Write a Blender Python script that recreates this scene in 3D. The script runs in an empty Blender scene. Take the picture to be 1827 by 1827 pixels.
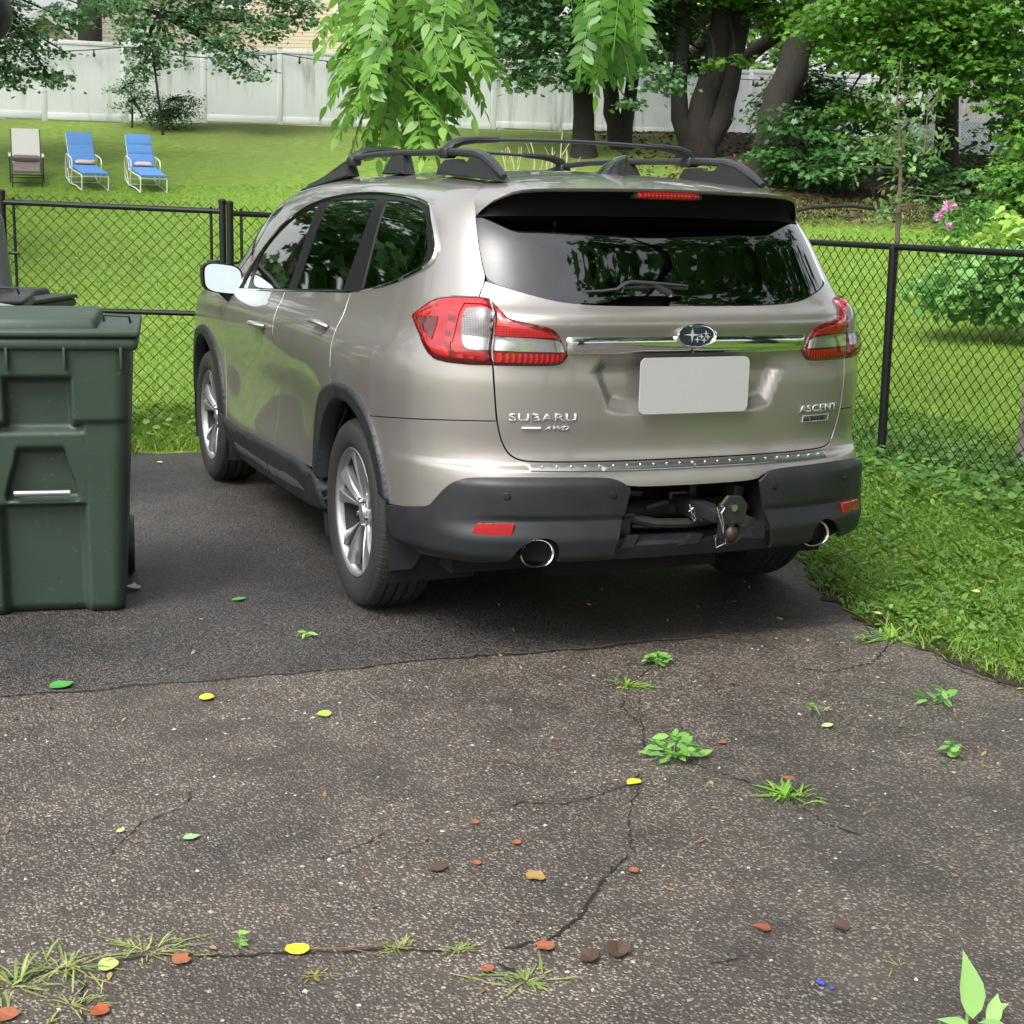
import bpy, bmesh, math, random
import numpy as np
from mathutils import Vector, Matrix
from mathutils.geometry import delaunay_2d_cdt
random.seed(7); RNG = np.random.default_rng(7)
SC = bpy.context.scene
COL = SC.collection
# ------------------------------------------------------------------ camera
CAMP = np.array([-2.551, -4.411, 1.532]); YPR = (0.39617, -0.19962, 0.0220); FPX = 2610.7
def cam_rows():
    yaw, pitch, roll = YPR
    f = np.array([math.sin(yaw)*math.cos(pitch), math.cos(yaw)*math.cos(pitch), math.sin(pitch)])
    r = np.cross(f, [0, 0, 1]); r /= np.linalg.norm(r); u = np.cross(r, f)
    c, s = math.cos(roll), math.sin(roll)
    return np.array([c*r+s*u, -s*r+c*u, f])
RC = cam_rows()
cam_data = bpy.data.cameras.new("camera"); cam = bpy.data.objects.new("camera", cam_data); COL.objects.link(cam)
cam.matrix_world = Matrix(((RC[0][0], RC[1][0], -RC[2][0], CAMP[0]), (RC[0][1], RC[1][1], -RC[2][1], CAMP[1]),
                           (RC[0][2], RC[1][2], -RC[2][2], CAMP[2]), (0, 0, 0, 1)))
cam_data.sensor_width = 36.0; cam_data.lens = FPX/1827*36.0; cam_data.clip_start = 0.05; cam_data.clip_end = 1500
SC.camera = cam
def spot(px, py, D):                      # a point D metres deep in the view (used to survey positions)
    return CAMP + D*(np.array([(px-913)/FPX, (913-py)/FPX, 1.0]) @ RC)
# ------------------------------------------------------------------ world, sun, exposure
W = bpy.data.worlds.new("World"); SC.world = W; W.use_nodes = True
nt = W.node_tree; nt.nodes.clear()
wo = nt.nodes.new('ShaderNodeOutputWorld'); bg = nt.nodes.new('ShaderNodeBackground')
sky = nt.nodes.new('ShaderNodeTexSky'); sky.sky_type = 'NISHITA'; sky.sun_disc = False
SUN_EL, SUN_AZ = math.radians(52), math.radians(-125)      # azimuth measured from +y towards +x
sky.sun_elevation = SUN_EL; sky.sun_rotation = SUN_AZ; sky.air_density = 1.4; sky.dust_density = 5.0; sky.ozone_density = 1.0
hs = nt.nodes.new('ShaderNodeHueSaturation'); hs.inputs['Saturation'].default_value = 0.22; hs.inputs['Value'].default_value = 1.0
tc = nt.nodes.new('ShaderNodeTexCoord'); no = nt.nodes.new('ShaderNodeTexNoise'); no.inputs['Scale'].default_value = 2.2; no.inputs['Detail'].default_value = 5
mr = nt.nodes.new('ShaderNodeMapRange'); mr.inputs[1].default_value = .3; mr.inputs[2].default_value = .7; mr.inputs[3].default_value = .8; mr.inputs[4].default_value = 1.35
mx = nt.nodes.new('ShaderNodeMix'); mx.data_type = 'RGBA'; mx.blend_type = 'MULTIPLY'; mx.inputs[0].default_value = 1
nt.links.new(sky.outputs[0], hs.inputs['Color']); nt.links.new(tc.outputs['Generated'], no.inputs['Vector']); nt.links.new(no.outputs[0], mr.inputs[0])
nt.links.new(hs.outputs[0], mx.inputs[6]); nt.links.new(mr.outputs[0], mx.inputs[7]); nt.links.new(mx.outputs[2], bg.inputs['Color'])
nt.links.new(bg.outputs[0], wo.inputs[0]); bg.inputs['Strength'].default_value = 0.15
sd = bpy.data.lights.new("sun", 'SUN'); sd.energy = 1.2; sd.angle = math.radians(22); sd.color = (1, .97, .92)
sun = bpy.data.objects.new("sun", sd); COL.objects.link(sun)
sdir = Vector((math.sin(SUN_AZ)*math.cos(SUN_EL), math.cos(SUN_AZ)*math.cos(SUN_EL), math.sin(SUN_EL)))
sun.rotation_euler = sdir.to_track_quat('Z', 'Y').to_euler(); sun.location = (0, 0, 20)
SC.view_settings.view_transform = 'Standard'; SC.view_settings.look = 'None'; SC.view_settings.exposure = 0.90; SC.view_settings.gamma = 1
SC.render.engine = 'CYCLES'
try: SC.cycles.max_bounces = 8; SC.cycles.transparent_max_bounces = 12
except Exception: pass
# ------------------------------------------------------------------ material helpers
MATS = {}
class NT:
    def __init__(s, m): s.m = m; s.t = m.node_tree; s.n = s.t.nodes; s.l = s.t.links; s.b = s.n['Principled BSDF']
    def add(s, t, **k):
        x = s.n.new(t)
        for a, v in k.items():
            if a[:2] == 'i_': x.inputs[a[2:].replace('_', ' ')].default_value = v
            else: setattr(x, a, v)
        return x
    def link(s, a, b): s.l.new(a, b)
    def coord(s, kind='Object'): return s.add('ShaderNodeTexCoord').outputs[kind]
    def noise(s, vec, scale, detail=4, rough=.55):
        n = s.add('ShaderNodeTexNoise'); n.inputs['Scale'].default_value = scale; n.inputs['Detail'].default_value = detail; n.inputs['Roughness'].default_value = rough
        s.link(vec, n.inputs['Vector']); return n.outputs[0]
    def voro(s, vec, scale, feature='F1', out='Distance', rnd=1.0):
        n = s.add('ShaderNodeTexVoronoi', feature=feature); n.inputs['Scale'].default_value = scale
        if 'Randomness' in n.inputs: n.inputs['Randomness'].default_value = rnd
        s.link(vec, n.inputs['Vector']); return n.outputs[out]
    def ramp(s, fac, stops, interp='LINEAR'):
        n = s.add('ShaderNodeValToRGB'); e = n.color_ramp; e.interpolation = interp
        while len(e.elements) < len(stops): e.elements.new(.5)
        for el, (p, c) in zip(e.elements, stops):
            el.position = p; el.color = (c, c, c, 1) if not hasattr(c, '__len__') else (*c, 1)
        s.link(fac, n.inputs[0]); return n.outputs[0]
    def mix(s, f, a, b, mode='MIX'):
        n = s.add('ShaderNodeMix', data_type='RGBA', blend_type=mode)
        for i, v in ((0, f), (6, a), (7, b)):
            if hasattr(v, 'is_linked') or hasattr(v, 'links'): s.link(v, n.inputs[i])
            elif hasattr(v, '__len__'): n.inputs[i].default_value = (*v[:3], 1)
            else: n.inputs[i].default_value = v if i == 0 else (v, v, v, 1)
        return n.outputs[2]
    def math(s, op, a, b=0.0, clamp=False):
        n = s.add('ShaderNodeMath', operation=op, use_clamp=clamp)
        for i, v in ((0, a), (1, b)):
            if hasattr(v, 'links'): s.link(v, n.inputs[i])
            else: n.inputs[i].default_value = v
        return n.outputs[0]
    def bump(s, h, strength=.3, dist=.01):
        n = s.add('ShaderNodeBump'); n.inputs['Strength'].default_value = strength; n.inputs['Distance'].default_value = dist
        s.link(h, n.inputs['Height']); s.link(n.outputs[0], s.b.inputs['Normal']); return n.outputs[0]
def newmat(name):
    m = bpy.data.materials.new(name); m.use_nodes = True; MATS[name] = m; return NT(m)
def pbr(name, col, rough=.5, metal=0., coat=0., coat_r=.04, var=.12, vscale=8., spec=.5, bump=0., bscale=200., trans=0., ior=1.5):
    t = newmat(name); b = t.b
    b.inputs['Roughness'].default_value = rough; b.inputs['Metallic'].default_value = metal
    b.inputs['Coat Weight'].default_value = coat; b.inputs['Coat Roughness'].default_value = coat_r
    b.inputs['Specular IOR Level'].default_value = spec; b.inputs['Transmission Weight'].default_value = trans; b.inputs['IOR'].default_value = ior
    c = t.coord(); n = t.noise(c, vscale, 5)
    lo = tuple(max(0, x*(1-var)) for x in col); hi = tuple(min(1, x*(1+var)) for x in col)
    t.link(t.mix(n, lo, hi), b.inputs['Base Color'])
    if bump: t.bump(t.noise(c, bscale, 3), bump, .002)
    return t.m
def leafmat(name, c1, c2, c3, trans=.35, rough=.45, clump=1.2):
    t = newmat(name); b = t.b; b.inputs['Roughness'].default_value = rough; b.inputs['Specular IOR Level'].default_value = .35
    g = t.add('ShaderNodeNewGeometry'); r = g.outputs['Random Per Island']
    col = t.ramp(r, [(0, c1), (.5, c2), (1, c3)])
    n = t.noise(g.outputs['Position'], clump, 3); col = t.mix(n, col, tuple(x*.55 for x in c2), 'MIX') if 0 else t.mix(.35, col, t.ramp(n, [(.3, c1), (.7, c3)]))
    t.link(col, b.inputs['Base Color'])
    tr = t.add('ShaderNodeBsdfTranslucent'); t.link(t.mix(.5, col, tuple(min(1, x*1.6) for x in c3)), tr.inputs[0])
    ms = t.add('ShaderNodeMixShader'); ms.inputs[0].default_value = trans
    t.link(b.outputs[0], ms.inputs[1]); t.link(tr.outputs[0], ms.inputs[2]); t.link(ms.outputs[0], t.n['Material Output'].inputs[0])
    return t.m
# ------------------------------------------------------------------ object helpers
def link(o, parent=None):
    COL.objects.link(o)
    if parent is not None: o.parent = parent
    return o
def tag(o, label=None, cat=None, group=None, kind=None):
    if label: o['label'] = label
    if cat: o['category'] = cat
    if group: o['group'] = group
    if kind: o['kind'] = kind
    return o
def empty(name, loc, label, cat, rz=0., group=None):
    o = bpy.data.objects.new(name, None); o.empty_display_size = .1; link(o); o.location = loc; o.rotation_euler = (0, 0, rz)
    return tag(o, label, cat, group)
def mesh_np(name, V, F, mat, parent=None, smooth=False, normals=None, mats=None, midx=None):
    """V (n,3); F list of index tuples or (n,k) array."""
    me = bpy.data.meshes.new(name); V = np.asarray(V, np.float32)
    if isinstance(F, np.ndarray):
        n, k = F.shape; me.vertices.add(len(V)); me.vertices.foreach_set('co', V.ravel())
        me.loops.add(n*k); me.loops.foreach_set('vertex_index', F.astype(np.int32).ravel())
        me.polygons.add(n); me.polygons.foreach_set('loop_start', np.arange(0, n*k, k, dtype=np.int32)); me.polygons.foreach_set('loop_total', np.full(n, k, np.int32))
        me.update(calc_edges=True)
    else:
        me.from_pydata([tuple(map(float, v)) for v in V], [], [tuple(int(i) for i in f) for f in F])
    for m in (mats or [mat]): me.materials.append(m)
    if midx is not None: me.polygons.foreach_set('material_index', np.asarray(midx, np.int32))
    if smooth or normals is not None: me.polygons.foreach_set('use_smooth', np.ones(len(me.polygons), bool))
    if normals is not None: me.normals_split_custom_set_from_vertices([tuple(map(float, x)) for x in normals])
    me.update()
    return link(bpy.data.objects.new(name, me), parent)
class MB:
    """collects shapes into one mesh"""
    def __init__(s): s.bm = bmesh.new()
    def box(s, c, size, rot=None, bevel=0., seg=2, taper=None):
        r = bmesh.ops.create_cube(s.bm, size=1.0); vs = r['verts']
        for v in vs:
            v.co = Vector((v.co.x*size[0], v.co.y*size[1], v.co.z*size[2]))
            if taper and v.co.z > 0: v.co.x *= taper[0]; v.co.y *= taper[1]
        if bevel:
            es = list({e for v in vs for e in v.link_edges})
            rr = bmesh.ops.bevel(s.bm, geom=es, offset=bevel, segments=seg, affect='EDGES', profile=.5)
            vs = list({v for f in rr['faces'] for v in f.verts} | {v for v in vs if v.is_valid})
        M = Matrix.Translation(c) @ (rot.to_4x4() if rot is not None else Matrix.Identity(4))
        for v in vs: v.co = M @ v.co
        return vs
    def poly_prism(s, pts, thick, M=None, bevel=0.):
        """pts 2D in xy, extruded along z 0..thick"""
        vs = [s.bm.verts.new((p[0], p[1], 0)) for p in pts]; f = s.bm.faces.new(vs)
        r = bmesh.ops.extrude_face_region(s.bm, geom=[f]); nv = [g for g in r['geom'] if isinstance(g, bmesh.types.BMVert)]
        for v in nv: v.co.z += thick
        al = vs+nv
        if bevel:
            top = [e for e in {e for v in nv for e in v.link_edges} if all(x in nv for x in e.verts)]
            rr = bmesh.ops.bevel(s.bm, geom=top, offset=bevel, segments=2, affect='EDGES')
            al = list({v for v in al if v.is_valid} | {v for f in rr['faces'] for v in f.verts})
        if M is not None:
            for v in al: v.co = M @ v.co
        return al
    def tube(s, pts, r, n=8, cap=True, closed=False, flat=1.0):
        pts = [Vector(p) for p in pts]; rs = r if hasattr(r, '__len__') else [r]*len(pts); rings = []
        up = None; L = len(pts)
        for i, p in enumerate(pts):
            a = pts[(i-1) % L] if (i or closed) else p; b = pts[(i+1) % L] if (i < L-1 or closed) else p
            d = (b-a).normalized() if (b-a).length > 1e-9 else Vector((0, 0, 1))
            if up is None: up = Vector((0, 0, 1)) if abs(d.z) < .9 else Vector((1, 0, 0))
            x = d.cross(up)
            if x.length < 1e-6: x = d.cross(Vector((1, 0, 0)))
            x.normalize(); y = x.cross(d).normalized(); up = y
            rings.append([s.bm.verts.new(p + x*rs[i]*math.cos(2*math.pi*k/n) + y*rs[i]*flat*math.sin(2*math.pi*k/n)) for k in range(n)])
        for i in range(L if closed else L-1):
            A, B = rings[i], rings[(i+1) % L]
            for k in range(n): s.bm.faces.new((A[k], A[(k+1) % n], B[(k+1) % n], B[k]))
        if cap and not closed:
            s.bm.faces.new(rings[0][::-1]); s.bm.faces.new(rings[-1])
        return rings
    def lathe(s, prof, n=48, axis='x', c=(0, 0, 0), cap=False):
        """prof: list of (radius, h) ; axis along x/y/z"""
        c = Vector(c); rings = []
        for r, h in prof:
            ring = []
            for k in range(n):
                a = 2*math.pi*k/n; p, q = r*math.cos(a), r*math.sin(a)
                v = {'x': (h, p, q), 'y': (p, h, q), 'z': (p, q, h)}[axis]
                ring.append(s.bm.verts.new(c+Vector(v)))
            rings.append(ring)
        for A, B in zip(rings, rings[1:]):
            for k in range(n): s.bm.faces.new((A[k], A[(k+1) % n], B[(k+1) % n], B[k]))
        if cap:
            for r in (rings[0], rings[-1]): s.bm.faces.new(r)
        return rings
    def grid(s, P):
        P = np.asarray(P); n, m = P.shape[:2]; V = [[s.bm.verts.new(P[i, j]) for j in range(m)] for i in range(n)]
        for i in range(n-1):
            for j in range(m-1): s.bm.faces.new((V[i][j], V[i+1][j], V[i+1][j+1], V[i][j+1]))
        return V
    def build(s, name, mat, parent=None, smooth=None, angle=35, recalc=True):
        if recalc: bmesh.ops.recalc_face_normals(s.bm, faces=s.bm.faces)
        if smooth is not False:
            for f in s.bm.faces: f.smooth = True
            for e in s.bm.edges:
                if len(e.link_faces) == 2 and e.calc_face_angle(0) > math.radians(angle): e.smooth = False
        me = bpy.data.meshes.new(name); s.bm.to_mesh(me); s.bm.free(); me.materials.append(mat)
        return link(bpy.data.objects.new(name, me), parent)
def rotm(ax=(0, 0, 1), a=0.): return Matrix.Rotation(a, 3, Vector(ax))
def copy_tree(o, parent=None):
    c = o.copy(); link(c)
    if parent is not None: c.parent = parent
    for ch in list(o.children): copy_tree(ch, c)
    return c
# leaf scatter --------------------------------------------------------------
def frames(N, nrm, tilt, rng=RNG):
    """random orthonormal frames whose normal is near nrm (N,3)"""
    n = nrm + rng.normal(0, tilt, (N, 3)); n /= np.linalg.norm(n, axis=1)[:, None]+1e-9
    a = rng.normal(0, 1, (N, 3)); t = np.cross(n, a); t /= np.linalg.norm(t, axis=1)[:, None]+1e-9
    return t, np.cross(n, t), n
def scatter(name, C, nrm, size, shape, mat, parent=None, tilt=.5, fold=.15, dirs=None, sj=.3):
    """one polygon leaf per centre. shape (k,2): outline; returns object"""
    N = len(C); k = len(shape); shape = np.asarray(shape, float)
    t, b, n = frames(N, nrm, tilt)
    if dirs is not None:
        b = dirs/np.linalg.norm(dirs, axis=1)[:, None]; t = np.cross(b, n); t /= np.linalg.norm(t, axis=1)[:, None]+1e-9; n = np.cross(t, b)
    s = size*(1+sj*RNG.uniform(-1, 1, N)) if np.isscalar(size) else size
    z = fold*np.abs(shape[:, 0]) - fold*.6*shape[:, 1]**2
    V = C[:, None, :] + s[:, None, None]*(shape[None, :, 0, None]*t[:, None, :] + shape[None, :, 1, None]*b[:, None, :] + z[None, :, None]*n[:, None, :])
    return mesh_np(name, V.reshape(-1, 3), np.arange(N*k).reshape(N, k), mat, parent)
MAPLE = [(0, -.45), (.38, -.42), (.28, -.12), (.62, .12), (.26, .18), (0, .62), (-.26, .18), (-.62, .12), (-.28, -.12), (-.38, -.42)]
OVAL = [(0, -.5), (.2, -.25), (.24, .05), (.12, .35), (0, .55), (-.12, .35), (-.24, .05), (-.2, -.25)]
ROUND = [(0, -.4), (.32, -.3), (.45, .05), (.25, .38), (0, .45), (-.25, .38), (-.45, .05), (-.32, -.3)]
def blob_pts(blobs, n_per, flat=.55, shell=.35):
    """blobs: list (x,y,z,r). clumped points with leaves layered in sprays"""
    Cs, Ns = [], []
    for (x, y, z, r) in blobs:
        n = max(8, int(n_per*r*r)); ns = max(3, n//26)
        d = RNG.normal(0, 1, (ns, 3)); d /= np.linalg.norm(d, axis=1)[:, None]
        rad = r*(shell+(1-shell)*RNG.random(ns)**.5)
        sc = np.array([x, y, z]) + d*rad[:, None]*np.array([1, 1, flat])
        idx = RNG.integers(0, ns, n)
        off = RNG.normal(0, 1, (n, 3))*np.array([.24, .24, .06])*min(1., .5+r*.4)
        c = sc[idx]+off; c[:, 2] -= .25*np.hypot(off[:, 0], off[:, 1])
        Cs.append(c); Ns.append(d[idx]*.45+np.array([0, 0, 1.0]))
    return np.concatenate(Cs), np.concatenate(Ns)
def limb(mb, a, b, r0, r1, bend=.1, n=7, seg=6):
    a, b = Vector(a), Vector(b); L = (b-a).length; off = Vector((random.uniform(-1, 1), random.uniform(-1, 1), random.uniform(-.4, .6)))*bend*L
    pts = [a.lerp(b, i/seg)+off*math.sin(math.pi*i/seg) for i in range(seg+1)]
    mb.tube(pts, [r0+(r1-r0)*i/seg for i in range(seg+1)], n); return pts
# ------------------------------------------------------------------ terrain
SY, CY = math.sin(YPR[0]), math.cos(YPR[0])
def interp(x, xs, ys): return np.interp(x, xs, ys)
def hz(x, y):
    x = np.asarray(x, float); y = np.asarray(y, float)
    s = (x-CAMP[0])*SY + (y-CAMP[1])*CY; t = (x-CAMP[0])*CY - (y-CAMP[1])*SY
    z = interp(s, [-100, 9.15, 9.6, 12, 16, 20, 24, 27, 34, 40, 46, 60, 200], [-.012, -.012, .03, .22, .60, 1.0, 1.45, 1.97, 3.42, 3.74, 4.0, 4.3, 4.5])
    lawn = np.clip((x-1.35)/1.2, 0, 1)*np.clip((y+1.5)/2.0, 0, 1); lawn = lawn*lawn*(3-2*lawn)
    z = z + .14*lawn*np.clip((12-s)/3, 0, 1)
    z = z + np.where(s > 10, .03*np.sin(x*.9)*np.cos(y*.7)*np.clip((s-10)/4, 0, 1), 0)
    return z
def hz1(x, y): return float(hz(x, y))
# grass material
t = newmat('lawn_mat'); g = t.add('ShaderNodeNewGeometry').outputs['Position']
n1 = t.noise(g, .35, 4); n2 = t.noise(g, 6, 5); n3 = t.noise(g, 45, 3)
sep = t.add('ShaderNodeSeparateXYZ'); t.link(g, sep.inputs[0])
green = t.mix(t.ramp(n2, [(.3, 0), (.7, 1)]), (.14, .28, .02), (.31, .48, .065))
green = t.mix(t.ramp(n1, [(.35, 0), (.65, 1)]), green, t.mix(n2, (.16, .33, .03), (.29, .43, .08)))
dry = t.mix(n2, (.10, .085, .035), (.17, .18, .06))
sv = t.math('ADD', t.math('MULTIPLY', sep.outputs[0], SY), t.math('MULTIPLY', sep.outputs[1], CY))       # distance up the garden
tv = t.math('SUBTRACT', t.math('MULTIPLY', sep.outputs[0], CY), t.math('MULTIPLY', sep.outputs[1], SY))
s_ = t.math('ADD', sv, 5.05)
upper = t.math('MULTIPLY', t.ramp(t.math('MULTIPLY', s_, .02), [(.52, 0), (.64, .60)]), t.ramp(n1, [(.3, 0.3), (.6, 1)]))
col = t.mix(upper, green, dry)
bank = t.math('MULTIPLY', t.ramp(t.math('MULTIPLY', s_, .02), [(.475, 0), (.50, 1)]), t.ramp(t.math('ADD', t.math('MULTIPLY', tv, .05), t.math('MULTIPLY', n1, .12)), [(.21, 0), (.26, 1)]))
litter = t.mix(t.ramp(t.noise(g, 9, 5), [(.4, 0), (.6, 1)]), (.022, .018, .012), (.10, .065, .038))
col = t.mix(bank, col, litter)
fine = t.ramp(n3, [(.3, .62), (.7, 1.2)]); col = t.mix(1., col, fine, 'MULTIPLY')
t.link(col, t.b.inputs['Base Color']); t.b.inputs['Roughness'].default_value = .75; t.b.inputs['Specular IOR Level'].default_value = .25
t.bump(t.math('ADD', n3, t.noise(g, 160, 2)), .9, .03)
LAWN = t.m
xs = np.concatenate([np.linspace(-160, -14, 18)[:-1], np.linspace(-14, 34, 140), np.linspace(34, 170, 16)[1:]])
ys = np.concatenate([np.linspace(-120, -12, 12)[:-1], np.linspace(-12, 52, 180), np.linspace(52, 190, 14)[1:]])
X, Y = np.meshgrid(xs, ys, indexing='ij'); Z = hz(X, Y)
V = np.stack([X, Y, Z], -1).reshape(-1, 3); m_ = len(ys); ii, jj = np.meshgrid(np.arange(len(xs)-1), np.arange(m_-1), indexing='ij'); i0 = (ii*m_+jj).ravel()
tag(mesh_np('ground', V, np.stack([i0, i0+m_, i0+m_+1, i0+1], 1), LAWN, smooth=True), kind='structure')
# asphalt
t = newmat('asphalt_mat'); g = t.add('ShaderNodeNewGeometry').outputs['Position']; sep = t.add('ShaderNodeSeparateXYZ'); t.link(g, sep.inputs[0])
wob = t.noise(g, 3, 4); big = t.noise(g, .9, 4); mid = t.noise(g, 7, 4)
yy = t.math('ADD', sep.outputs[1], t.math('MULTIPLY', t.math('SUBTRACT', wob, .5), .16)); yy = t.math('ADD', yy, t.math('MULTIPLY', t.math('SUBTRACT', t.noise(g, 38, 4), .5), .035))
yy = t.math('ADD', yy, t.math('MULTIPLY', sep.outputs[0], .045))
new = t.ramp(t.math('ADD', t.math('MULTIPLY', yy, 1.0), .38), [(.565, 0), (.60, 1)])      # 1 on the newer, darker asphalt
crk = t.ramp(t.math('ADD', yy, .38), [(.555, 0), (.568, 1), (.575, 1), (.592, 0)])
vA = t.add('ShaderNodeTexVoronoi'); vA.inputs['Scale'].default_value = 115; t.link(t.mix(.02, g, t.noise(g, 40, 2)), vA.inputs['Vector']); t.link(g, vA.inputs['Vector'])
vB = t.add('ShaderNodeTexVoronoi'); vB.inputs['Scale'].default_value = 62; t.link(g, vB.inputs['Vector'])
vC = t.add('ShaderNodeTexVoronoi'); vC.inputs['Scale'].default_value = 210; t.link(g, vC.inputs['Vector'])
def chan(o):
    s = t.add('ShaderNodeSeparateColor'); t.link(o, s.inputs[0]); return s.outputs
cA = chan(vA.outputs['Color']); cB = chan(vB.outputs['Color']); cC = chan(vC.outputs['Color'])
stoneA = t.mix(t.ramp(cA[1], [(0, 0), (1, 1)]), (.09, .073, .061), (.35, .305, .265))
maskA = t.math('MULTIPLY', t.ramp(cA[0], [(.22, 0), (.34, 1)]), t.ramp(vA.outputs['Distance'], [(.35, 1), (.6, 0)]))
maskA = t.math('MULTIPLY', maskA, t.ramp(t.math('ADD', t.math('MULTIPLY', mid, .5), t.math('MULTIPLY', big, .5)), [(.36, .45), (.56, 1)]))
stoneB = t.mix(cB[1], (.12, .10, .085), (.36, .32, .28)); maskB = t.math('MULTIPLY', t.ramp(cB[0], [(.80, 0), (.83, 1)]), t.ramp(vB.outputs['Distance'], [(.28, 1), (.42, 0)]))
maskC = t.math('MULTIPLY', t.ramp(cC[0], [(.80, 0), (.83, 1)]), t.ramp(vC.outputs['Distance'], [(.3, 1), (.5, 0)]))
tar = t.mix(mid, (.036, .029, .024), (.100, .081, .068))
old = t.mix(maskA, tar, stoneA); old = t.mix(t.math('MULTIPLY', maskB, .8), old, stoneB)
dust = t.ramp(t.noise(g, 1.3, 6, .65), [(.52, 0), (.70, .5)]); old = t.mix(dust, old, (.085, .064, .05))
newc = t.mix(t.noise(g, 90, 3), (.014, .0125, .013), (.036, .033, .033)); newc = t.mix(t.math('MULTIPLY', maskC, .9), newc, (.26, .25, .24))
newc = t.mix(t.math('MULTIPLY', maskA, .42), newc, stoneA)
new = t.math('MULTIPLY', new, t.ramp(t.math('ADD', t.math('MULTIPLY', sep.outputs[0], -.5), t.math('ADD', t.math('MULTIPLY', big, .5), .35)), [(.05, .45), (.3, 1)])); crk = t.math('MULTIPLY', crk, t.ramp(t.math('ADD', t.math('MULTIPLY', sep.outputs[0], -1.0), wob), [(.0, 0), (.45, 1)])); damp = t.ramp(t.noise(g, 1.1, 5, .6), [(.35, .55), (.62, 1.12)]); newc = t.mix(1., newc, damp, 'MULTIPLY'); old = t.mix(1., old, t.ramp(t.noise(g, 1.7, 6, .65), [(.32, .62), (.6, 1.12)]), 'MULTIPLY'); col = t.mix(new, old, newc); col = t.mix(crk, col, (.008, .007, .007)); t.link(col, t.b.inputs['Base Color'])
rg = t.mix(new, t.ramp(big, [(.35, .60), (.65, .38)]), t.ramp(big, [(.3, .62), (.7, .48)])); t.link(rg, t.b.inputs['Roughness'])
t.b.inputs['Specular IOR Level'].default_value = .55
hA = t.math('MULTIPLY', t.ramp(vA.outputs['Distance'], [(0, 1), (.6, 0)]), t.ramp(cA[0], [(.15, .3), (.6, 1)]))
hN = t.math('MULTIPLY', t.math('ADD', hA, t.math('MULTIPLY', maskB, .7)), t.ramp(new, [(0, 1), (1, .6)]))
hN = t.math('SUBTRACT', t.math('ADD', hN, t.math('ADD', t.math('MULTIPLY', t.noise(g, 260, 2), .35), t.math('MULTIPLY', t.noise(g, 42, 4, .7), 1.3))), t.math('MULTIPLY', crk, 2.0)); t.bump(hN, .95, .006)
ASPH = t.m
edge = [(-14, -14), (-14, 5.2), (-6, 5.2), (-2.03, 5.14), (-1.26, 5.03), (-.84, 4.99), (-.1, 4.9), (.9, 4.6), (1.3, 3.5), (1.36, 2.4), (1.32, 1.39), (1.27, 1.1), (1.05, .66), (.93, .2), (.95, -.03), (.91, -.32), (.93, -.68), (1.05, -1.5), (1.35, -4), (2.5, -14)]
pts = []
for (a, b) in zip(edge, edge[1:]+edge[:1]):
    L = math.hypot(b[0]-a[0], b[1]-a[1]); n = max(1, int(L/.05)) if L < 9 else 1
    for k in range(n):
        x, y = a[0]+(b[0]-a[0])*k/n, a[1]+(b[1]-a[1])*k/n
        if n > 1: x += random.gauss(0, .012); y += random.gauss(0, .012)
        pts.append((x, y))
n = len(pts); V = [(x, y, .0) for x, y in pts]+[(x, y, -.05) for x, y in pts]
F = [tuple(range(n))]+[(i, i+n, (i+1) % n+n, (i+1) % n) for i in range(n)]
tag(mesh_np('driveway', V, F, ASPH), kind='structure')
CR = pbr('crack_dirt', (.012, .011, .009), .95, var=.4, vscale=60)
def crack(pl, w):
    P = []
    for (a, b) in zip(pl, pl[1:]):
        n = max(2, int(math.hypot(b[0]-a[0], b[1]-a[1])/.012))
        P += [(a[0]+(b[0]-a[0])*k/n+random.gauss(0, .0035), a[1]+(b[1]-a[1])*k/n+random.gauss(0, .0035)) for k in range(n)]
    V, F = [], []
    for i, (x, y) in enumerate(P):
        j = min(i+1, len(P)-1); k = max(i-1, 0); dx, dy = P[j][0]-P[k][0], P[j][1]-P[k][1]; L = math.hypot(dx, dy)+1e-6
        ww = w*random.uniform(.15, 1)*(1 if 2 < i < len(P)-3 else .1); V += [(x-dy/L*ww, y+dx/L*ww, .003), (x+dy/L*ww, y-dx/L*ww, .003)]
        if i: F.append((2*i-2, 2*i-1, 2*i+1, 2*i))
    tag(mesh_np('driveway_crack', V, F, CR), kind='structure')
g0 = lambda *L: [tuple((CAMP + (-CAMP[2]/(r_[2]))*r_)[:2]) for r_ in [(np.array([(x-913)/FPX, (913-y)/FPX, 1.0]) @ RC) for x, y in L]]
crack(g0((1095, 1535), (1085, 1560), (1055, 1600), (1045, 1625), (1010, 1655), (975, 1680), (925, 1688), (860, 1700)), .006)
crack(g0((1150, 1375), (1120, 1400), (1060, 1422), (1000, 1436), (935, 1432), (870, 1450)), .0035)
crack(g0((1140, 1240), (1146, 1300), (1152, 1345)), .003)
crack(g0((-20, 1752), (60, 1738), (130, 1728), (215, 1712), (300, 1704), (420, 1706), (560, 1700), (640, 1698), (700, 1694), (780, 1697), (860, 1700)), .005); crack(g0((120, 1728), (150, 1760), (140, 1800), (160, 1840)), .005); crack(g0((940, 1752), (900, 1725), (862, 1702)), .005)
crack(g0((1200, 1352), (1260, 1372), (1330, 1395), (1400, 1420), (1470, 1470), (1560, 1500)), .004); crack(g0((1146, 1300), (1110, 1262), (1120, 1224), (1171, 1184)), .003); crack(g0((1595, 1140), (1560, 1180), (1480, 1200), (1380, 1185)), .004); crack(g0((1085, 1560), (1130, 1520), (1120, 1460), (1150, 1375)), .003); crack(g0((350, 1400), (330, 1440), (250, 1470), (180, 1540)), .0025)
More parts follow.
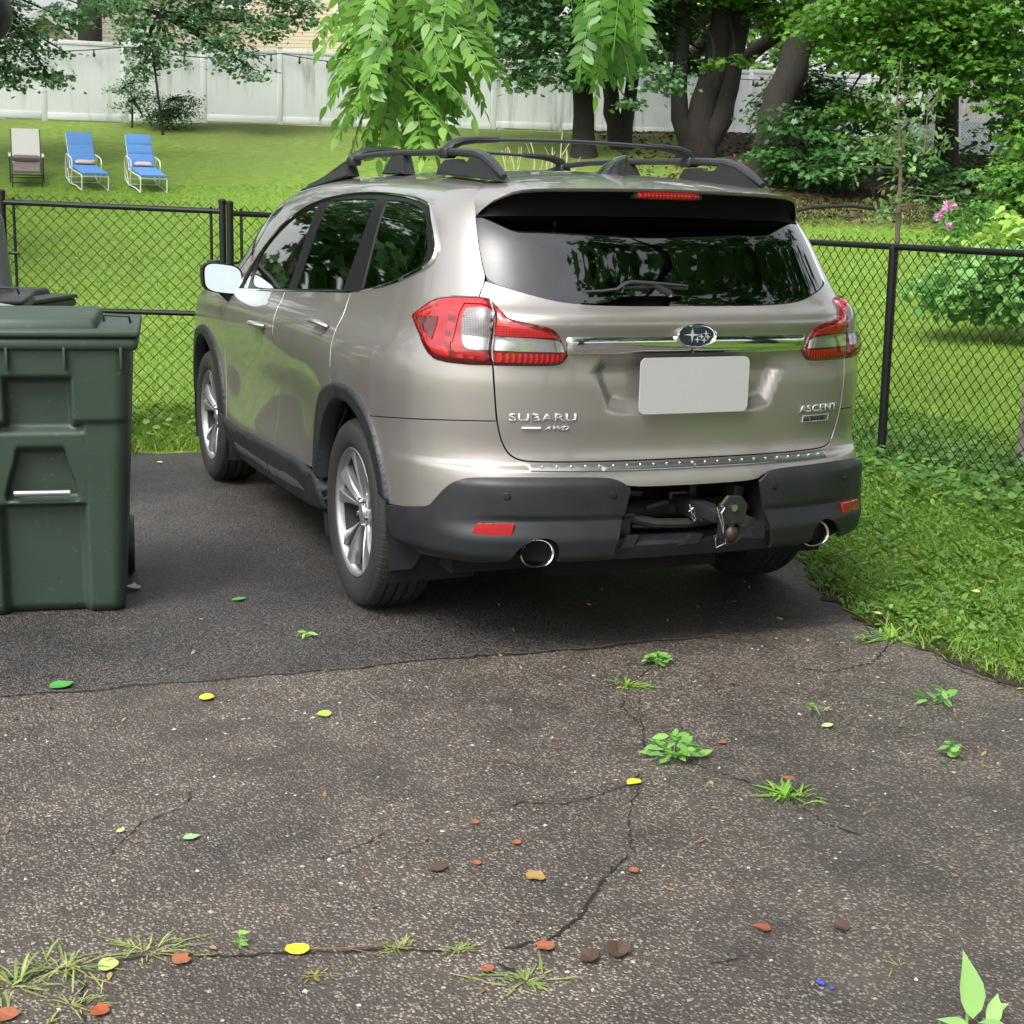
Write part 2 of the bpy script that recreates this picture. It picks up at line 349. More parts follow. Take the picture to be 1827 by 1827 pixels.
crack(g0((700, 1480), (640, 1510), (600, 1528), (520, 1535)), .003)
crack(g0((1500, 1075), (1530, 1100), (1560, 1140)), .004); crack(g0((1360, 1700), (1300, 1712), (1240, 1730)), .0035)
crack(g0((1827, 1235), (1780, 1220), (1720, 1200), (1660, 1175)), .004)
SOIL = pbr('damp_soil', (.030, .022, .016), .95, var=.5, vscale=50, bump=.8, bscale=120)
V, F = [], []; sp_ = [(.86, 5.0), (.9, 4.6), (1.3, 3.5), (1.36, 2.4), (1.32, 1.39), (1.27, 1.1), (1.05, .66), (.93, .2), (.95, -.03), (.91, -.32), (.93, -.68), (1.05, -1.5), (1.35, -4)]; P_ = []
for (a, b) in zip(sp_, sp_[1:]):
    n = max(1, int(math.hypot(b[0]-a[0], b[1]-a[1])/.03)); P_ += [(a[0]+(b[0]-a[0])*k/n, a[1]+(b[1]-a[1])*k/n) for k in range(n)]
for i, (x, y) in enumerate(P_):
    V += [(x-.045-abs(random.gauss(0, .025)), y, .004), (x+.07, y, .010)]
    if i: F.append((2*i-2, 2*i-1, 2*i+1, 2*i))
tag(mesh_np('soil_edge', V, F, SOIL), kind='structure')
# ------------------------------------------------------------------ grass blades & ground cover
BL1 = leafmat('grass_blade', (.12, .26, .025), (.21, .40, .045), (.36, .50, .09), .3, .5, .6)
BL2 = leafmat('weed_leaf', (.05, .15, .03), (.11, .26, .05), (.22, .38, .09), .3, .45, 1.5)
def in_poly(P, poly):
    poly = np.asarray(poly); x, y = P[:, 0], P[:, 1]; c = np.zeros(len(P), bool)
    for (x1, y1), (x2, y2) in zip(poly, np.roll(poly, -1, 0)):
        m = (y1 > y) != (y2 > y); c ^= m & (x < (x2-x1)*(y-y1)/(y2-y1+1e-12)+x1)
    return c
DRIVE = np.array(edge)
def grass(name, region, dens, h, w, mat, label=None, lean=.5, clump=None):
    region = np.asarray(region, float); lo, hi = region.min(0), region.max(0); n = int(np.prod(hi-lo)*dens)
    P = RNG.uniform(lo, hi, (n, 2)); P = P[in_poly(P, region) & ~in_poly(P+RNG.normal(0, .03, P.shape)+[.045, 0], DRIVE)]
    if clump is not None:
        k = np.sin(P[:, 0]*clump+np.cos(P[:, 1]*clump*1.3)*2)*np.cos(P[:, 1]*clump*.8)+RNG.normal(0, .5, len(P)); P = P[k > -.2]
    n = len(P); z = hz(P[:, 0], P[:, 1]); B = np.c_[P, z-.005]
    a = RNG.uniform(0, 6.283, n); hh = h*RNG.uniform(.45, 1.25, n); ww = w*RNG.uniform(.6, 1.3, n)
    s = np.c_[np.cos(a), np.sin(a), np.zeros(n)]; l = RNG.normal(0, lean, (n, 2)); tip = B+np.c_[l*hh[:, None], hh*.8]; midp = B+np.c_[l*hh[:, None]*.35, hh*.5]
    V = np.stack([B-s*ww[:, None], B+s*ww[:, None], midp+s*ww[:, None]*.8, tip, midp-s*ww[:, None]*.8], 1).reshape(-1, 3)
    o = mesh_np(name, V, np.arange(n*5).reshape(n, 5), mat); tag(o, label, 'grass', kind='stuff'); return o
S2W = lambda s, t: (CAMP[0]+s*SY+t*CY, CAMP[1]+s*CY-t*SY)
near = [S2W(8.3, -4.2), S2W(13.5, -6), S2W(13.5, 6.5), S2W(8.6, 4.5), S2W(6.5, 1.5)]
grass('lawn_grass', near, 1500, .045, .0028, BL1, 'short bright green lawn grass beyond the chain link fence', .5)
grass('lawn_grass', [S2W(13.5, -6), S2W(27, -9), S2W(27, 9.5), S2W(13.5, 6.5)], 260, .06, .006, BL1, 'short lawn grass higher up the garden', .6)
right = [(.85, -1.6), (.85, .2), (1.2, 1.4), (1.3, 5), (4.2, 5), (4.2, -1.6)]
grass('verge_grass', right, 3600, .085, .0025, BL1, 'mixed grass on the verge between driveway and right hand fence', .8)
grass('fence_line_grass', [(-3.2, 5.0), (1.5, 4.85), (1.5, 5.9), (-3.2, 6.6)], 3600, .11, .0035, BL1, 'long tufty grass along the foot of the gates', .6)
DRYG = leafmat('dry_grass', (.25, .28, .06), (.40, .38, .12), (.50, .44, .20), .2, .6); grass('dry_edge_grass', [(-3.2, 5.0), (-.1, 4.88), (-.1, 5.25), (-3.2, 5.4)], 1500, .07, .003, DRYG, 'yellowing grass at the far edge of the driveway', .9)
grass('fence_line_grass', [(2.3, 5), (3.1, 5), (3.3, 0.2), (2.2, .4)], 1200, .11, .004, BL1, 'longer grass along the foot of the right hand fence', .6, 4.)
def cover(name, region, n, size, shape, mat, label, hh=.06, ex=True):
    region = np.asarray(region, float); lo, hi = region.min(0), region.max(0); P = RNG.uniform(lo, hi, (n*2, 2)); m = in_poly(P, region)
    if ex: m &= ~in_poly(P+RNG.normal(0, .045, P.shape)+[.05, 0], DRIVE)
    P = P[m][:n]; C = np.c_[P, hz(P[:, 0], P[:, 1])+RNG.uniform(.01, hh, len(P))]; nr = np.tile([0, 0, 1.0], (len(P), 1))
    o = scatter(name, C, nr, size, shape, mat, tilt=.35, sj=.5); tag(o, label, 'ground cover', kind='stuff')
cover('clover', right, 36000, .019, ROUND, BL2, 'clover and broad leaved weeds mixed into the verge grass', .075)
cover('broadleaf_weeds', [(.9, -1.4), (1.2, .5), (1.6, 1.5), (2.7, 1.5), (2.9, -1.4)], 2400, .034, OVAL, BL2, 'larger weed leaves at the driveway edge', .09)
cover('fence_weeds', [(2.2, -.5), (2.4, 3.2), (3.4, 3.6), (3.9, .2)], 4600, .042, ROUND, BL2, 'weeds growing thickly at the foot of the right hand fence', .13)
cover('fence_weeds', [(-1.4, 5.05), (-.3, 5.0), (-.2, 5.7), (-1.6, 5.9)], 260, .045, ROUND, BL2, 'leafy weeds below the gate left of the car', .16)
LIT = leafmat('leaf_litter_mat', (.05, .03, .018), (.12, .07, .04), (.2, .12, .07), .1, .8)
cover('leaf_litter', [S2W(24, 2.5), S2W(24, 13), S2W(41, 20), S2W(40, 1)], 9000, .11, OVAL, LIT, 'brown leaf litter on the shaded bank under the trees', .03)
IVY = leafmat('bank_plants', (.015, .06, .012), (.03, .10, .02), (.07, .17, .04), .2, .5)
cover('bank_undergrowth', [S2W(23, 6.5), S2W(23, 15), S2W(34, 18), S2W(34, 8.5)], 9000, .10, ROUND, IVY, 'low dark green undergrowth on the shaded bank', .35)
# ------------------------------------------------------------------ weeds & leaves on the driveway
def sprig(px, py, n, L, w, label, name='grass_tuft', mat=None, up=.6, shape=None, broad=False):
    (x, y), = g0((px, py)); C, D, sz = [], [], []
    A0 = RNG.uniform(0, 6.283)
    for k in range(int(n*.8)):
        a = RNG.uniform(0, 6.283); r = abs(RNG.normal(0, .35))*L; q = .35+.65*abs(math.cos(a-A0)); C.append((x+math.cos(a)*r*q*1.3, y+math.sin(a)*r*q, 0)); d = np.array([math.cos(a)+RNG.normal(0, .4), math.sin(a)+RNG.normal(0, .4), RNG.uniform(.1, up*3)]); D.append(d/np.linalg.norm(d)); sz.append(L*RNG.uniform(.25, 1.05)*(.6+.4*q))
    C = np.array(C); D = np.array(D); sz = np.array(sz); V = []; F = []
    for c, d, s in zip(C, D, sz):
        side = np.cross(d, [0, 0, 1]); side /= np.linalg.norm(side)+1e-9; i = len(V)
        ww = w*RNG.uniform(.7, 1.2); prof = ((0, .3), (.3, 1.), (.6, .9), (.85, .5), (1, .05)) if broad else ((0, .7), (.35, 1), (.7, .7), (1, .05))
        for tt, q in prof:
            p = c+d*s*tt; p[2] -= s*.55*tt*tt*(1 if not broad else .3); p[2] = max(p[2], .004+.002*tt); V += [p-side*ww*q, p+side*ww*q]
        m = len(prof)
        F += [(i+2*j, i+2*j+1, i+2*j+3, i+2*j+2) for j in range(m-1)]
    return tag(mesh_np(name, V, F, mat or BL1), label, 'weed', 'grass tufts growing out of the driveway')
WD = leafmat('weed_bright', (.14, .34, .04), (.20, .44, .06), (.34, .52, .10), .3, .45)
WDY = leafmat('weed_dry_mix', (.12, .26, .05), (.26, .38, .10), (.50, .45, .20), .3, .5)
for a in [(20, 1762, 60, .13, .0028, 'spiky grass tuft at the left edge of the photo on the driveway'), (118, 1728, 60, .10, .0022, 'grass tuft in a driveway crack beside a brown leaf'),
          (262, 1698, 55, .11, .0022, 'grass tuft behind the torn orange leaf near lower left'), (125, 1795, 40, .095, .002, 'small grass tuft at the bottom left behind a red brown leaf'),
          (707, 1693, 60, .055, .0016, 'small mossy grass tuft at the end of a dry twig'), (818, 1697, 50, .055, .0016, 'olive mossy tuft at the end of the long driveway crack'),
          (940, 1752, 60, .085, .0026, 'yellow green sprawling grass tuft near the bottom centre'), (1400, 1420, 70, .10, .0042, 'bright crabgrass tuft with an orange leaf in it'),
          (1120, 1224, 40, .095, .003, 'thin crabgrass weed spreading on the driveway behind the car'), (1590, 1140, 90, .15, .0045, 'large grass tuft where the asphalt meets the verge'),
          (1600, 1725, 8, .05, .0015, 'tiny grass sprout at lower right of the driveway'), (560, 1742, 30, .035, .0018, 'small yellowing moss tuft below the yellow leaf')]:
    sprig(*a, mat=(WD if a[1] < 1600 else WDY) if a[0] != 560 else leafmat('moss_yellow', (.3, .25, .05), (.4, .3, .08), (.25, .3, .06), .2))
WD2 = leafmat('weed_mint', (.10, .30, .05), (.20, .45, .09), (.30, .55, .14), .3, .4)
def herb(px, py, n, L, R_, label, h=.07, name='weed_plant', mat=None, shape=OVAL):
    (x, y), = g0((px, py)); e = empty(name, (x, y, 0), label, 'weed'); a = RNG.uniform(0, 6.283, n); r = R_*np.sqrt(RNG.random(n))
    C = np.c_[np.cos(a)*r, np.sin(a)*r, .012+h*RNG.random(n)*(1-.5*r/R_)]; nr = np.c_[np.cos(a)*.4, np.sin(a)*.4, np.ones(n)]; D = np.c_[np.cos(a), np.sin(a), .3*RNG.normal(0, 1, n)]
    scatter('leaves', C, nr, L, shape, mat or WD2, e, tilt=.3, dirs=D); mb = MB()
    for c in C[::2]: mb.tube([(0, 0, 0), tuple(c*[.5, .5, .8]), tuple(c)], .0012, 4)
    mb.build('stem', mat or WD2, e); return e
herb(1203, 1352, 46, .042, .085, 'leafy mint like weed growing from the driveway behind the hitch')
herb(1171, 1184, 26, .030, .05, 'small round leaved weed just behind the rear bumper', .03, shape=ROUND)
herb(1670, 1256, 16, .045, .06, 'low weed with pale leaves near the right verge', .05); herb(1700, 1350, 10, .032, .04, 'wispy weed with round leaves on the right of the driveway', .04, shape=ROUND)
herb(545, 1137, 7, .035, .03, 'small sprig of green leaves lying behind the rear wheel', .01); herb(428, 1690, 7, .02, .02, 'tiny seedling on the driveway left of the yellow leaf', .03)
herb(1462, 1275, 8, .022, .04, 'thin seedling beside a pale fallen leaf', .05); herb(1548, 1095, 14, .03, .05, 'dark weed sprig at the asphalt edge beside a yellow leaf', .05)
# pale green seedling, big leaves, bottom right corner
(x, y), = g0((1722, 1850)); e = empty('weed_plant', (x, y, 0), 'pale green broad leaved seedling at the bottom right corner', 'weed')
PALE = leafmat('pale_leaf', (.30, .58, .16), (.36, .62, .2), (.42, .68, .25), .3, .4)
LF = [(0, -.5), (.13, -.36), (.2, -.15), (.19, .05), (.12, .25), (.05, .42), (0, .56), (-.05, .42), (-.12, .25), (-.19, .05), (-.2, -.15), (-.13, -.36)]
Cs = np.array([(0, .0, .105), (-.04, -.02, .045), (.055, -.01, .05), (.02, -.05, .05), (.09, .02, .03)]); Ds = np.array([(-.05, .25, .9), (-.8, .3, .35), (.6, .5, .5), (.3, -.8, .2), (.9, .1, .2)])
NR = np.array([(-.3, -.9, .35), (0, -.4, 1), (-.2, -.5, 1), (0, 0, 1), (0, -.2, 1.)]); scatter('leaves', Cs, NR, np.array([.125, .075, .075, .07, .06]), LF, PALE, e, tilt=.02, fold=.4, dirs=Ds)
mb = MB(); mb.tube([(0, 0, 0), (0, 0, .05)], .003, 6); mb.build('stem', PALE, e)
def leafobj(px, py, L, ang, col, label, shape=OVAL, curl=.25, name='fallen_leaf', z=.006, width=1.6):
    (x, y), = g0((px, py)); nm = 'leaf_%02x%02x%02x' % tuple(int(c*255) for c in col)
    m = MATS.get(nm) or pbr(nm, col, .5, var=.3, vscale=60)
    L = L*(.72 if shape is RAG else .85); sh = np.array(shape)*[width if shape is OVAL else 1.15, 1]*RNG.uniform(.85, 1.15, (len(shape), 1)); nx_ = np.roll(sh, -1, 0); sh = np.stack([sh*.78+nx_*.22, sh*.22+nx_*.78], 1).reshape(-1, 2); c, s = math.cos(ang), math.sin(ang); P = [(0, -.02)]+[tuple(q) for q in sh]
    V = [((c*a-s*b)*L, (s*a+c*b)*L, z+L*curl*(abs(a)*.6+b*b*.35+.08*math.sin(b*6))) for a, b in sh]; V.append((0, 0, z)); k = len(sh)
    V = [(v[0]+x, v[1]+y, v[2]) for v in V]; F = [(i, (i+1) % k, k) for i in range(k)]
    return tag(mesh_np(name, V, F, m), label, 'leaf', 'leaves fallen on the driveway and verge')
G1, Y1, O1, B1, LG, TN = (.07, .28, .06), (.66, .58, .05), (.30, .10, .045), (.075, .045, .03), (.32, .55, .08), (.34, .21, .07)
RAG = [(0, -.45), (.3, -.40), (.36, -.1), (.55, .05), (.30, .22), (.22, .5), (0, .38), (-.28, .52), (-.34, .15), (-.5, -.05), (-.30, -.35)]
for a in [(110, 1225, .105, -1.1, G1, 'large dark green leaf lying at the asphalt seam'), (368, 1247, .07, -1.4, Y1, 'bright yellow leaf on the driveway right of the seam leaf', ROUND),
          (578, 1277, .065, .9, LG, 'yellow green leaf with stalk on the driveway', ROUND), (530, 1698, .062, .1, (.62, .50, .03), 'bright yellow leaf with brown spots near the bottom', ROUND),
          (425, 1071, .07, -1.35, G1, 'narrow green leaf lying left of the rear wheel'), (340, 1497, .05, -1.4, (.25, .5, .2), 'small pale green leaf on the coarse asphalt'),
          (1132, 1398, .065, 2.0, Y1, 'narrow yellow leaf beside the leafy weed'), (955, 1567, .07, 1.5, TN, 'torn tan brown leaf in the middle of the driveway', RAG),
          (782, 1551, .065, -1.2, B1, 'curled brown strip leaf left of the tan leaf'), (850, 1543, .03, .4, O1, 'small orange brown leaf scrap by the curled brown leaf', ROUND),
          (847, 1470, .028, .2, O1, 'tiny orange leaf scrap upper centre of the driveway', ROUND), (921, 1506, .035, .3, O1, 'small orange leaf scrap above the tan leaf', RAG),
          (1130, 1556, .035, .2, O1, 'small orange leaf right of the tan leaf', OVAL), (972, 1692, .06, 1.3, O1, 'orange brown leaf by the end of the crack', RAG),
          (870, 1732, .04, .4, O1, 'small orange leaf left of the sprawling tuft', RAG), (1052, 1713, .065, -1.2, B1, 'dark brown curled leaf near the bottom centre', OVAL, .8),
          (1102, 1702, .075, -.5, B1, 'dark brown folded leaf standing right of another', OVAL, .9), (323, 1716, .06, -1.3, O1, 'torn orange leaf beside the lower left tuft', RAG),
          (177, 1807, .055, .4, (.32, .07, .025), 'red brown leaf beside the bottom left tuft', RAG), (12, 1815, .07, .9, O1, 'orange leaf in the bottom left corner', RAG),
          (191, 1727, .06, -1.2, (.4, .6, .15), 'pale yellow green leaf among the lower left tufts', ROUND), (1475, 1297, .05, -1.5, (.45, .62, .25), 'pale green leaf beside the thin seedling', OVAL),
          (1288, 1327, .03, .3, O1, 'small orange leaf between the two weeds on the right', ROUND), (1405, 1418, .035, 1.1, O1, 'orange leaf lying in the crabgrass tuft', OVAL, .2, 'fallen_leaf', .05),
          (1500, 1658, .05, .6, B1, 'dark brown leaf at the lower right of the driveway', ROUND, .6), (1432, 996, .07, .3, (.62, .55, .25), 'pale yellow pointed leaf under the right exhaust', LF),
          (1567, 1107, .05, 1.2, (.75, .6, .2), 'yellow leaf beside the big tuft at the asphalt edge', ROUND, .25, 'fallen_leaf', .03), (1360, 1660, .05, .8, (.22, .06, .03), 'dark red leaf strip on the right half of the driveway', OVAL, .5),
          (1555, 890, .06, .4, (.65, .5, .25), 'yellow leaf on the verge beside the right tail of the car', OVAL, .25, 'fallen_leaf', .13), (1650, 885, .06, .4, (.55, .5, .2), 'yellow leaf on the verge in front of the fence', OVAL, .25, 'fallen_leaf', .13),
          (1737, 1093, .045, .4, (.75, .6, .1), 'yellow leaf in the grass at the right edge', ROUND, .25, 'fallen_leaf', .09), (215, 1485, .03, -1.2, (.5, .6, .15), 'tiny pale leaf scrap on the left of the driveway', OVAL),
          (1307, 1221, .03, .5, (.2, .07, .03), 'small dark brown scrap behind the bumper'), (285, 826, .05, 1.2, (.45, .65, .15), 'small light leaf near the far edge of the driveway', ROUND),
          (238, 1052, .09, 1.2, (.42, .42, .40), 'crumpled grey white leaf at the foot of the green bin', RAG, .6), (358, 1107, .028, .7, G1, 'tiny green leaf between bin and rear wheel')]:
    leafobj(*a)
(x, y), = g0((1464, 1757)); mb = MB(); mb.box((x, y, .006), (.009, .018, .004), rotm(a=.5), .001); mb.box((x+.012, y-.022, .004), (.010, .008, .003), rotm(a=.9), .001)
tag(mb.build('plastic_scrap', pbr('blue_plastic', (.03, .09, .55), .4)), 'tiny scrap of blue plastic on the driveway at lower right', 'litter')
(x0, y0), (x1, y1), (x2, y2) = g0((548, 1697), (620, 1700), (695, 1690)); mb = MB(); mb.tube([(x0, y0, .006), (x1, y1, .012), (x2, y2, .01)], .0018, 5); mb.tube([(x1, y1, .012), (x1+.05, y1-.04, .008)], .0012, 5)
tag(mb.build('twig', pbr('dry_twig', (.16, .09, .05), .8)), 'dry brown twig between the yellow leaf and the mossy tuft', 'twig')
DB = leafmat('debris_mat', (.10, .05, .025), (.22, .12, .05), (.40, .30, .12), .05, .8); n = 420; P = RNG.uniform((-3.0, -3.2), (1.0, 1.0), (n, 2)); P[:140] = RNG.uniform((.2, -2.5), (1.0, .6), (140, 2)); P = P[in_poly(P, DRIVE)]
tag(scatter('leaf_debris', np.c_[P, np.full(len(P), .005)], np.tile([0, 0, 1.], (len(P), 1)), .016, OVAL, DB, tilt=.35, sj=.7), 'tiny scraps of dead leaf and twig strewn over the driveway', 'debris', kind='stuff')
# loose stones on the old asphalt
n = 5200; P = RNG.uniform((-3.2, -3.4), (1.1, .1), (n, 2)); C = np.c_[P, np.full(n, .001)]; sz = .0028+.0042*RNG.random(n)**3
base = np.array([(1, 0, 0), (0, 1, 0), (-1, 0, 0), (0, -1, 0), (0, 0, .8)]); rot = RNG.uniform(0, 6.28, n); c, s = np.cos(rot), np.sin(rot)
bx = base[None, :, 0]*RNG.uniform(.7, 1.5, (n, 1)); by = base[None, :, 1]*RNG.uniform(.6, 1.1, (n, 1))
V = np.stack([bx*c[:, None]-by*s[:, None], bx*s[:, None]+by*c[:, None], np.tile(base[:, 2], (n, 1))*RNG.uniform(.5, 1.1, (n, 1))], -1)*sz[:, None, None]+C[:, None, :]
F = np.array([(0, 1, 4), (1, 2, 4), (2, 3, 4), (3, 0, 4)]); F = (F[None]+5*np.arange(n)[:, None, None]).reshape(-1, 3)
t = newmat('grit'); gg = t.add('ShaderNodeNewGeometry').outputs['Random Per Island']; t.link(t.ramp(gg, [(0, (.07, .058, .05)), (.6, (.18, .16, .14)), (.85, (.34, .31, .28)), (1, (.55, .52, .48))]), t.b.inputs['Base Color']); t.b.inputs['Roughness'].default_value = .6
tag(mesh_np('grit', V.reshape(-1, 3), F, t.m), 'loose grit and small stones worn out of the old asphalt', 'grit', kind='stuff')
# ------------------------------------------------------------------ white vinyl fence at the back
t = newmat('white_vinyl'); c = t.add('ShaderNodeNewGeometry').outputs['Position']; sp = t.add('ShaderNodeMapping'); sp.inputs['Scale'].default_value = (3, 3, .25); t.link(c, sp.inputs[0])
st = t.ramp(t.noise(sp.outputs[0], 1.6, 6, .7), [(.50, 0), (.68, 1)]); st = t.math('MULTIPLY', st, t.ramp(t.noise(c, .5, 3), [(.42, 0), (.62, 1)]))
t.link(t.mix(st, t.mix(t.noise(c, 1.5, 3), (.50, .53, .53), (.60, .62, .62)), (.22, .27, .21)), t.b.inputs['Base Color']); t.b.inputs['Roughness'].default_value = .5
wv = t.add('ShaderNodeTexWave'); wv.inputs['Scale'].default_value = 2.2; wv.bands_direction = 'X'; t.link(t.coord(), wv.inputs[0]); t.bump(wv.outputs[0], .12, .01); VINYL = t.m
FA, FB = spot(-70, 222, 33.0), spot(1640, 262, 41.2); nP = 14
fe = empty('privacy_fence', (FA[0], FA[1], hz1(FA[0], FA[1])), 'long white vinyl privacy fence with mildew stains across the back of the garden', 'fence')
def rel(e, v): return (v[0]-e.location[0], v[1]-e.location[1], v[2]-e.location[2])
ftop = lambda k: 5.20 + .36*k
for i in range(nP+1):
    k = i/nP; x, y = FA[0]+(FB[0]-FA[0])*k, FA[1]+(FB[1]-FA[1])*k; z0 = hz1(x, y)-.1; z1 = ftop(k)+.05; ang = math.atan2(FB[1]-FA[1], FB[0]-FA[0])
    mb = MB(); mb.box((0, 0, (z1-z0)/2), (.127, .05, z1-z0), None, .006); mb.box((0, 0, z1-z0+.01), (.14, .08, .03), None, .008)
    o = mb.build('post', VINYL, fe); o.location = rel(fe, (x, y, z0)); o.rotation_euler = (0, 0, ang)
    if i < nP:
        k2 = (i+1)/nP; x2, y2 = FA[0]+(FB[0]-FA[0])*k2, FA[1]+(FB[1]-FA[1])*k2; L = math.hypot(x2-x, y2-y)-.127; zb = min(hz1(x, y), hz1(x2, y2))+.03; h = ftop((k+k2)/2)-zb
        mb = MB(); mb.box((0, 0, h/2), (L, .03, h)); mb.box((0, 0, h-.04), (L, .06, .1), None, .006); mb.box((0, 0, .09), (L, .06, .16), None, .006)
        o = mb.build('panel', VINYL, fe); o.location = rel(fe, ((x+x2)/2, (y+y2)/2, zb)); o.rotation_euler = (0, 0, ang)
# string of lights along its top
BLK = pbr('black_cable', (.012, .012, .012), .5)
slt = empty('string_lights', (FA[0], FA[1], 5.0), 'black string of garden light bulbs hanging along the top of the white fence', 'string lights')
mb = MB(); P = []; bulbs = []
dv = np.array([FB[0]-FA[0], FB[1]-FA[1]]); Lf = np.linalg.norm(dv); dn = np.array([-dv[1], dv[0]])/Lf*-1
for i in range(nP*8+1):
    k = i/(nP*8); p = np.array([FA[0], FA[1]])+dv*k+dn*.14*(1 if np.dot(dn, CAMP[:2]-FA[:2]) > 0 else -1); zz = ftop(k)-.10-.16*math.sin(math.pi*((i % 16)/16))
    P.append(rel(slt, (p[0], p[1], zz)))
    if i % 3 == 1: bulbs.append(P[-1])
mb.tube(P, .012, 5); mb.build('cable', BLK, slt)
mb = MB(); mb.lathe([(.004, 0), (.018, -.01), (.018, -.06), (.03, -.09), (.034, -.12), (.02, -.16), (.002, -.17)], 8, 'z'); b0 = mb.build('bulb', BLK, slt)
for j, p in enumerate(bulbs):
    o = b0 if j == 0 else link(b0.copy(), slt); o.location = p
# ------------------------------------------------------------------ houses behind the fence
def siding(name, a, b, pitch=.115):
    t = newmat(name); sp = t.add('ShaderNodeSeparateXYZ'); t.link(t.coord(), sp.inputs[0]); fr = t.math('FRACT', t.math('MULTIPLY', sp.outputs[2], 1/pitch))
    t.link(t.mix(t.ramp(fr, [(0, .0), (.10, 0), (.16, 1)]), tuple(x*.42 for x in a), t.mix(t.noise(t.coord(), 2, 3), a, b)), t.b.inputs['Base Color']); t.b.inputs['Roughness'].default_value = .6
    t.bump(fr, .6, .02); return t.m
SID = siding('beige_siding', (.60, .50, .36), (.66, .56, .42)); SID2 = siding('cream_siding', (.66, .60, .48), (.72, .66, .54), .13); TRIM = pbr('white_trim', (.75, .76, .75), .45)
ROOF = pbr('grey_shingle', (.11, .11, .12), .9, var=.4, vscale=6, bump=.4, bscale=30); GLS = pbr('window_glass', (.03, .04, .05), .06, spec=.8)
def house(P0, w, d, h, rz, label, sid, wins, ridge='x', rh=2.6, over=.35):
    e = empty('house', (P0[0], P0[1], P0[2]), label, 'house', rz); mb = MB(); mb.box((0, d/2, h/2), (w, d, h))
    if ridge == 'y':       # gable facing the camera
        v = [mb.bm.verts.new(q) for q in ((-w/2, 0, h), (w/2, 0, h), (0, 0, h+rh), (-w/2, d, h), (w/2, d, h), (0, d, h+rh))]
        for f in ((0, 1, 2), (3, 5, 4), (0, 2, 5, 3), (1, 4, 5, 2)): mb.bm.faces.new([v[i] for i in f])
    mb.build('wall', sid, e, smooth=False); mb = MB()
    if ridge == 'y':
        for s in (-1, 1):
            L = math.hypot(w/2+over, rh*(w/2+over)/(w/2)); a = math.atan2(rh, w/2); mb.box((s*(w/4+over/2), d/2, h+rh/2-over*rh/w+.08), (L, d+2*over, .14), rotm((0, 1, 0), s*a))
    else:
        for s in (-1, 1):
            a = math.atan2(rh, d/2); L = math.hypot(d/2+over, rh*(d/2+over)/(d/2)); mb.box((0, d/2+s*(d/4+over/2), h+rh/2-over*rh/d+.08), (w+2*over, L, .14), rotm((1, 0, 0), -s*a))
    mb.build('roof', ROOF, e, smooth=False); mb = MB()
    for sx in (-1, 1): mb.box((sx*(w/2-.04), -.03, h/2), (.16, .06, h))
    if ridge == 'y':
        for s in (-1, 1):
            a = math.atan2(rh, w/2); L = math.hypot(w/2+over, rh*(w/2+over)/(w/2)); mb.box((s*(w/4+over/2), -over-.03, h+rh/2-over*rh/w), (L, .06, .26), rotm((0, 1, 0), s*a))
    else: mb.box((0, -over-.03, h-.1), (w+2*over, .08, .24))
    mb.build('trim', TRIM, e, smooth=False)
    for (wx, wz, ww, wh) in wins:
        mb = MB(); t_ = .10
        for q in ((wx, wz+wh/2, ww+2*t_, t_), (wx, wz-wh/2, ww+2*t_, t_)): mb.box((q[0], -.04, q[1]), (q[2], .08, q[3]))
        for q in (wx-ww/2, wx+ww/2): mb.box((q, -.035, wz), (t_, .07, wh))
        mb.box((wx, -.03, wz), (ww, .04, .05)); f = mb.build('window', TRIM, e, smooth=False); mb = MB(); mb.box((wx, -.01, wz), (ww, .02, wh)); mb.build('pane', GLS, f, smooth=False)
    return e
ra = -YPR[0]
H1 = spot(560, 300, 48); house((H1[0], H1[1], 3.6), 9.2, 7, 7.5, ra, 'beige lap sided two storey house behind the white fence with white trimmed window', SID, [(1.05, 4.95, .62, 1.5), (-2.5, 5.0, .8, 1.4), (3.5, 5.2, .7, 1.3)])
H2 = spot(95, 300, 46); house((H2[0], H2[1], 3.5), 3.0, 5, 2.75, ra+.1, 'cream sided gable end with white rake boards peeking over the fence at far left', SID2, [], 'y', 1.1)
H3 = spot(262, 300, 47); house((H3[0], H3[1], 3.5), 3.2, 5, 5.2, ra+.05, 'pale cream house wing between the dark trunk and the beige house', SID2, [(0, 3.0, .9, 1.0)], 'x', 1.2)
# ------------------------------------------------------------------ trees
BARK = newmat('bark'); t = BARK; c = t.add('ShaderNodeNewGeometry').outputs['Position']; mp = t.add('ShaderNodeMapping'); mp.inputs['Scale'].default_value = (6, 6, 1.2); t.link(c, mp.inputs[0]); nn = t.noise(mp.outputs[0], 3, 6, .7)
t.link(t.mix(nn, (.010, .0085, .007), (.040, .033, .027)), t.b.inputs['Base Color']); t.b.inputs['Roughness'].default_value = .9; t.bump(nn, 1, .05); BARK = t.m
ML1 = leafmat('maple_leaf', (.022, .075, .020), (.042, .125, .030), (.08, .19, .050), .28, .38)
ML2 = leafmat('maple_leaf_bright', (.05, .15, .025), (.10, .25, .035), (.18, .36, .06), .35, .38)
ML3 = leafmat('maple_leaf_blue', (.05, .13, .05), (.09, .20, .08), (.15, .29, .12), .25, .35)
WN = leafmat('ailanthus_leaf', (.055, .18, .025), (.115, .29, .04), (.24, .44, .085), .42, .32, 2.5)
def B(px, py, D, r): p = spot(px, py, D); return (p[0], p[1], p[2], r)
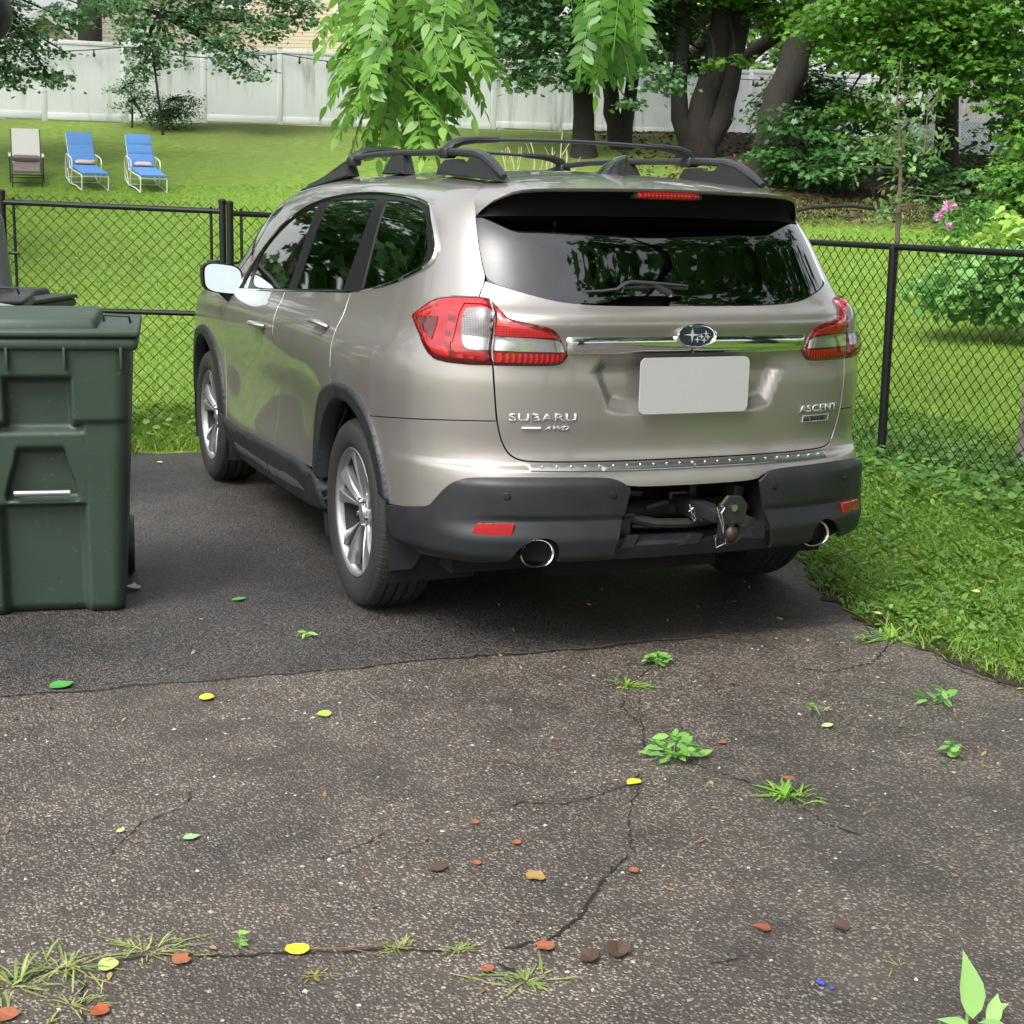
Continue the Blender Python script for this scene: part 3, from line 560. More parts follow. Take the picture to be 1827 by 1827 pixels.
def tree(label, stems, blobs, leaf, size, npr, name='maple_tree', cat='tree', group=None, shape=MAPLE, branches=True):
    """stems: list of [points...], r0, r1 ; blobs (x,y,z,r)"""
    b0 = stems[0][0][0]; npr = npr*2.6 if size < .15 else npr*1.8; blobs = [(x, y, z, r*1.12) for x, y, z, r in blobs]; e = empty(name, tuple(b0), label, cat, 0, group); L = Vector(b0)
    mb = MB()
    for pts, r0, r1 in stems:
        n = len(pts); P = [Vector(tuple(p))-L for p in pts]; Q = []
        for i in range(n-1):
            for j in range(4): Q.append(P[i].lerp(P[i+1], j/4)+Vector((random.gauss(0, r0*.06), random.gauss(0, r0*.06), 0)))
        Q.append(P[-1]); m = len(Q); rr = [(r0+(r1-r0)*i/(m-1))*(1+.5*math.exp(-i*1.3) if i < 4 else 1) for i in range(m)]; mb.tube(Q, rr, 12)
    mb.build('trunk', BARK, e)
    if branches:
        mb = MB(); tops = [Vector(tuple(s[0][-1]))-L for s in stems]+[(Vector(tuple(s[0][-1]))*.5+Vector(tuple(s[0][max(0, len(s[0])-2)]))*.5)-L for s in stems]
        for (x, y, z, r) in blobs:
            q = Vector((x, y, z))-L; a = min(tops, key=lambda w: (w-q).length)
            if (a-q).length < 9: limb(mb, a, q, .05+.012*r, .012, .12, 6)
        mb.build('branches', BARK, e)
    C, N = blob_pts([(x-L.x, y-L.y, z-L.z, r) for x, y, z, r in blobs], npr); scatter('crown', C, N, size, shape, leaf, e, tilt=.45); return e
up = lambda p, dz, dx=0, dy=0: (p[0]+dx, p[1]+dy, p[2]+dz)
gr = lambda px, D, dx=0: (lambda p: (p[0], p[1], hz1(p[0], p[1])-.15))(spot(px, 300, D))
# slim maple by the left of the fence, leaning stem
b_ = gr(293, 31.5); tree('small maple with a thin leaning stem hanging over the white fence on the left', [[[b_, spot(282, 175, 31), spot(272, 90, 31), spot(300, -40, 31)], .03, .02]],
    [B(x, y, 31, r) for x, y, r in ((225, 20, .55), (265, 55, .6), (330, 20, .6), (300, 95, .45), (380, 60, .6), (420, 100, .5), (470, 40, .55), (520, 10, .5), (395, 5, .7), (455, 125, .28), (250, 105, .35), (215, -30, .8), (330, -50, .9), (460, -50, .9), (245, 130, .25), (560, 20, .4))], ML3, .085, 520)
b_ = gr(-150, 27); tree('maple reaching in from the left edge above the loungers', [[[b_, up(b_, 2.6), up(b_, 5, 1)], .22, .12]],
    [B(x, y, 27, r) for x, y, r in ((10, 70, .5), (40, 110, .45), (85, 130, .35), (20, 150, .3), (60, 60, .45), (110, 30, .4), (-30, 100, .6), (-80, 30, .9), (150, 10, .35), (20, 20, .4), (-60, -60, 1.2), (120, 95, .2), (200, -10, .4))], ML3, .085, 520)
b_ = gr(168, 42); tree('dark bare trunk standing behind the white fence at left', [[[b_, up(b_, 3), up(b_, 8, .1)], .36, .30]], [B(100, -120, 42, 1.6), B(230, -120, 42, 1.6), B(160, -170, 42, 2)], ML1, .12, 90)
# big maples at right
b_ = gr(1042, 30); tree('maple with a straight dark trunk right of the shark fin antenna', [[[b_, spot(1040, 180, 30), spot(1036, 60, 30), spot(1040, -120, 30)], .23, .17]],
    [B(x, y, 29, r) for x, y, r in ((920, 60, .8), (980, 100, .8), (930, 135, .45), (1010, 30, .9), (1060, 80, .6), (900, 10, .8), (1120, 90, .5), (870, 60, .5), (1000, 140, .35), (1040, 120, .4), (950, -40, 1.2), (1080, -50, 1.2), (860, -60, 1.2))]+[B(1120, 180, 28.5, .28), B(1165, 130, 28.5, .45), B(1200, 145, 28.5, .3)], ML3, .10, 430)
b_ = gr(1107, 31); s1 = [[b_, spot(1092, 200, 31), spot(1085, 100, 31), spot(1060, -60, 31)], .20, .12]; s2 = [[b_, spot(1120, 200, 31), spot(1135, 100, 31), spot(1150, -60, 31)], .17, .10]
tree('twin stemmed maple just right of the straight trunk', [s1, s2], [B(x, y, 30.5, r) for x, y, r in ((1150, 60, .8), (1190, 100, .6), (1140, 0, 1), (1220, 40, .7), (1100, -60, 1.3), (1240, 115, .3), (1290, 108, .3), (1260, -40, 1))], ML1, .11, 380)
b_ = gr(1240, 30); s1 = [[b_, spot(1213, 210, 30), spot(1213, 120, 30), spot(1225, -60, 30)], .20, .14]; s2 = [[b_, spot(1250, 210, 30), spot(1280, 100, 30), spot(1310, -80, 30)], .32, .24]; s3 = [[b_, spot(1285, 210, 30), spot(1308, 100, 30), spot(1345, -80, 30)], .26, .2]
tree('big three stemmed maple leaning right at the top of the bank', [s1, s2, s3], [B(x, y, 29, r) for x, y, r in ((1390, -10, .9), (1430, 30, .6), (1370, 35, .4), (1330, -60, 1.3), (1480, 20, .8), (1250, -70, 1.2), (1270, 112, .22), (1310, 108, .2))], ML2, .11, 380)
b_ = gr(1375, 28); s1 = [[b_, spot(1377, 240, 28), spot(1392, 170, 28), spot(1418, 100, 28), spot(1455, 30, 28), spot(1500, -50, 28), spot(1560, -140, 28)], .36, .22]
tree('maple with a thick trunk curving to the right', [s1], [B(x, y, 26, r) for x, y, r in ((1500, 30, .8), (1570, 70, .7), (1640, 30, .8), (1620, 110, .5), (1700, 70, .8), (1790, 40, .9), (1740, 130, .6), (1800, 130, .6), (1560, -20, 1), (1700, -40, 1.2), (1820, -40, 1.2), (1680, 150, .4), (1530, 100, .35), (1780, 180, .35))], ML2, .11, 430)
b_ = gr(1688, 29); tree('dark trunked maple at right in front of the lattice fence', [[[b_, spot(1690, 180, 29), spot(1685, 80, 29), spot(1700, -60, 29)], .24, .17], [[spot(1690, 130, 29), spot(1740, 40, 29), spot(1790, -60, 29)], .1, .07]],
    [B(x, y, 27, r) for x, y, r in ((1500, 195, .35), (1545, 180, .4), (1590, 150, .35), (1480, 235, .3), (1560, 215, .35), (1640, 190, .4), (1800, 220, .5), (1827, 270, .5), (1660, 100, .7), (1760, 110, .7), (1840, 180, .7), (1720, -10, 1.1), (1600, 240, .3))], ML2, .10, 430)
for k, (px, py, D, r) in enumerate([(1050, -260, 29, 2.2), (1250, -300, 29, 2.4), (1450, -280, 27, 2.4), (1650, -260, 27, 2.4), (1850, -240, 28, 2.4), (1150, -450, 31, 2.6), (1400, -480, 29, 2.6), (1700, -460, 29, 2.6)]):
    p = spot(px, py, D); gx, gy = p[0]+2.0, p[1]+6; tree('unseen tree added to shade the bank, crown out of frame, %s' % ['over the straight trunk', 'over the three stems', 'over the curved trunk', 'over the lattice fence', 'at the far right', 'high over the twin stems', 'high over the lit gap', 'high at far right'][k], [[[(gx, gy+8, hz1(gx, gy+8)-.1), (gx, gy+8, 6), (p[0], p[1]+1, p[2])], .3, .12]], [(p[0], p[1], p[2], r), (p[0]+1.5, p[1]-1, p[2]+.6, r*.9), (p[0]-1.5, p[1]+1, p[2]+.7, r*.9), (p[0], p[1], p[2]+1.6, r)], ML1, .2, 40, branches=False)  # out-of-frame crowns added to block sky light over the bank
# shaded understorey
for k, (px, py, D, rs, m, lab) in enumerate([(1420, 235, 27, ((0, 60, .5), (-40, 30, .45), (40, 75, .5), (-10, -20, .5), (50, 20, .5), (80, 60, .45)), ML1, 'dark shaded bush behind the right roof rail'), (1440, 150, 29, ((0, 0, .7), (-50, 40, .5), (60, 30, .6), (110, 60, .5), (20, 70, .5)), ML1, 'dark evergreen bush in front of the curved trunk'),
        (1560, 265, 26, ((0, 0, .4), (-50, 20, .4), (45, 10, .4), (90, 30, .3), (-80, 45, .35)), ML1, 'low maple seedling thicket on the bank'), (1810, 300, 24, ((0, 0, .45), (30, -50, .5), (-20, 50, .4), (40, 40, .5)), ML2, 'leafy bush at the right edge on the bank'), (1720, 320, 26, ((0, 0, .3), (-50, 10, .25), (60, 5, .3)), ML1, 'small dark bush below the lattice fence')]):
    b_ = spot(px, py+60, D); b_ = (b_[0], b_[1], hz1(b_[0], b_[1])-.05)
    tree(lab, [[[b_, spot(px, py+20, D), spot(px, py, D)], .03, .015]], [B(px+a, py+b, D, r) for a, b, r in rs], m, .10, 600, 'bush', 'bush')
b_ = gr(236, 32.3); tree('airy light green shrub against the white fence', [[[b_, spot(236, 200, 32.3), spot(232, 150, 32.3)], .03, .01]], [B(x, y, 32.3, r) for x, y, r in ((235, 155, .3), (215, 160, .22), (250, 175, .25), (225, 190, .25), (255, 210, .15), (240, 140, .22))], ML3, .07, 900, 'shrub', 'shrub', shape=OVAL)
b_ = gr(300, 32); tree('dense dark rounded shrub against the white fence', [[[b_, spot(300, 215, 32), spot(300, 180, 32)], .03, .01]], [B(x, y, 32, r) for x, y, r in ((300, 185, .42), (280, 200, .35), (322, 195, .36), (305, 212, .4), (325, 172, .25))], ML1, .06, 1500, 'shrub', 'shrub', shape=OVAL)
# far greenery beyond the fence and lit gap at the right
for k, (px, py, D, r, m, lab) in enumerate([(1480, 95, 52, 2.2, ML2, 'sunlit pale green tree in the gap between the trunks'), (1600, 60, 60, 3, ML2, 'hazy tree far behind the right hand fence'), (1340, 90, 50, 2.2, ML2, 'bright green tree seen between the leaning trunks'), (780, 10, 50, 3, ML1, 'dark tree behind the white fence above the hanging branch'), (1780, 60, 55, 3.5, ML1, 'dark tree behind the fence at the right edge'), (1130, 60, 52, 3, ML1, 'dark tree far behind the twin stems'), (960, 30, 54, 3.2, ML1, 'shaded tree behind the fence left of the trunks')]):
    b_ = gr(px, D); c_ = B(px, py, D, r); tree(lab, [[[b_, (c_[0], c_[1], c_[2])], .25, .12]], [c_, (c_[0]-r, c_[1], c_[2]+r*.9, r*.9), (c_[0]+r, c_[1], c_[2]+r*.8, r*.9), (c_[0], c_[1], c_[2]+r*1.8, r)], m, .22, 90, 'tree', 'tree', None)
# trees behind and beside the viewer, seen in the car's glass and paint
def bigtree(x, y, h, R_, lab, m=ML1, n=26, npr=48, seed=1, low=.42):
    rs = np.random.default_rng(seed); z0 = hz1(x, y); bl = []
    for k in range(n):
        a = rs.uniform(0, 6.28); q = R_*math.sqrt(rs.random()); bl.append((x+math.cos(a)*q, y+math.sin(a)*q, z0+h*(low+(.97-low)*rs.random()*(1-.35*q/R_)), rs.uniform(.9, 1.9)))
    tree(lab, [[[(x, y, z0-.1), (x+.1, y, z0+h*.3), (x+.3, y+.2, z0+h*.75)], .3, .12]], bl, m, .2, npr)
bigtree(5.2, -6.0, 10.5, 5.2, 'large maple behind the viewer on the right', seed=2, n=34); bigtree(3.4, -3.6, 9.0, 5.2, 'spreading tree whose branches hang over the car', ML1, 40, 30, seed=11); xl, yl = S2W(34, -20); bigtree(xl, yl, 12, 6.0, 'tall maple far beyond the left edge', seed=8, n=36); xl, yl = S2W(45, -17); bigtree(xl, yl, 13, 6.0, 'tall maple behind the fence beyond the left edge', seed=9, n=30); bigtree(.4, -8.2, 10, 4.6, 'spreading maple just behind the viewer', seed=12, n=30); bigtree(-1.2, -15, 12, 4.5, 'large maple directly behind the viewer', seed=3, n=26); bigtree(9.5, -1.5, 10, 4.2, 'large maple to the right of the driveway', seed=4, n=34); xl, yl = S2W(22, -14); bigtree(xl, yl, 11, 5.0, 'large maple beyond the left edge of the garden', seed=6, n=34); xl, yl = S2W(12, -12); bigtree(xl, yl, 9, 3.6, 'maple left of the driveway out of view', seed=7, n=22); bigtree(-7.2, 14.5, 8, 3.8, 'unseen low maple added beyond the left edge to darken the side window reflections', seed=5, n=42, npr=60, low=.12)  # last one, low at far left, is added to darken the side glass
# hanging compound-leaf branches in the foreground
def pinnate(base, d, L, nl, ll, C, D_, N_, S_, stems, droop=.5):
    base = np.array(base); d = np.array(d, float); d /= np.linalg.norm(d); side = np.cross(d, [0, 0, 1]); side /= np.linalg.norm(side)+1e-9; tw = RNG.normal(0, .35); nrm0 = np.cross(side, d); side = side*math.cos(tw)+nrm0*math.sin(tw); P = [base]
    for i in range(1, 13):
        dd = d*1.0; dd[2] -= droop*(i/12)*1.3; dd /= np.linalg.norm(dd); P.append(P[-1]+dd*L/12)
    stems.append((P, .0026)); P = np.array(P)
    for k in range(nl):
        f = (k+1)/(nl+.5); q = f*12; i = min(11, int(q)); p = P[i]+(P[i+1]-P[i])*(q-i); ax = P[i+1]-P[i]; ax /= np.linalg.norm(ax)
        for s in ((-1, 1) if k < nl-1 else (0,)):
            dl = side*s*1.0+ax*(.45 if s else 1)+np.array([0, 0, -.35])+RNG.normal(0, .12, 3); dl /= np.linalg.norm(dl); l = ll*(1-.35*abs(f-.45))*RNG.uniform(.85, 1.1)
            C.append(p+dl*l*.55); D_.append(dl); nn = np.cross(ax, dl); nn = nn if np.linalg.norm(nn) > .1 else np.array([0, 0, 1.]); nn /= np.linalg.norm(nn); nn *= np.sign(nn[2]) or 1; N_.append(nn+RNG.normal(0, .2, 3)); S_.append(l)
LANCE = [(0, -.52), (.14, -.40), (.22, -.22), (.23, -.04), (.18, .16), (.09, .38), (0, .58), (-.09, .38), (-.18, .16), (-.23, -.04), (-.22, -.22), (-.14, -.40)]
def hang(label, limbpts, fronds, ll, mat, r=.02):
    e = empty('hanging_branch', tuple(limbpts[0]), label, 'branch'); L = np.array(limbpts[0]); C, D_, N_, S_, st = [], [], [], [], []
    mb = MB(); mb.tube([np.array(p)-L for p in limbpts], [r*(1-.6*i/len(limbpts)) for i in range(len(limbpts))], 8)
    for (px, py, D, ang, Lf_, nl, dz) in fronds:
        b = spot(px, py, D)-L; rr, uu = RC[0], RC[1]; d = rr*math.cos(ang)-uu*math.sin(ang)+RC[2]*dz; pinnate(b, d, Lf_, nl, ll, C, D_, N_, S_, st, RNG.uniform(.15, .75))
        lp = min([np.array(p)-L for p in limbpts], key=lambda q: np.linalg.norm(q-b)); mb.tube([lp, (lp+b)/2+np.array([0, 0, .03]), b], .004, 5)
    for P, rr in st: mb.tube(P, rr, 5)
    mb.build('stem', pbr('green_twig_%d' % len(MATS), (.12, .2, .04), .6), e); scatter('leaves', np.array(C), np.array(N_), np.array(S_), LANCE, mat, e, tilt=.05, fold=.22, dirs=np.array(D_))
R_ = math.radians; fr = []
for k in range(125):
    px = RNG.normal(745, 52); py = RNG.uniform(-70, 185)*(1-.55*min(1, abs(px-740)/120)); fr.append((min(845, max(640, px)), py, RNG.uniform(7.3, 8.3), R_(np.clip(RNG.normal(95, 38)+(30 if px < 705 else -14), 15, 172)), RNG.uniform(.26, .42), 8, RNG.uniform(-1.1, 1.1)))
fr += [(690, 60, 7.5, R_(158), .36, 8, 0), (690, 110, 7.5, R_(140), .40, 8, .1), (700, 150, 7.6, R_(125), .38, 8, -.1), (740, 150, 7.4, R_(95), .36, 8, .2), (780, 130, 7.6, R_(75), .34, 8, -.2), (810, 90, 7.5, R_(55), .36, 8, 0), (820, -30, 7.6, R_(60), .40, 8, 0), (720, 175, 7.5, R_(110), .34, 8, 0), (760, 165, 7.7, R_(90), .30, 8, 0), (670, 140, 7.6, R_(128), .38, 8, 0), (660, 175, 7.7, R_(118), .34, 8, .1), (700, 20, 7.5, R_(165), .40, 8, 0), (680, 190, 7.6, R_(95), .28, 8, .3)]
hang('bright green compound leaves hanging over the roof of the car', [spot(900, -700, 8.6), spot(850, -350, 8.2), spot(780, -60, 7.9), spot(720, 60, 7.8), spot(690, 130, 7.7)], fr, .098, WN)
fr = [(1085+RNG.uniform(-35, 60), RNG.uniform(-70, 30), RNG.uniform(7.6, 8.4), R_(RNG.uniform(70, 110)), RNG.uniform(.3, .42), 8, RNG.uniform(-.6, .6)) for k in range(26)]+[(850, -60, 7.5, R_(75), .3, 6, 0), (1010, -70, 7.8, R_(80), .25, 5, 0)]
hang('darker compound leaves hanging above the shark fin antenna', [spot(1100, -700, 8.6), spot(1090, -250, 8.2), spot(1100, -60, 8), spot(1110, 10, 8)], fr, .10, leafmat('ailanthus_dark', (.035, .12, .015), (.07, .21, .025), (.16, .36, .05), .38, .35))
# sapling by the right fence
b_ = spot(1600, 432, 10.6); b_ = (b_[0], b_[1], hz1(b_[0], b_[1])-.02); e = empty('sapling', b_, 'thin young crab apple sapling just beyond the right hand fence', 'sapling'); L = np.array(b_)
mb = MB(); C, D_ = [], []
st = [spot(1600, 432, 10.6)-L, spot(1606, 330, 10.6)-L, spot(1605, 250, 10.6)-L, spot(1600, 180, 10.6)-L, spot(1608, 105, 10.6)-L]; mb.tube([(0, 0, 0)]+st, [.022, .019, .015, .011, .007, .004], 8)
for (p, q) in [((1606, 345), (1648, 275)), ((1648, 275), (1655, 190)), ((1648, 275), (1700, 240)), ((1604, 300), (1500, 300)), ((1604, 305), (1560, 240)), ((1602, 240), (1530, 250)), ((1602, 220), (1570, 170)), ((1600, 190), (1640, 150)), ((1600, 195), (1540, 165)), ((1604, 330), (1580, 380)), ((1604, 345), (1690, 352)), ((1655, 200), (1680, 140)), ((1605, 280), (1625, 230)), ((1602, 160), (1590, 120)), ((1606, 380), (1550, 378)), ((1603, 260), (1570, 275))]:
    dz = RNG.uniform(-.35, .35); a = spot(*p, 10.6)-L; b = spot(*q, 10.6+dz)-L; P = limb(mb, a, b, .008, .003, .06, 5, 7)
    for pt in P[1:]:
        for _ in range(6): C.append(np.array(pt)+RNG.normal(0, .05, 3)); D_.append(RNG.normal(0, 1, 3)+np.array([0, 0, -.3]))
mb.build('trunk', pbr('sapling_bark', (.13, .10, .075), .8), e); C = np.array(C); scatter('leaves', C, np.tile([0, 0, 1.], (len(C), 1)), .05, OVAL, leafmat('sapling_leaf', (.06, .15, .035), (.12, .25, .06), (.25, .40, .13), .3, .4), e, tilt=.5, dirs=np.array(D_))
# flowers and leafy perennials beyond the right fence
def shrub(px, py, D, blobs, leaf, size, npr, label, cat='plant', name='garden_plant', flowers=None, shape=OVAL):
    p = spot(px, py, D); b_ = (p[0], p[1], hz1(p[0], p[1])); e = empty(name, b_, label, cat); L = np.array(b_); bl = [B(px+a, py+b, D, r) for a, b, r in blobs]; mb = MB()
    for x, y, z, r in bl:
        q = np.array([x, y, z])-L; limb(mb, (q[0]*.8, q[1]*.8, max(0, q[2]-.5)), q, .004, .002, .05, 4, 4)
    mb.build('stem', leaf, e); C, N = blob_pts([(x-L[0], y-L[1], z-L[2], r) for x, y, z, r in bl], npr, .9, .2); scatter('leaves', C, N, size, shape, leaf, e, tilt=.6)
    if flowers:
        for fx, fy in flowers:
            c = spot(fx, fy, D-.1)-L; mm = 46; Q = c+np.clip(RNG.normal(0, .018, (mm, 3)), -.03, .03); scatter('flower_head', Q, Q-c+np.array([0, -.02, .01]), .03, ROUND, PINK, e, tilt=.3)
PINK = leafmat('pink_petal', (.62, .22, .48), (.72, .34, .60), (.82, .5, .72), .25, .5)
GP = leafmat('perennial_leaf', (.05, .16, .03), (.09, .25, .045), (.18, .36, .08), .3, .45); GR2 = leafmat('rounded_leaf', (.10, .27, .06), (.17, .38, .09), (.28, .50, .16), .3, .4)
shrub(1712, 425, 15.5, [(0, 0, .28), (30, -20, .28), (-15, 10, .23), (45, 20, .28), (20, 30, .28), (15, -50, .15), (55, -55, .15), (70, 0, .26), (5, -30, .2), (50, -30, .24)], GP, .062, 2300, 'tall phlox plant with pink flower heads beyond the right fence', flowers=[(1690, 362), (1686, 372), (1673, 388), (1692, 403), (1681, 378), (1700, 368)])
shrub(1765, 500, 14.0, [(-85, -5, .22), (-35, -5, .30), (10, -15, .34), (50, 0, .34), (-60, 15, .22), (85, -10, .38), (10, 25, .28), (50, 25, .30), (100, 20, .36), (-20, 20, .26), (75, 25, .28), (30, -35, .30), (90, -45, .34), (-100, 0, .16)], GR2, .085, 2500, 'mound of round pale green leaves seen through the right fence', shape=ROUND)
shrub(1805, 405, 14.8, [(0, 0, .23), (20, 30, .26), (-20, 40, .2), (25, -30, .2), (-35, 20, .18), (40, 10, .26), (20, 60, .26)], leafmat('yellow_green_leaf', (.22, .40, .05), (.34, .52, .08), (.45, .6, .15), .35, .4), .085, 1500, 'yellow green leafy plant at the right edge above the fence', shape=ROUND)
# bare twigs on the bank behind the roof
TW = pbr('pale_twig', (.42, .36, .25), .8); b_ = gr(950, 24); e = empty('bare_bush', b_, 'bare pale twigs sticking up behind the roof of the car', 'bush'); mb = MB()
for (px, py) in [(930, 262), (905, 262), (962, 300), (985, 262), (1010, 268), (1003, 235), (975, 275), (1020, 295), (945, 250), (895, 268)]:
    a = spot(px+RNG.uniform(-15, 15), 318, 24)-np.array(b_); q = spot(px, py, 24)-np.array(b_); limb(mb, a, q, .014, .006, .08, 5, 5); m_ = (a+q)/2; limb(mb, m_, m_+np.array([RNG.uniform(-.2, .2), 0, .25]), .009, .004, .05, 4, 3)
mb.build('twigs', TW, e)
# fallen branch on the bank
P = [spot(1395, 345, 24), spot(1450, 328, 24.2), spot(1520, 322, 24.4), spot(1590, 338, 24.5)]; mb = MB(); mb.tube([(p[0], p[1], hz1(p[0], p[1])+.12+.1*math.sin(i)) for i, p in enumerate(P)], .035, 7); tag(mb.build('fallen_branch', BARK), 'long fallen branch lying on the shaded bank', 'branch')
# grey stockade fence and lattice fence at right
GREY = pbr('grey_wood', (.24, .24, .225), .85, var=.35, vscale=3); LAT = pbr('lattice_white', (.72, .76, .80), .5)
def picket(A, Bp, h, w, gap, mat, name, label, zoff=0, thick=.02, cap=False):
    e = empty(name, (A[0], A[1], hz1(A[0], A[1])+zoff), label, 'fence'); d = np.array([Bp[0]-A[0], Bp[1]-A[1]]); L = np.linalg.norm(d); ang = math.atan2(d[1], d[0]); d /= L; n = int(L/(w+gap)); mb = MB()
    for i in range(n):
        s = (i+.5)*(w+gap); x, y = A[0]+d[0]*s, A[1]+d[1]*s; z = hz1(x, y)+zoff-e.location[2]; mb.box((d[0]*s, d[1]*s, z+h/2+random.uniform(-.01, .01)), (w, thick, h), rotm(a=ang))
    mb.build('boards', mat, e, smooth=False); mb = MB()
    for q in (.15, .85): mb.box((d[0]*L/2, d[1]*L/2, (hz1(*[A[0]+d[0]*L/2, A[1]+d[1]*L/2])+zoff-e.location[2])+h*q), (L, .05, .07), rotm(a=ang))
    mb.build('rail', mat, e, smooth=False); return e
A = spot(1595, 300, 41.5); Bp = spot(2250, 300, 41.5); picket(A, Bp, 1.75, .14, .006, GREY, 'stockade_fence', 'weathered grey board fence continuing right of the white fence')
A = spot(1390, 300, 34); Bp = spot(1520, 300, 34); picket(A, Bp, 1.15, .05, .045, LAT, 'picket_fence', 'pale slatted fence half hidden in the shade behind the curved trunk', -.1)
A = spot(1585, 300, 31); Bp = spot(1800, 300, 31); e = empty('lattice_fence', (A[0], A[1], hz1(A[0], A[1])), 'bright white lattice fence below the dark trunk at right', 'fence'); d = np.array([Bp[0]-A[0], Bp[1]-A[1]]); Ln = np.linalg.norm(d); ang = math.atan2(d[1], d[0]); zt = 1.53+(400-218)/FPX*31-e.location[2]; zl = 1.53+(400-272)/FPX*31-e.location[2]; hL = zt-zl
mb = MB(); n = int(Ln/.075)
for i in range(-int(hL/.075), n):
    for s in (-1, 1):
        x0 = i*.075; a0, a1 = (x0, x0+hL) if s > 0 else (x0+hL, x0); lo = max(0, min(a0, a1)); hi = min(Ln, max(a0, a1))
        if hi-lo < .05: continue
        f = lambda xx: (xx-a0)/(a1-a0)*hL; pa, pb = (lo, f(lo)), (hi, f(hi)); mx_, mz_ = (pa[0]+pb[0])/2, (pa[1]+pb[1])/2
        LL = math.hypot(pb[0]-pa[0], pb[1]-pa[1]); aa = math.atan2(pb[1]-pa[1], pb[0]-pa[0]); mb.box((math.cos(ang)*mx_, math.sin(ang)*mx_+.008*s, zl+mz_), (LL, .01, .035), rotm(a=ang) @ rotm((0, 1, 0), -aa))
mb.build('lattice', LAT, e, smooth=False); mb = MB()
for q in (0, 1): mb.box((math.cos(ang)*Ln/2, math.sin(ang)*Ln/2, zl+hL*q), (Ln, .05, .07), rotm(a=ang))
for q in (0, .55, 1): mb.box((math.cos(ang)*Ln*q, math.sin(ang)*Ln*q, zt/2), (.09, .09, zt+.1))
mb.build('frame', LAT, e, smooth=False)
# ------------------------------------------------------------------ chain link fences
BKM = pbr('black_steel', (.007, .008, .007), .5, spec=.35, var=.2)
def link_mesh(L, z0f, z1f, pitch, r=.0030):
    """woven diamonds in the xz plane, x 0..L ; returns V,F"""
    hp = pitch/2; V, F = [], []
    ns = int(L/hp)+1
    for i in range(ns):
        x0 = i*hp; z1 = z1f(min(x0, L)); z0 = z0f(min(x0, L)); n = int((z1-z0)/hp)
        sg = 1 if i % 2 == 0 else -1; P = []
        for k in range(n+1):
            s = sg if k % 2 == 0 else -sg; P.append((min(L, max(0, x0+s*hp*.5)), s*.0028, z1-k*hp))
        base = len(V)
        for (x, y, z) in P: V += [(x-r, y-r*.6, z), (x+r, y-r*.6, z), (x, y+r, z)]
        for k in range(n):
            a = base+3*k; b = a+3
            F += [(a, a+1, b+1, b), (a+1, a+2, b+2, b+1), (a+2, a, b, b+2)]
    return np.array(V), np.array(F)
def fence_run(name, label, A, Bp, zA, zB, hA, hB, pitch, mid=None, posts=True, bars=False, group=None, cat='gate', ends=(1, 1)):
    L = math.hypot(Bp[0]-A[0], Bp[1]-A[1]); e = empty(name, (A[0], A[1], 0), label, cat, math.atan2(Bp[1]-A[1], Bp[0]-A[0]), group)
    zt = lambda x: (zA+hA)+(zB+hB-zA-hA)*x/L; zb = lambda x: zA+(zB-zA)*x/L
    V, F = link_mesh(L, lambda x: zb(x)+.03, lambda x: zt(x)+.05, pitch); mesh_np('mesh', V, F, BKM, e)
    mb = MB(); mb.tube([(0, 0, zt(0)), (L, 0, zt(L))], .019, 10); mb.build('top_rail', BKM, e)
    if mid is not None: mb = MB(); mb.tube([(0, .0, zb(0)+mid), (L, .0, zb(L)+mid)], .018, 10); mb.build('middle_rail', BKM, e)
    for k, on in enumerate(ends):
        if on:
            x = L*k; mb = MB(); mb.tube([(x, 0, zb(x)-.15), (x, 0, zt(x)+.06)], .023 if on == 1 else .022, 12); mb.lathe([(.0, .062), (.016, .06), (.026, .05), (.026, .035)], 12, 'z', (x, 0, zt(x)+.02)); mb.build('post', BKM, e)
            mb = MB(); s = 1 if k == 0 else -1; xb = x+s*.075; mb.tube([(xb, .0, zb(x)+.03), (xb, .0, zt(x)+.03)], .010, 8)
            for q in (.12, .45, .78): z = zb(x)+(zt(x)-zb(x))*q; mb.box(((x+xb)/2+s*.01, -.005, z), (.11, .03, .02), None, .003); mb.tube([(xb-.02, -.02, z), (xb+.035, -.02, z)], .008, 6)
            mb.build('tension_bar', BKM, e)
    return e
def gp(px, py, D): p = spot(px, py, D); return (p[0], p[1])
GA, GB, GC = gp(14, 600, 9.75), gp(400, 600, 9.75), gp(413, 600, 9.75); GD = (.15, 5.35); CORN = (2.72, 5.0)
fence_run('chain_link_gate', 'black chain link gate panel between the green bin and the car', GA, GB, .06, .05, 1.49, 1.47, .079, .80)
fence_run('chain_link_gate', 'second black chain link gate panel partly hidden behind the car', GC, GD, .05, .05, 1.46, 1.44, .079, .78, ends=(1, 2))
fence_run('chain_link_fence', 'black chain link fence running behind the hood of the car', (.2, 5.36), CORN, .05, .1, 1.42, 1.34, .074, None, cat='fence', ends=(0, 1))
GZ = gp(-1100, 600, 9.6); fence_run('chain_link_fence', 'black chain link fence beyond the left edge behind the bins', GZ, (GA[0]-.05, GA[1]+.02), .05, .05, 1.25, 1.25, .079, .75, cat='fence', ends=(0, 0))
PR = (2.76, 2.62); e = fence_run('chain_link_fence', 'black chain link fence along the right side of the driveway', CORN, (2.78, -1.6), .1, .08, 1.32, 1.30, .080, None, cat='fence', ends=(0, 1))
mb = MB(); dL = CORN[1]-PR[1]
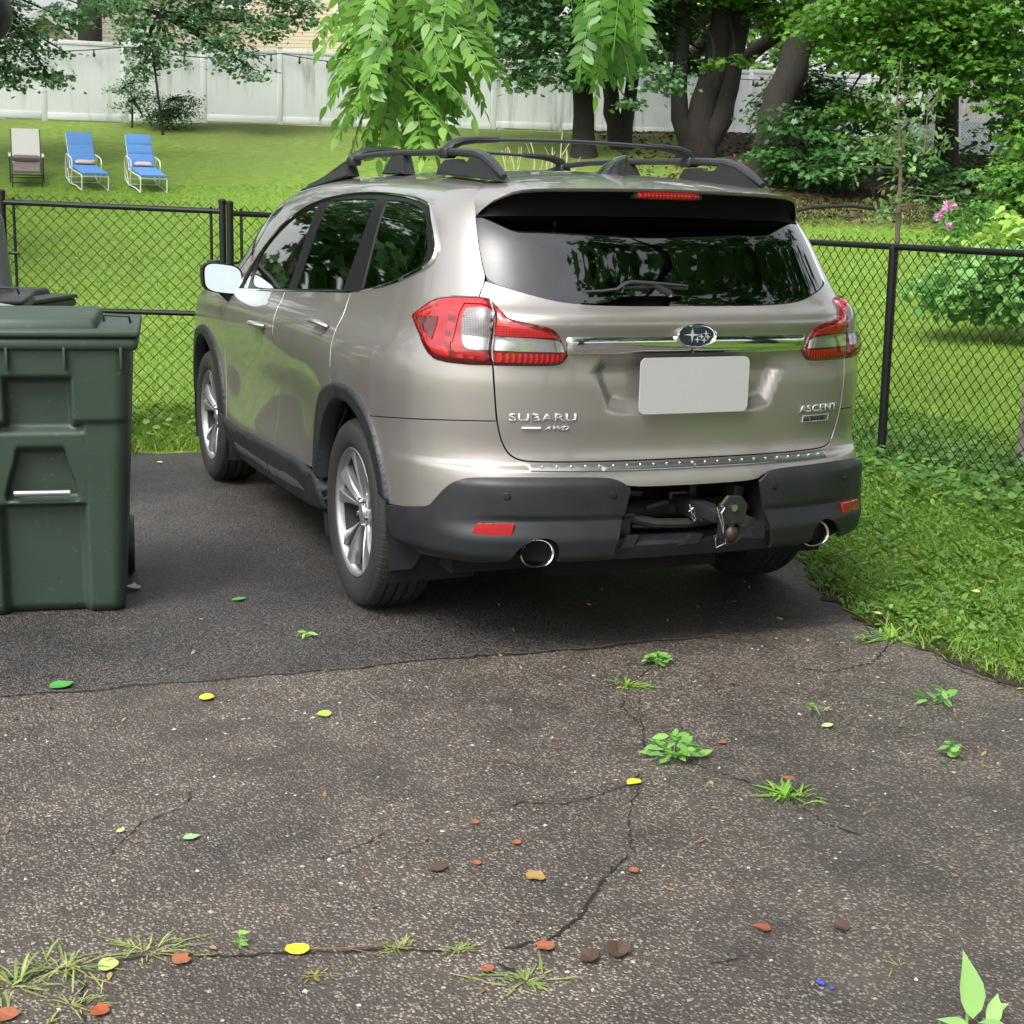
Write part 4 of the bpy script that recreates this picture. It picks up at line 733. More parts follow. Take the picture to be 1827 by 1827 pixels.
mb.tube([(dL, .0, 0), (dL-.025, 0, 1.40)], .026, 12); mb.lathe([(.0, 1.425), (.024, 1.42), (.029, 1.39)], 12, 'z', (dL-.025, 0, 0)); mb.build('post', BKM, e)
mb = MB(); mb.tube([(0, 0, -.1), (0, 0, 1.45)], .03, 12); mb.build('post', BKM, e)
# ------------------------------------------------------------------ loungers
WM = pbr('white_powder_steel', (.80, .82, .83), .35); BLU = pbr('blue_cushion', (.10, .25, .55), .85, var=.10, bump=.3, bscale=60); PNK = pbr('striped_pillow', (.62, .45, .42), .85, var=.25, vscale=30); DKM = pbr('dark_bronze_metal', (.045, .04, .036), .45); TAU = pbr('taupe_cushion', (.19, .15, .145), .9); SLG = pbr('white_mesh_sling', (.62, .62, .58), .75, var=.15, vscale=40)
def cushion(mb, P0, P1, w, th, nseg, quilts=()):
    """padded slab between two points along y/z"""
    P0, P1 = np.array(P0, float), np.array(P1, float); d = P1-P0; L = np.linalg.norm(d); d /= L; n = np.array([0, -d[2], d[1]]); n *= np.sign(n[2]) or 1; G = []
    for i in range(nseg+1):
        s = i/nseg; t_ = th*(.55+.45*min(1, 8*s, 8*(1-s)))
        for q in quilts: t_ *= 1-.55*math.exp(-((s-q)/.025)**2)
        G.append((s, t_))
    for side in (1,):
        U = []
        for s, t_ in G:
            row = []
            for k in range(17):
                a = 2*math.pi*k/16; cx = math.copysign(abs(math.cos(a))**.35, math.cos(a)); cy = math.copysign(abs(math.sin(a))**.6, math.sin(a)); row.append(P0+d*L*s+np.array([w/2*cx, 0, 0])+n*t_*.5*cy)
            U.append(row)
        mb.grid(U)
        for r in (U[0], U[-1]): mb.bm.faces.new([mb.bm.verts.new(p) for p in r[:-1]])
def lounger(loc, rz, label, blue=True, quilts=(.62,), tiltx=0):
    e = empty('garden_lounger', loc, label, 'lounger', rz, 'loungers standing in a row on the lawn'); w = .60; e.rotation_euler = (.17, 0, rz); e.scale = (.82, .82, .80)
    if blue:
        mb = MB()
        for s in (-1, 1):
            x = s*w/2; mb.tube([(x*.93, -1.0, .02), (x*.93, -1.0, .30), (x*.93, -.93, .345), (x*.95, -.2, .33), (x*.95, .15, .34)], .0125, 8); mb.tube([(x*.93, -1.0, .02), (x*.98, -.55, .05), (x*1.05, 0, .02), (x*1.05, .35, .10), (x*1.05, .42, .45), (x*1.05, .35, .60), (x*1.05, 0, .60), (x*1.05, -.16, .57), (x*1.05, -.22, .48), (x*1.02, -.12, .04)], .0125, 8)
            mb.tube([(x*.93, .12, .33), (x*.90, .62, 1.02)], .012, 8); mb.tube([(x*1.05, .2, .59), (x*1.0, .3, .30), (x, .1, .05)], .009, 6)
        mb.tube([(-w*.45, .62, 1.02), (0, .64, 1.03), (w*.45, .62, 1.02)], .014, 8); mb.tube([(-w*.465, -.99, .325), (w*.465, -.99, .325)], .0125, 8); mb.tube([(-w*.52, -.1, .05), (w*.52, -.1, .05)], .010, 8); mb.tube([(-w*.5, .35, .1), (w*.5, .35, .1)], .010, 8)
        mb.build('frame', WM, e)
        mb = MB(); cushion(mb, (0, -1.02, .385), (0, .16, .385), .56, .075, 24, (.5,)); mb.build('seat_cushion', BLU, e); mb = MB(); cushion(mb, (0, .15, .41), (0, .61, 1.04), .56, .075, 24, quilts); mb.build('back_cushion', BLU, e)
        return e
    mb = MB()
    for s in (-1, 1):
        x = s*w/2; mb.tube([(x, -1.0, .30), (x, .2, .30)], .016, 8); mb.tube([(x, .15, .30), (x, .62, 1.05)], .014, 8); mb.tube([(x, -.95, 0), (x, -.95, .30)], .014, 8); mb.tube([(x*1.15, .25, 0), (x*1.15, .2, .55), (x*1.15, -.25, .55), (x*1.15, -.3, 0)], .014, 8)
    mb.tube([(-w/2, -.97, .28), (w/2, -.97, .28)], .014, 8); mb.tube([(-w/2, -.9, .1), (w/2, -.9, .1)], .010, 8); mb.tube([(-w*.57, -.3, .12), (w*.57, -.3, .12)], .010, 8); mb.build('frame', DKM, e)
    mb = MB()
    for s in (-1, 1): mb.box((s*w*.575, -.02, .57), (.05, .48, .025), None, .008)
    mb.build('armrest', SLG, e); mb = MB(); mb.grid([[(xx, .16+.45*k, .33+.74*k) for k in np.linspace(0, 1, 9)] for xx in np.linspace(-.29, .29, 7)]); o = mb.build('sling_back', SLG, e)
    mb = MB(); cushion(mb, (0, -1.0, .35), (0, .1, .36), .56, .09, 20, (.5,)); mb.build('seat_cushion', TAU, e); mb = MB(); cushion(mb, (0, .02, .46), (0, .15, .50), .58, .13, 8); mb.build('folded_cushion', TAU, e); return e
def lg(px, D): p = spot(px, 320, D); return (p[0], p[1], hz1(p[0], p[1]))
P1, P2, P3 = lg(48, 26.3), lg(150, 26.2), lg(255, 26.2)
lounger(P1, ra+.32, 'white sling lounger with a taupe cushion, left of the blue ones', False)
lounger(P2, ra+.50, 'blue cushioned lounger in the middle, its backrest cushion with one seam', True, (.60,))
lounger(P3, ra+.46, 'blue cushioned lounger on the right, its backrest cushion with two seams', True, (.66, .38))
def pillow(P, rz, label):
    mb = MB(); G = []
    for i in range(13):
        a = -1+2*i/12; row = []
        for k in range(13): b = 2*math.pi*k/12; r = (1-abs(a)**4)**.5; row.append((.19*a, .06*math.cos(b)*(.5+.5*r), .045*math.sin(b)*r))
        G.append(row)
    mb.grid(G); o = mb.build('lumbar_pillow', PNK); o.rotation_euler = (R_(28), 0, rz); c, s = math.cos(rz), math.sin(rz); o.location = (P[0]+s*.03, P[1]-c*.03, P[2]+.385); o.scale = (.82, .82, .82); return tag(o, label, 'pillow', 'pillows on the blue loungers')
pillow(P2, ra+.50, 'small striped pink pillow on the middle lounger'); pillow(P3, ra+.46, 'small pink pillow on the right hand lounger')
mb = MB(); mb.lathe([(.001, .0), (.035, .01), (.04, .04), (.02, .07), (.001, .08)], 10, 'z'); o = mb.build('yellow_bundle', pbr('straw_yellow', (.45, .36, .08), .8)); c, s = math.cos(ra+.3), math.sin(ra+.3); o.location = (P2[0]+c*.17, P2[1]+s*.17, P2[2]+.36); tag(o, 'small yellow thing at the right end of the middle lounger pillow', 'garden item')
# ------------------------------------------------------------------ bins
t = newmat('green_bin_plastic'); cc = t.coord(); n = t.noise(cc, 3, 5); t.link(t.mix(n, (.024, .043, .028), (.038, .060, .042)), t.b.inputs['Base Color']); sc = t.ramp(t.noise(cc, 35, 6, .75), [(.60, 0), (.72, 1)])
t.link(t.mix(t.math('MULTIPLY', sc, .35), t.mix(n, (.022, .041, .027), (.036, .058, .041)), (.22, .24, .21)), t.b.inputs['Base Color']); t.link(t.ramp(n, [(.3, .42), (.7, .58)]), t.b.inputs['Roughness']); t.bump(t.noise(cc, 300, 2), .12, .001); GRN = t.m
GBP = pbr('black_bin_plastic', (.022, .023, .025), .5, var=.3); SLV = pbr('galvanised_bar', (.55, .56, .58), .32, .9)
def sst_(a, b, q): q = min(1, max(0, (q-a)/(b-a))); return q*q*(3-2*q)
def bin_(loc, rz, label, body, bar=True, name='wheeled_bin'):
    e = empty(name, loc, label, 'bin', rz, 'wheeled bins at the left edge')
    W_ = lambda z: .283+.05*z
    D_ = lambda z: .31+.07*z
    def prot(x, z):                      # how far the front face stands out of its recessed plane
        ax = abs(x); st = lambda a, b, q: float(sst_(a, b, q))
        up_ = st(.895, .925, z); blk = st(.105, .125, ax)*st(.715, .76, z); colm = st(.130, .165, ax)
        hous = (1-st(.160, .172, ax))*st(.425, .435, z)*(1-st(.70, .735, z)); tz = .055+.045*(1-st(.45, .66, z))+.03
        notch = (1-st(tz-.008, tz+.004, ax))*st(.45, .458, z)*(1-st(.625, .66, z))
        p = max(.055*max(up_, blk), .040*colm, .040*hous)-.050*notch*hous
        return p
    mb = MB(); nx, nz = 110, 130; rows = []
    for i in range(nz+1):
        z = 1.035*i/nz; w = W_(z); row = []
        for k in range(nx+1):
            x = -w+2*w*k/nx; q = abs(x)/w; rnd = .055*(1-math.sqrt(max(0, 1-max(0, (q-.82)/.18)**2))); bot = .03*(1-min(1, z/.04))**2; row.append((x, -D_(z)+.035-prot(x, z)+rnd+bot, z))
        rows.append(row)
    mb.grid(rows)
    for s in (-1, 1): mb.grid([[(s*W_(z), y, z) for y in (-D_(z)+.09-max(0, prot(s*W_(z), z)), D_(z)*.9)] for z in np.linspace(0, 1.035, 131)])
    mb.grid([[(x*W_(z), D_(z)*.9, z) for x in (-1, 1)] for z in (0, 1.035)]); mb.grid([[(x*W_(0), y, .002) for x in (-1, 1)] for y in (-.25, .28)])
    mb.build('body', body, e, angle=50, recalc=False)
    if bar:
        mb = MB(); mb.tube([(-.100, -.362, .482), (.100, -.362, .482)], .0115, 12); mb.build('lift_bar', SLV, e)
    mb = MB()
    for s in (-1, 1):
        for x in (.10, .30): mb.box((s*x, -.405, .99), (.010, .03, .08), None, .002)
    mb.box((0, 0, 1.040), (.725, .84, .05), None, .02, 3); mb.build('rim', body, e)
    mb = MB()                                             # lid with stepped dome
    mb.box((0, 0, 1.078), (.735, .86, .026), None, .010, 3); mb.box((-.05, .02, 1.105), (.54, .72, .05), None, .018, 3, (.94, .95)); mb.build('lid', body, e)
    mb = MB()
    mb.bm.free()
    for s in (-1, 1): mb = MB(); mb.tube([(s*.24, -.30, 1.118), (s*.24, -.33, 1.142), (s*.33, -.33, 1.138), (s*.335, -.29, 1.112)], .006, 8); mb.build('lid_handle', body, e)
    for s in (-1, 1): mb = MB(); mb.lathe([(.02, -.02), (.12, -.02), (.125, 0), (.12, .02), (.02, .02)], 28, 'x', (s*.29, .34, .125), True); mb.build('wheel', GBP, e)
    return e
bf = (spot(225, 1085, 5.72)+spot(-60, 1085, 5.72))/2
wd = np.array([CY, -SY]); fd = np.array([SY, CY]); bz = ra+.235; (fx, fy), = g0((85, 1100)); cx, cy = fx-math.sin(bz)*.345, fy+math.cos(bz)*.345
bin_((cx, cy, 0), bz, 'large dark green wheeled bin with a metal lift bar at the left edge', GRN)
q = spot(-75, 700, 7.4); bin_((q[0], q[1], -.0), ra+.25, 'grey black wheeled bin behind the green one, mostly hidden', GBP, False)
q = spot(-8, 600, 8.9); bin_((q[0], q[1], -.10), ra-.05, 'black wheeled bin farthest back against the gate', GBP, False)
q = spot(-25, 560, 7.6); mb = MB(); mb.box((q[0], q[1], .75), (.34, .3, 1.5), rotm(a=ra) @ rotm((0, 1, 0), -.06), .05, 3, (.75, .8)); tag(mb.build('tall_grey_box', pbr('grey_plastic', (.11, .12, .13), .4)), 'tall tapering grey plastic object at the left edge behind the bins', 'container')
# curved grey lid seen over the green bin
q = spot(0, 560, 6.6); mb = MB(); mb.tube([spot(-60, 545, 6.6), spot(0, 549, 6.6), spot(40, 555, 6.6), spot(75, 565, 6.6), spot(105, 578, 6.6)], [.022, .022, .02, .016, .01], 8); mb.tube([spot(-60, 556, 6.6), spot(0, 557, 6.6), spot(40, 562, 6.6), spot(62, 572, 6.6)], .012, 8); tag(mb.build('grey_handle', pbr('grey_handle_plastic', (.22, .22, .22), .4)), 'curved grey plastic handle rising behind the lid of the green bin', 'handle')
mb = MB(); mb.lathe([(.001, -.075), (.045, -.07), (.07, -.04), (.078, 0), (.07, .04), (.045, .07), (.02, .085), (.008, .1), (.008, 2.2)], 20, 'z'); o = mb.build('black_globe', pbr('black_satin', (.015, .014, .016), .45)); q = spot(-28, 22, 4.2); o.location = tuple(q); tag(o, 'dark rounded object poking in at the top left corner', 'lamp')
# taupe planter boards at the right edge behind the fence
q = spot(1840, 655, 8.4); e = empty('garden_bench', (q[0], q[1], hz1(q[0], q[1])), 'weathered taupe wooden bench end at the right edge behind the fence', 'bench', .2); TP = pbr('taupe_wood', (.26, .21, .19), .8)
mb = MB()
for k in range(4): mb.box((.28, .0, .28+k*.15), (.62, .03, .11), None, .008)
mb.build('backrest', TP, e); mb = MB(); mb.box((.28, -.22, .22), (.62, .44, .035), None, .006); mb.build('seat', TP, e)
for sx in (0, .56):
    for sy in (0, -.4): mb = MB(); mb.box((sx, sy, .1 if sy else .38), (.06, .06, .35 if sy else .9), None, .006); mb.build('leg', TP, e)
a, b = spot(1785, 838, 7.9), spot(1850, 852, 7.8); mb = MB(); mb.tube([(a[0], a[1], hz1(a[0], a[1])+.04), (b[0], b[1], hz1(b[0], b[1])+.04)], .018, 7); tag(mb.build('stick', TW), 'pale stick lying at the foot of the fence by the right edge', 'stick')
# ================================================================== THE CAR
def hsp(xs, ys):
    xs = np.array(xs, float); ys = np.array(ys, float); h = np.diff(xs); dl = np.diff(ys)/h; m = np.zeros(len(xs)); m[0] = dl[0]; m[-1] = dl[-1]
    for i in range(1, len(xs)-1):
        if dl[i-1]*dl[i] > 0: w1 = 2*h[i]+h[i-1]; w2 = h[i]+2*h[i-1]; m[i] = (w1+w2)/(w1/dl[i-1]+w2/dl[i])
    def f(x):
        x = np.clip(x, xs[0], xs[-1]); k = np.clip(np.searchsorted(xs, x)-1, 0, len(xs)-2); t = (x-xs[k])/h[k]; t2 = t*t; t3 = t2*t
        return (2*t3-3*t2+1)*ys[k]+(t3-2*t2+t)*h[k]*m[k]+(-2*t3+3*t2)*ys[k+1]+(t3-t2)*h[k]*m[k+1]
    return f
def sst(a, b, x): t = np.clip((x-a)/(b-a), 0, 1); return t*t*(3-2*t)
SV = [.16,.24,.32,.40,.50,.62,.75,.86,.95,1.02,1.08,1.13,1.20,1.30,1.40,1.50,1.58,1.64,1.70,1.80,1.95,2.15,2.35]
SX = [.79,.885,.935,.958,.966,.963,.958,.963,.968,.962,.943,.915,.888,.854,.820,.784,.750,.715,.668,.575,.425,.22,0]
SZ = [.16,.24,.32,.40,.50,.62,.75,.86,.95,1.02,1.08,1.13,1.20,1.30,1.40,1.50,1.575,1.622,1.655,1.685,1.710,1.727,1.733]
fX = hsp(SV, SX); fZ = hsp(SV, SZ)
fRoof = hsp([0,.3,.6,1.2,1.8,2.4,2.9,3.15,3.4,3.7,4.0,4.2,5.2], [1.625,1.655,1.682,1.718,1.733,1.729,1.705,1.67,1.585,1.41,1.23,1.125,1.121])
fHood = hsp([-1,3.9,4.2,4.6,4.85,4.95,5.2], [1.12,1.12,1.10,1.03,.93,.80,.7])
PA = np.array([(0,0),(.2,.004),(.4,.018),(.55,.045),(.68,.088),(.78,.145),(.865,.225),(.925,.32),(.965,.44),(.99,.59),(1.0,.75)])
_fx = hsp(np.arange(11), PA[:, 0]); _fy = hsp(np.arange(11), PA[:, 1]); _tt = np.linspace(0, 10, 2001); _cx = _fx(_tt); _cy = _fy(_tt)
_s = np.r_[0, np.cumsum(np.hypot(np.diff(_cx)*.95, np.diff(_cy)))]; LC = _s[-1]; U0 = .75-LC; YF = 4.98; UF = YF-.75+LC
fYr = hsp([.16,.24,.32,.42,.50,.60,.67,.685,.70,.76,.86,.96,1.04,1.12,1.19,1.215,1.26,1.30,1.5,1.70,2.4], [.16,.10,.06,.035,.025,.025,.035,.045,.075,.085,.078,.078,.083,.075,.058,.065,.115,.15,.295,.44,.44])
fYf = hsp([.16,.3,.5,.7,.85,.95,1.05,1.15,2.4], [.15,.05,0,.02,.06,.15,.3,.35,.35])
def S(u, v):
    u = np.asarray(u, float); v = np.asarray(v, float); s = np.clip(np.where(u < 2.5, u-U0, UF-u), 0, None)
    a = np.where(s < LC, np.interp(s, _s, _cx), 1.0); d = np.where(s < LC, np.interp(s, _s, _cy), s-LC+.75)
    Yr = fYr(v); Yf = fYf(v); y = np.where(u < 2.5, Yr+d*(.75-Yr)/.75, YF-(Yf+d*(.75-Yf)/.75)); y = np.where((u >= .75) & (u <= YF-.75), u, y)
    X = fX(v); z0 = fZ(v); k = (fRoof(y)-1.12)/(1.733-1.12); hd = fHood(y)/1.12; z = np.where(z0 > 1.12, 1.12+(z0-1.12)*k, z0); g = sst(.6, 1.12, z0); z = z*(1-g*(1-hd))
    X = X*(1-.03*sst(3.3, 4.9, y))*a
    w = np.exp(-((y-1.08)/.60)**2)*np.exp(-((v-.80)/.22)**2)*.022+np.exp(-((y-3.97)/.6)**2)*np.exp(-((v-.8)/.25)**2)*.018
    dm = sst(1.3, 1.9, y)*(1-sst(3.0, 3.6, y)); w = w-dm*np.exp(-((v-.66)/.16)**2)*.022+dm*np.exp(-((v-.44)/.07)**2)*.012
    return np.stack([-(X+w*a), y, z], -1)
HEX = np.array([(-.39, 1.015), (-.33, .875), (-.25, .862), (.25, .862), (.33, .875), (.39, 1.015), (.35, 1.075), (-.35, 1.075)])
def sdist(P, poly):
    poly = np.asarray(poly); d = np.full(len(P), 1e9)
    for a, b in zip(poly, np.roll(poly, -1, 0)):
        ab = b-a; t = np.clip(((P-a)@ab)/(ab@ab+1e-12), 0, 1); d = np.minimum(d, np.hypot(*(P-a-t[:, None]*ab).T))
    return d
def Srear(u, v):            # tailgate: pressed licence-plate recess
    P = S(u, v); q = np.stack([np.ravel(P[..., 0]), np.ravel(P[..., 2])], -1); m = in_poly(q, HEX); d = np.where(m, sdist(q, HEX), 0).reshape(np.shape(P)[:-1])
    P = P.copy(); P[..., 1] += .030*sst(0, .06, d); return P
def nrm(f, u, v, e=2e-3):
    du = f(u+e, v)-f(u-e, v); dv = f(u, v+e)-f(u, v-e); n = np.cross(du, dv); n /= np.linalg.norm(n, axis=-1)[..., None]+1e-12; P = f(u, v)
    s = np.sign(n[..., 0]*P[..., 0]*1.0+n[..., 1]*(P[..., 1]-2.5)*.6+n[..., 2]*(P[..., 2]-.9)); s = np.where(s == 0, 1, s); return n*s[..., None]
def smooth_poly(pts, it=1):
    P = np.array(pts, float)
    for _ in range(it):
        Q = []
        for i in range(len(P)):
            o, a, b = P[i-1], P[i], P[(i+1) % len(P)]; d1, d2 = a-o, b-a; cs = (d1@d2)/(np.linalg.norm(d1)*np.linalg.norm(d2)+1e-9)
            if cs < .55 or abs(a[0]-U0) < 1e-3 or abs(a[0]-UF) < 1e-3: Q += [a]          # keep true corners
            else: Q += [a*.75+o*.25, a*.75+b*.25]
        P = np.array(Q)
    return P
def resample(poly, step):
    out = []
    for a, b in zip(poly, np.roll(poly, -1, 0)):
        n = max(1, int(math.ceil(np.linalg.norm(b-a)/step))); out += [a+(b-a)*k/n for k in range(n)]
    return np.array(out)
def panel(name, poly, mat, parent, f=S, off=0., holes=(), step=.025, edge=.006, pillow=None, mirror=False, both=False, closed_c=False, sm=2, parts=None, offf=None, aniso=1.):
    """patch of the body surface bounded by poly in (u,v). pillow=(height,width). both: join with mirrored half"""
    poly = smooth_poly(poly, sm) if sm else np.array(poly, float); holes = [smooth_poly(h, sm) if len(h) > 3 and sm else h for h in holes]; loops = [resample(poly, step*.8)]+[resample(np.array(h, float), step*.8) for h in holes]
    B = np.concatenate(loops); lo, hi = B.min(0), B.max(0); gu, gv = np.arange(lo[0]+step/2, hi[0], step*aniso), np.arange(lo[1]+step/2, hi[1], step); G = np.stack(np.meshgrid(gu, gv, indexing='ij'), -1).reshape(-1, 2)
    m = in_poly(G, loops[0]); dmin = sdist(G, loops[0])
    for h in loops[1:]: m &= ~in_poly(G, h); dmin = np.minimum(dmin, sdist(G, h))
    G = G[m & (dmin > step*.35)]; E = []; o = 0
    for L in loops: E += [(o+i, o+(i+1) % len(L)) for i in range(len(L))]; o += len(L)
    A = np.concatenate([B, G]); r = delaunay_2d_cdt([Vector(p) for p in A], E, [], 0, 1e-7); vv = np.array([tuple(v) for v in r[0]]); T = np.array(r[2]); c = vv[T].mean(1); k = in_poly(c, loops[0])
    for h in loops[1:]: k &= ~in_poly(c, h)
    T = T[k]; u, v = vv[:, 0], vv[:, 1]; P = f(u, v); N = nrm(f, u, v)
    h_ = np.full(len(vv), off)
    if pillow:
        d = sdist(vv, loops[0])
        for hh in loops[1:]: d = np.minimum(d, sdist(vv, hh))
        q = np.clip(d/pillow[1], 0, 1); h_ = off+pillow[0]*np.sqrt(np.clip(1-(1-q)**2, 0, 1))
    if offf is not None: h_ = h_+offf(u, v)
    if closed_c: P[np.abs(u-U0) < 1e-4, 0] = 0
    N0 = N.copy(); P = P+N*h_[:, None]
    if closed_c: P[np.abs(u-U0) < 1e-4, 0] = 0; N[np.abs(u-U0) < 1e-4, 0] = 0
    e1 = P[T[:, 1]]-P[T[:, 0]]; e2 = P[T[:, 2]]-P[T[:, 0]]; fn = np.cross(e1, e2); flip = (fn*N0[T[:, 0]]).sum(1) < 0; T[flip] = T[flip][:, ::-1]
    if pillow or offf is not None:      # normals of the real displaced sheet
        fn = np.cross(P[T[:, 1]]-P[T[:, 0]], P[T[:, 2]]-P[T[:, 0]]); N = np.zeros_like(P)
        for j in range(3): np.add.at(N, T[:, j], fn)
        if closed_c: N[np.abs(u-U0) < 1e-4, 0] = 0
        N /= np.linalg.norm(N, axis=1)[:, None]+1e-12
    # returned edges
    if edge:
        cnt = {}
        for t in T:
            for a, b in ((t[0], t[1]), (t[1], t[2]), (t[2], t[0])):
                if (b, a) in cnt: del cnt[(b, a)]
                else: cnt[(a, b)] = 1
        EV, EN, EF = [], [], []; base = len(P)
        for (a, b) in cnt:
            if closed_c and abs(u[a]-U0) < 1e-4 and abs(u[b]-U0) < 1e-4: continue
            t_ = P[b]-P[a]; on = np.cross(t_, N0[a]); on /= np.linalg.norm(on)+1e-12
            i = base+len(EV); EV += [P[a], P[b], P[b]-N0[b]*edge, P[a]-N0[a]*edge]; EN += [on*.8+N0[a]*.6]*2+[on]*2; EF += [(i, i+3, i+2), (i, i+2, i+1)]
        if EV: P = np.concatenate([P, EV]); EN = np.array(EN); EN /= np.linalg.norm(EN, axis=1)[:, None]; N = np.concatenate([N, EN]); T = np.concatenate([T, np.array(EF)])
    if mirror or both:
        Pm = P*[-1, 1, 1]; Nm = N*[-1, 1, 1]; Tm = T[:, ::-1]
        if both: T = np.concatenate([T, Tm+len(P)]); P = np.concatenate([P, Pm]); N = np.concatenate([N, Nm])
        else: P, N, T = Pm, Nm, Tm
    me = bpy.data.meshes.new(name); me.from_pydata(P.tolist(), [], T.tolist())
    me.materials.append(mat); me.polygons.foreach_set('use_smooth', np.ones(len(T), bool)); me.normals_split_custom_set_from_vertices(N.tolist()); me.update()
    return link(bpy.data.objects.new(name, me), parent)
def circ(c, r, a0, a1, n=24): return [(c[0]+r*math.cos(math.radians(a)), c[1]+r*math.sin(math.radians(a))) for a in np.linspace(a0, a1, n)]
# materials
t = newmat('champagne_paint'); cc = t.coord('Object'); b = t.b
fl = t.voro(cc, 900, 'F1', 'Color'); t.link(t.mix(.06, (.345, .322, .303), fl, 'OVERLAY'), b.inputs['Base Color']); b.inputs['Metallic'].default_value = .68; b.inputs['Roughness'].default_value = .33
b.inputs['Coat Weight'].default_value = 1; b.inputs['Coat Roughness'].default_value = .03
dirt = t.ramp(t.noise(cc, 5, 6, .7), [(.4, 0), (.75, 1)]); t.link(t.math('ADD', .30, t.math('MULTIPLY', dirt, .10)), b.inputs['Roughness']); PAINT = t.m
def wetplastic(name, base, hi):
    t = newmat(name); cc = t.coord(); n = t.noise(cc, 4, 6, .6); t.link(t.mix(t.ramp(n, [(.35, 0), (.7, 1)]), base, hi), t.b.inputs['Base Color']); t.link(t.ramp(t.noise(cc, 9, 5), [(.35, .42), (.7, .6)]), t.b.inputs['Roughness']); t.bump(t.noise(cc, 900, 2), .12, .0006)
    v = t.add('ShaderNodeTexVoronoi'); return t.m
CLAD = wetplastic('grey_black_cladding', (.008, .0095, .012), (.017, .019, .023)); BLACKP = pbr('black_trim', (.006, .006, .007), .45, spec=.22, var=.1); DARKP = pbr('matte_black', (.010, .010, .011), .75, var=.3); UNDER = pbr('dark_liner', (.006, .006, .006), .9)
CHR = pbr('chrome', (.82, .84, .85), .07, 1.0, var=.02); STEEL = pbr('brushed_steel', (.58, .60, .60), .28, 1.0, var=.08, vscale=30); RAILM = pbr('rail_grey', (.022, .023, .026), .36, var=.25)
def glass(name, tint, mixf, rough=.02):
    m = bpy.data.materials.new(name); m.use_nodes = True; n = m.node_tree.nodes; l = m.node_tree.links; n.clear(); out = n.new('ShaderNodeOutputMaterial'); ms = n.new('ShaderNodeMixShader'); tr = n.new('ShaderNodeBsdfTransparent'); gl = n.new('ShaderNodeBsdfGlossy'); fr = n.new('ShaderNodeFresnel')
    fr.inputs[0].default_value = 1.52; tr.inputs[0].default_value = (*tint, 1); gl.inputs['Roughness'].default_value = rough; mm = n.new('ShaderNodeMath'); mm.operation = 'MULTIPLY_ADD'; mm.inputs[1].default_value = 2.3; mm.inputs[2].default_value = mixf
    l.new(fr.outputs[0], mm.inputs[0]); l.new(mm.outputs[0], ms.inputs[0]); l.new(tr.outputs[0], ms.inputs[1]); l.new(gl.outputs[0], ms.inputs[2]); l.new(ms.outputs[0], out.inputs[0]); return m
PRIV = glass('privacy_glass', (.03, .045, .035), .03); CLR = glass('light_green_glass', (.55, .72, .62), .02)
# tail light plastics: glossy lens with moulded ribs
def lens(name, col, rough=.08, rib=None, rib_s=200, spec=.6, emis=0, axis=2, dark=.35):
    t = newmat(name); cc = t.coord(); b = t.b; b.inputs['Roughness'].default_value = rough; b.inputs['Coat Weight'].default_value = 1.; b.inputs['Coat Roughness'].default_value = .02
    base = t.mix(t.noise(cc, 30, 3), tuple(x*.75 for x in col), col)
    if rib:
        sp = t.add('ShaderNodeSeparateXYZ'); t.link(cc, sp.inputs[0]); fz = t.math('FRACT', t.math('MULTIPLY', sp.outputs[2], rib_s)); rz = t.ramp(fz, [(0, dark), (.25, 1), (.8, 1), (1, dark)])
        if rib == 'grid': fx = t.math('FRACT', t.math('MULTIPLY', sp.outputs[0], rib_s)); rz = t.math('MULTIPLY', rz, t.ramp(fx, [(0, dark), (.2, 1), (.8, 1), (1, dark)]))
        if rib == 'teeth': fx = t.math('FRACT', t.math('MULTIPLY', t.math('ADD', sp.outputs[0], t.math('MULTIPLY', sp.outputs[1], .6)), rib_s)); rz = t.ramp(fx, [(0, dark), (.4, 1), (.6, 1), (.7, dark)])
        base = t.mix(1., base, rz, 'MULTIPLY')
    t.link(base, b.inputs['Base Color']); return t.m
RED = lens('red_lens', (.36, .003, .005)); REDB = lens('red_lens_bright', (.55, .010, .012), rib='grid', rib_s=120, dark=.45); REDT = lens('red_lens_teeth', (.52, .010, .012), rib='teeth', rib_s=68, dark=.3); REDD = lens('red_lens_dark', (.10, .003, .004)); LEDR = lens('red_reflex', (.48, .010, .012), rib='grid', rib_s=260, dark=.7)
CLEAR = lens('clear_lens', (.24, .215, .225), .12, rib='grid', rib_s=140, dark=.6); CLEARB = pbr('lamp_reflector', (.50, .52, .53), .14, .85, 1., .02, var=.25, vscale=25); RUB = pbr('black_rubber', (.012, .012, .012), .6)
car = empty('car', (0, 0, 0), 'champagne beige three row SUV with black roof rails parked tail first on the driveway', 'car')
ARC = (1.04, .385); ARF = (3.96, .385)
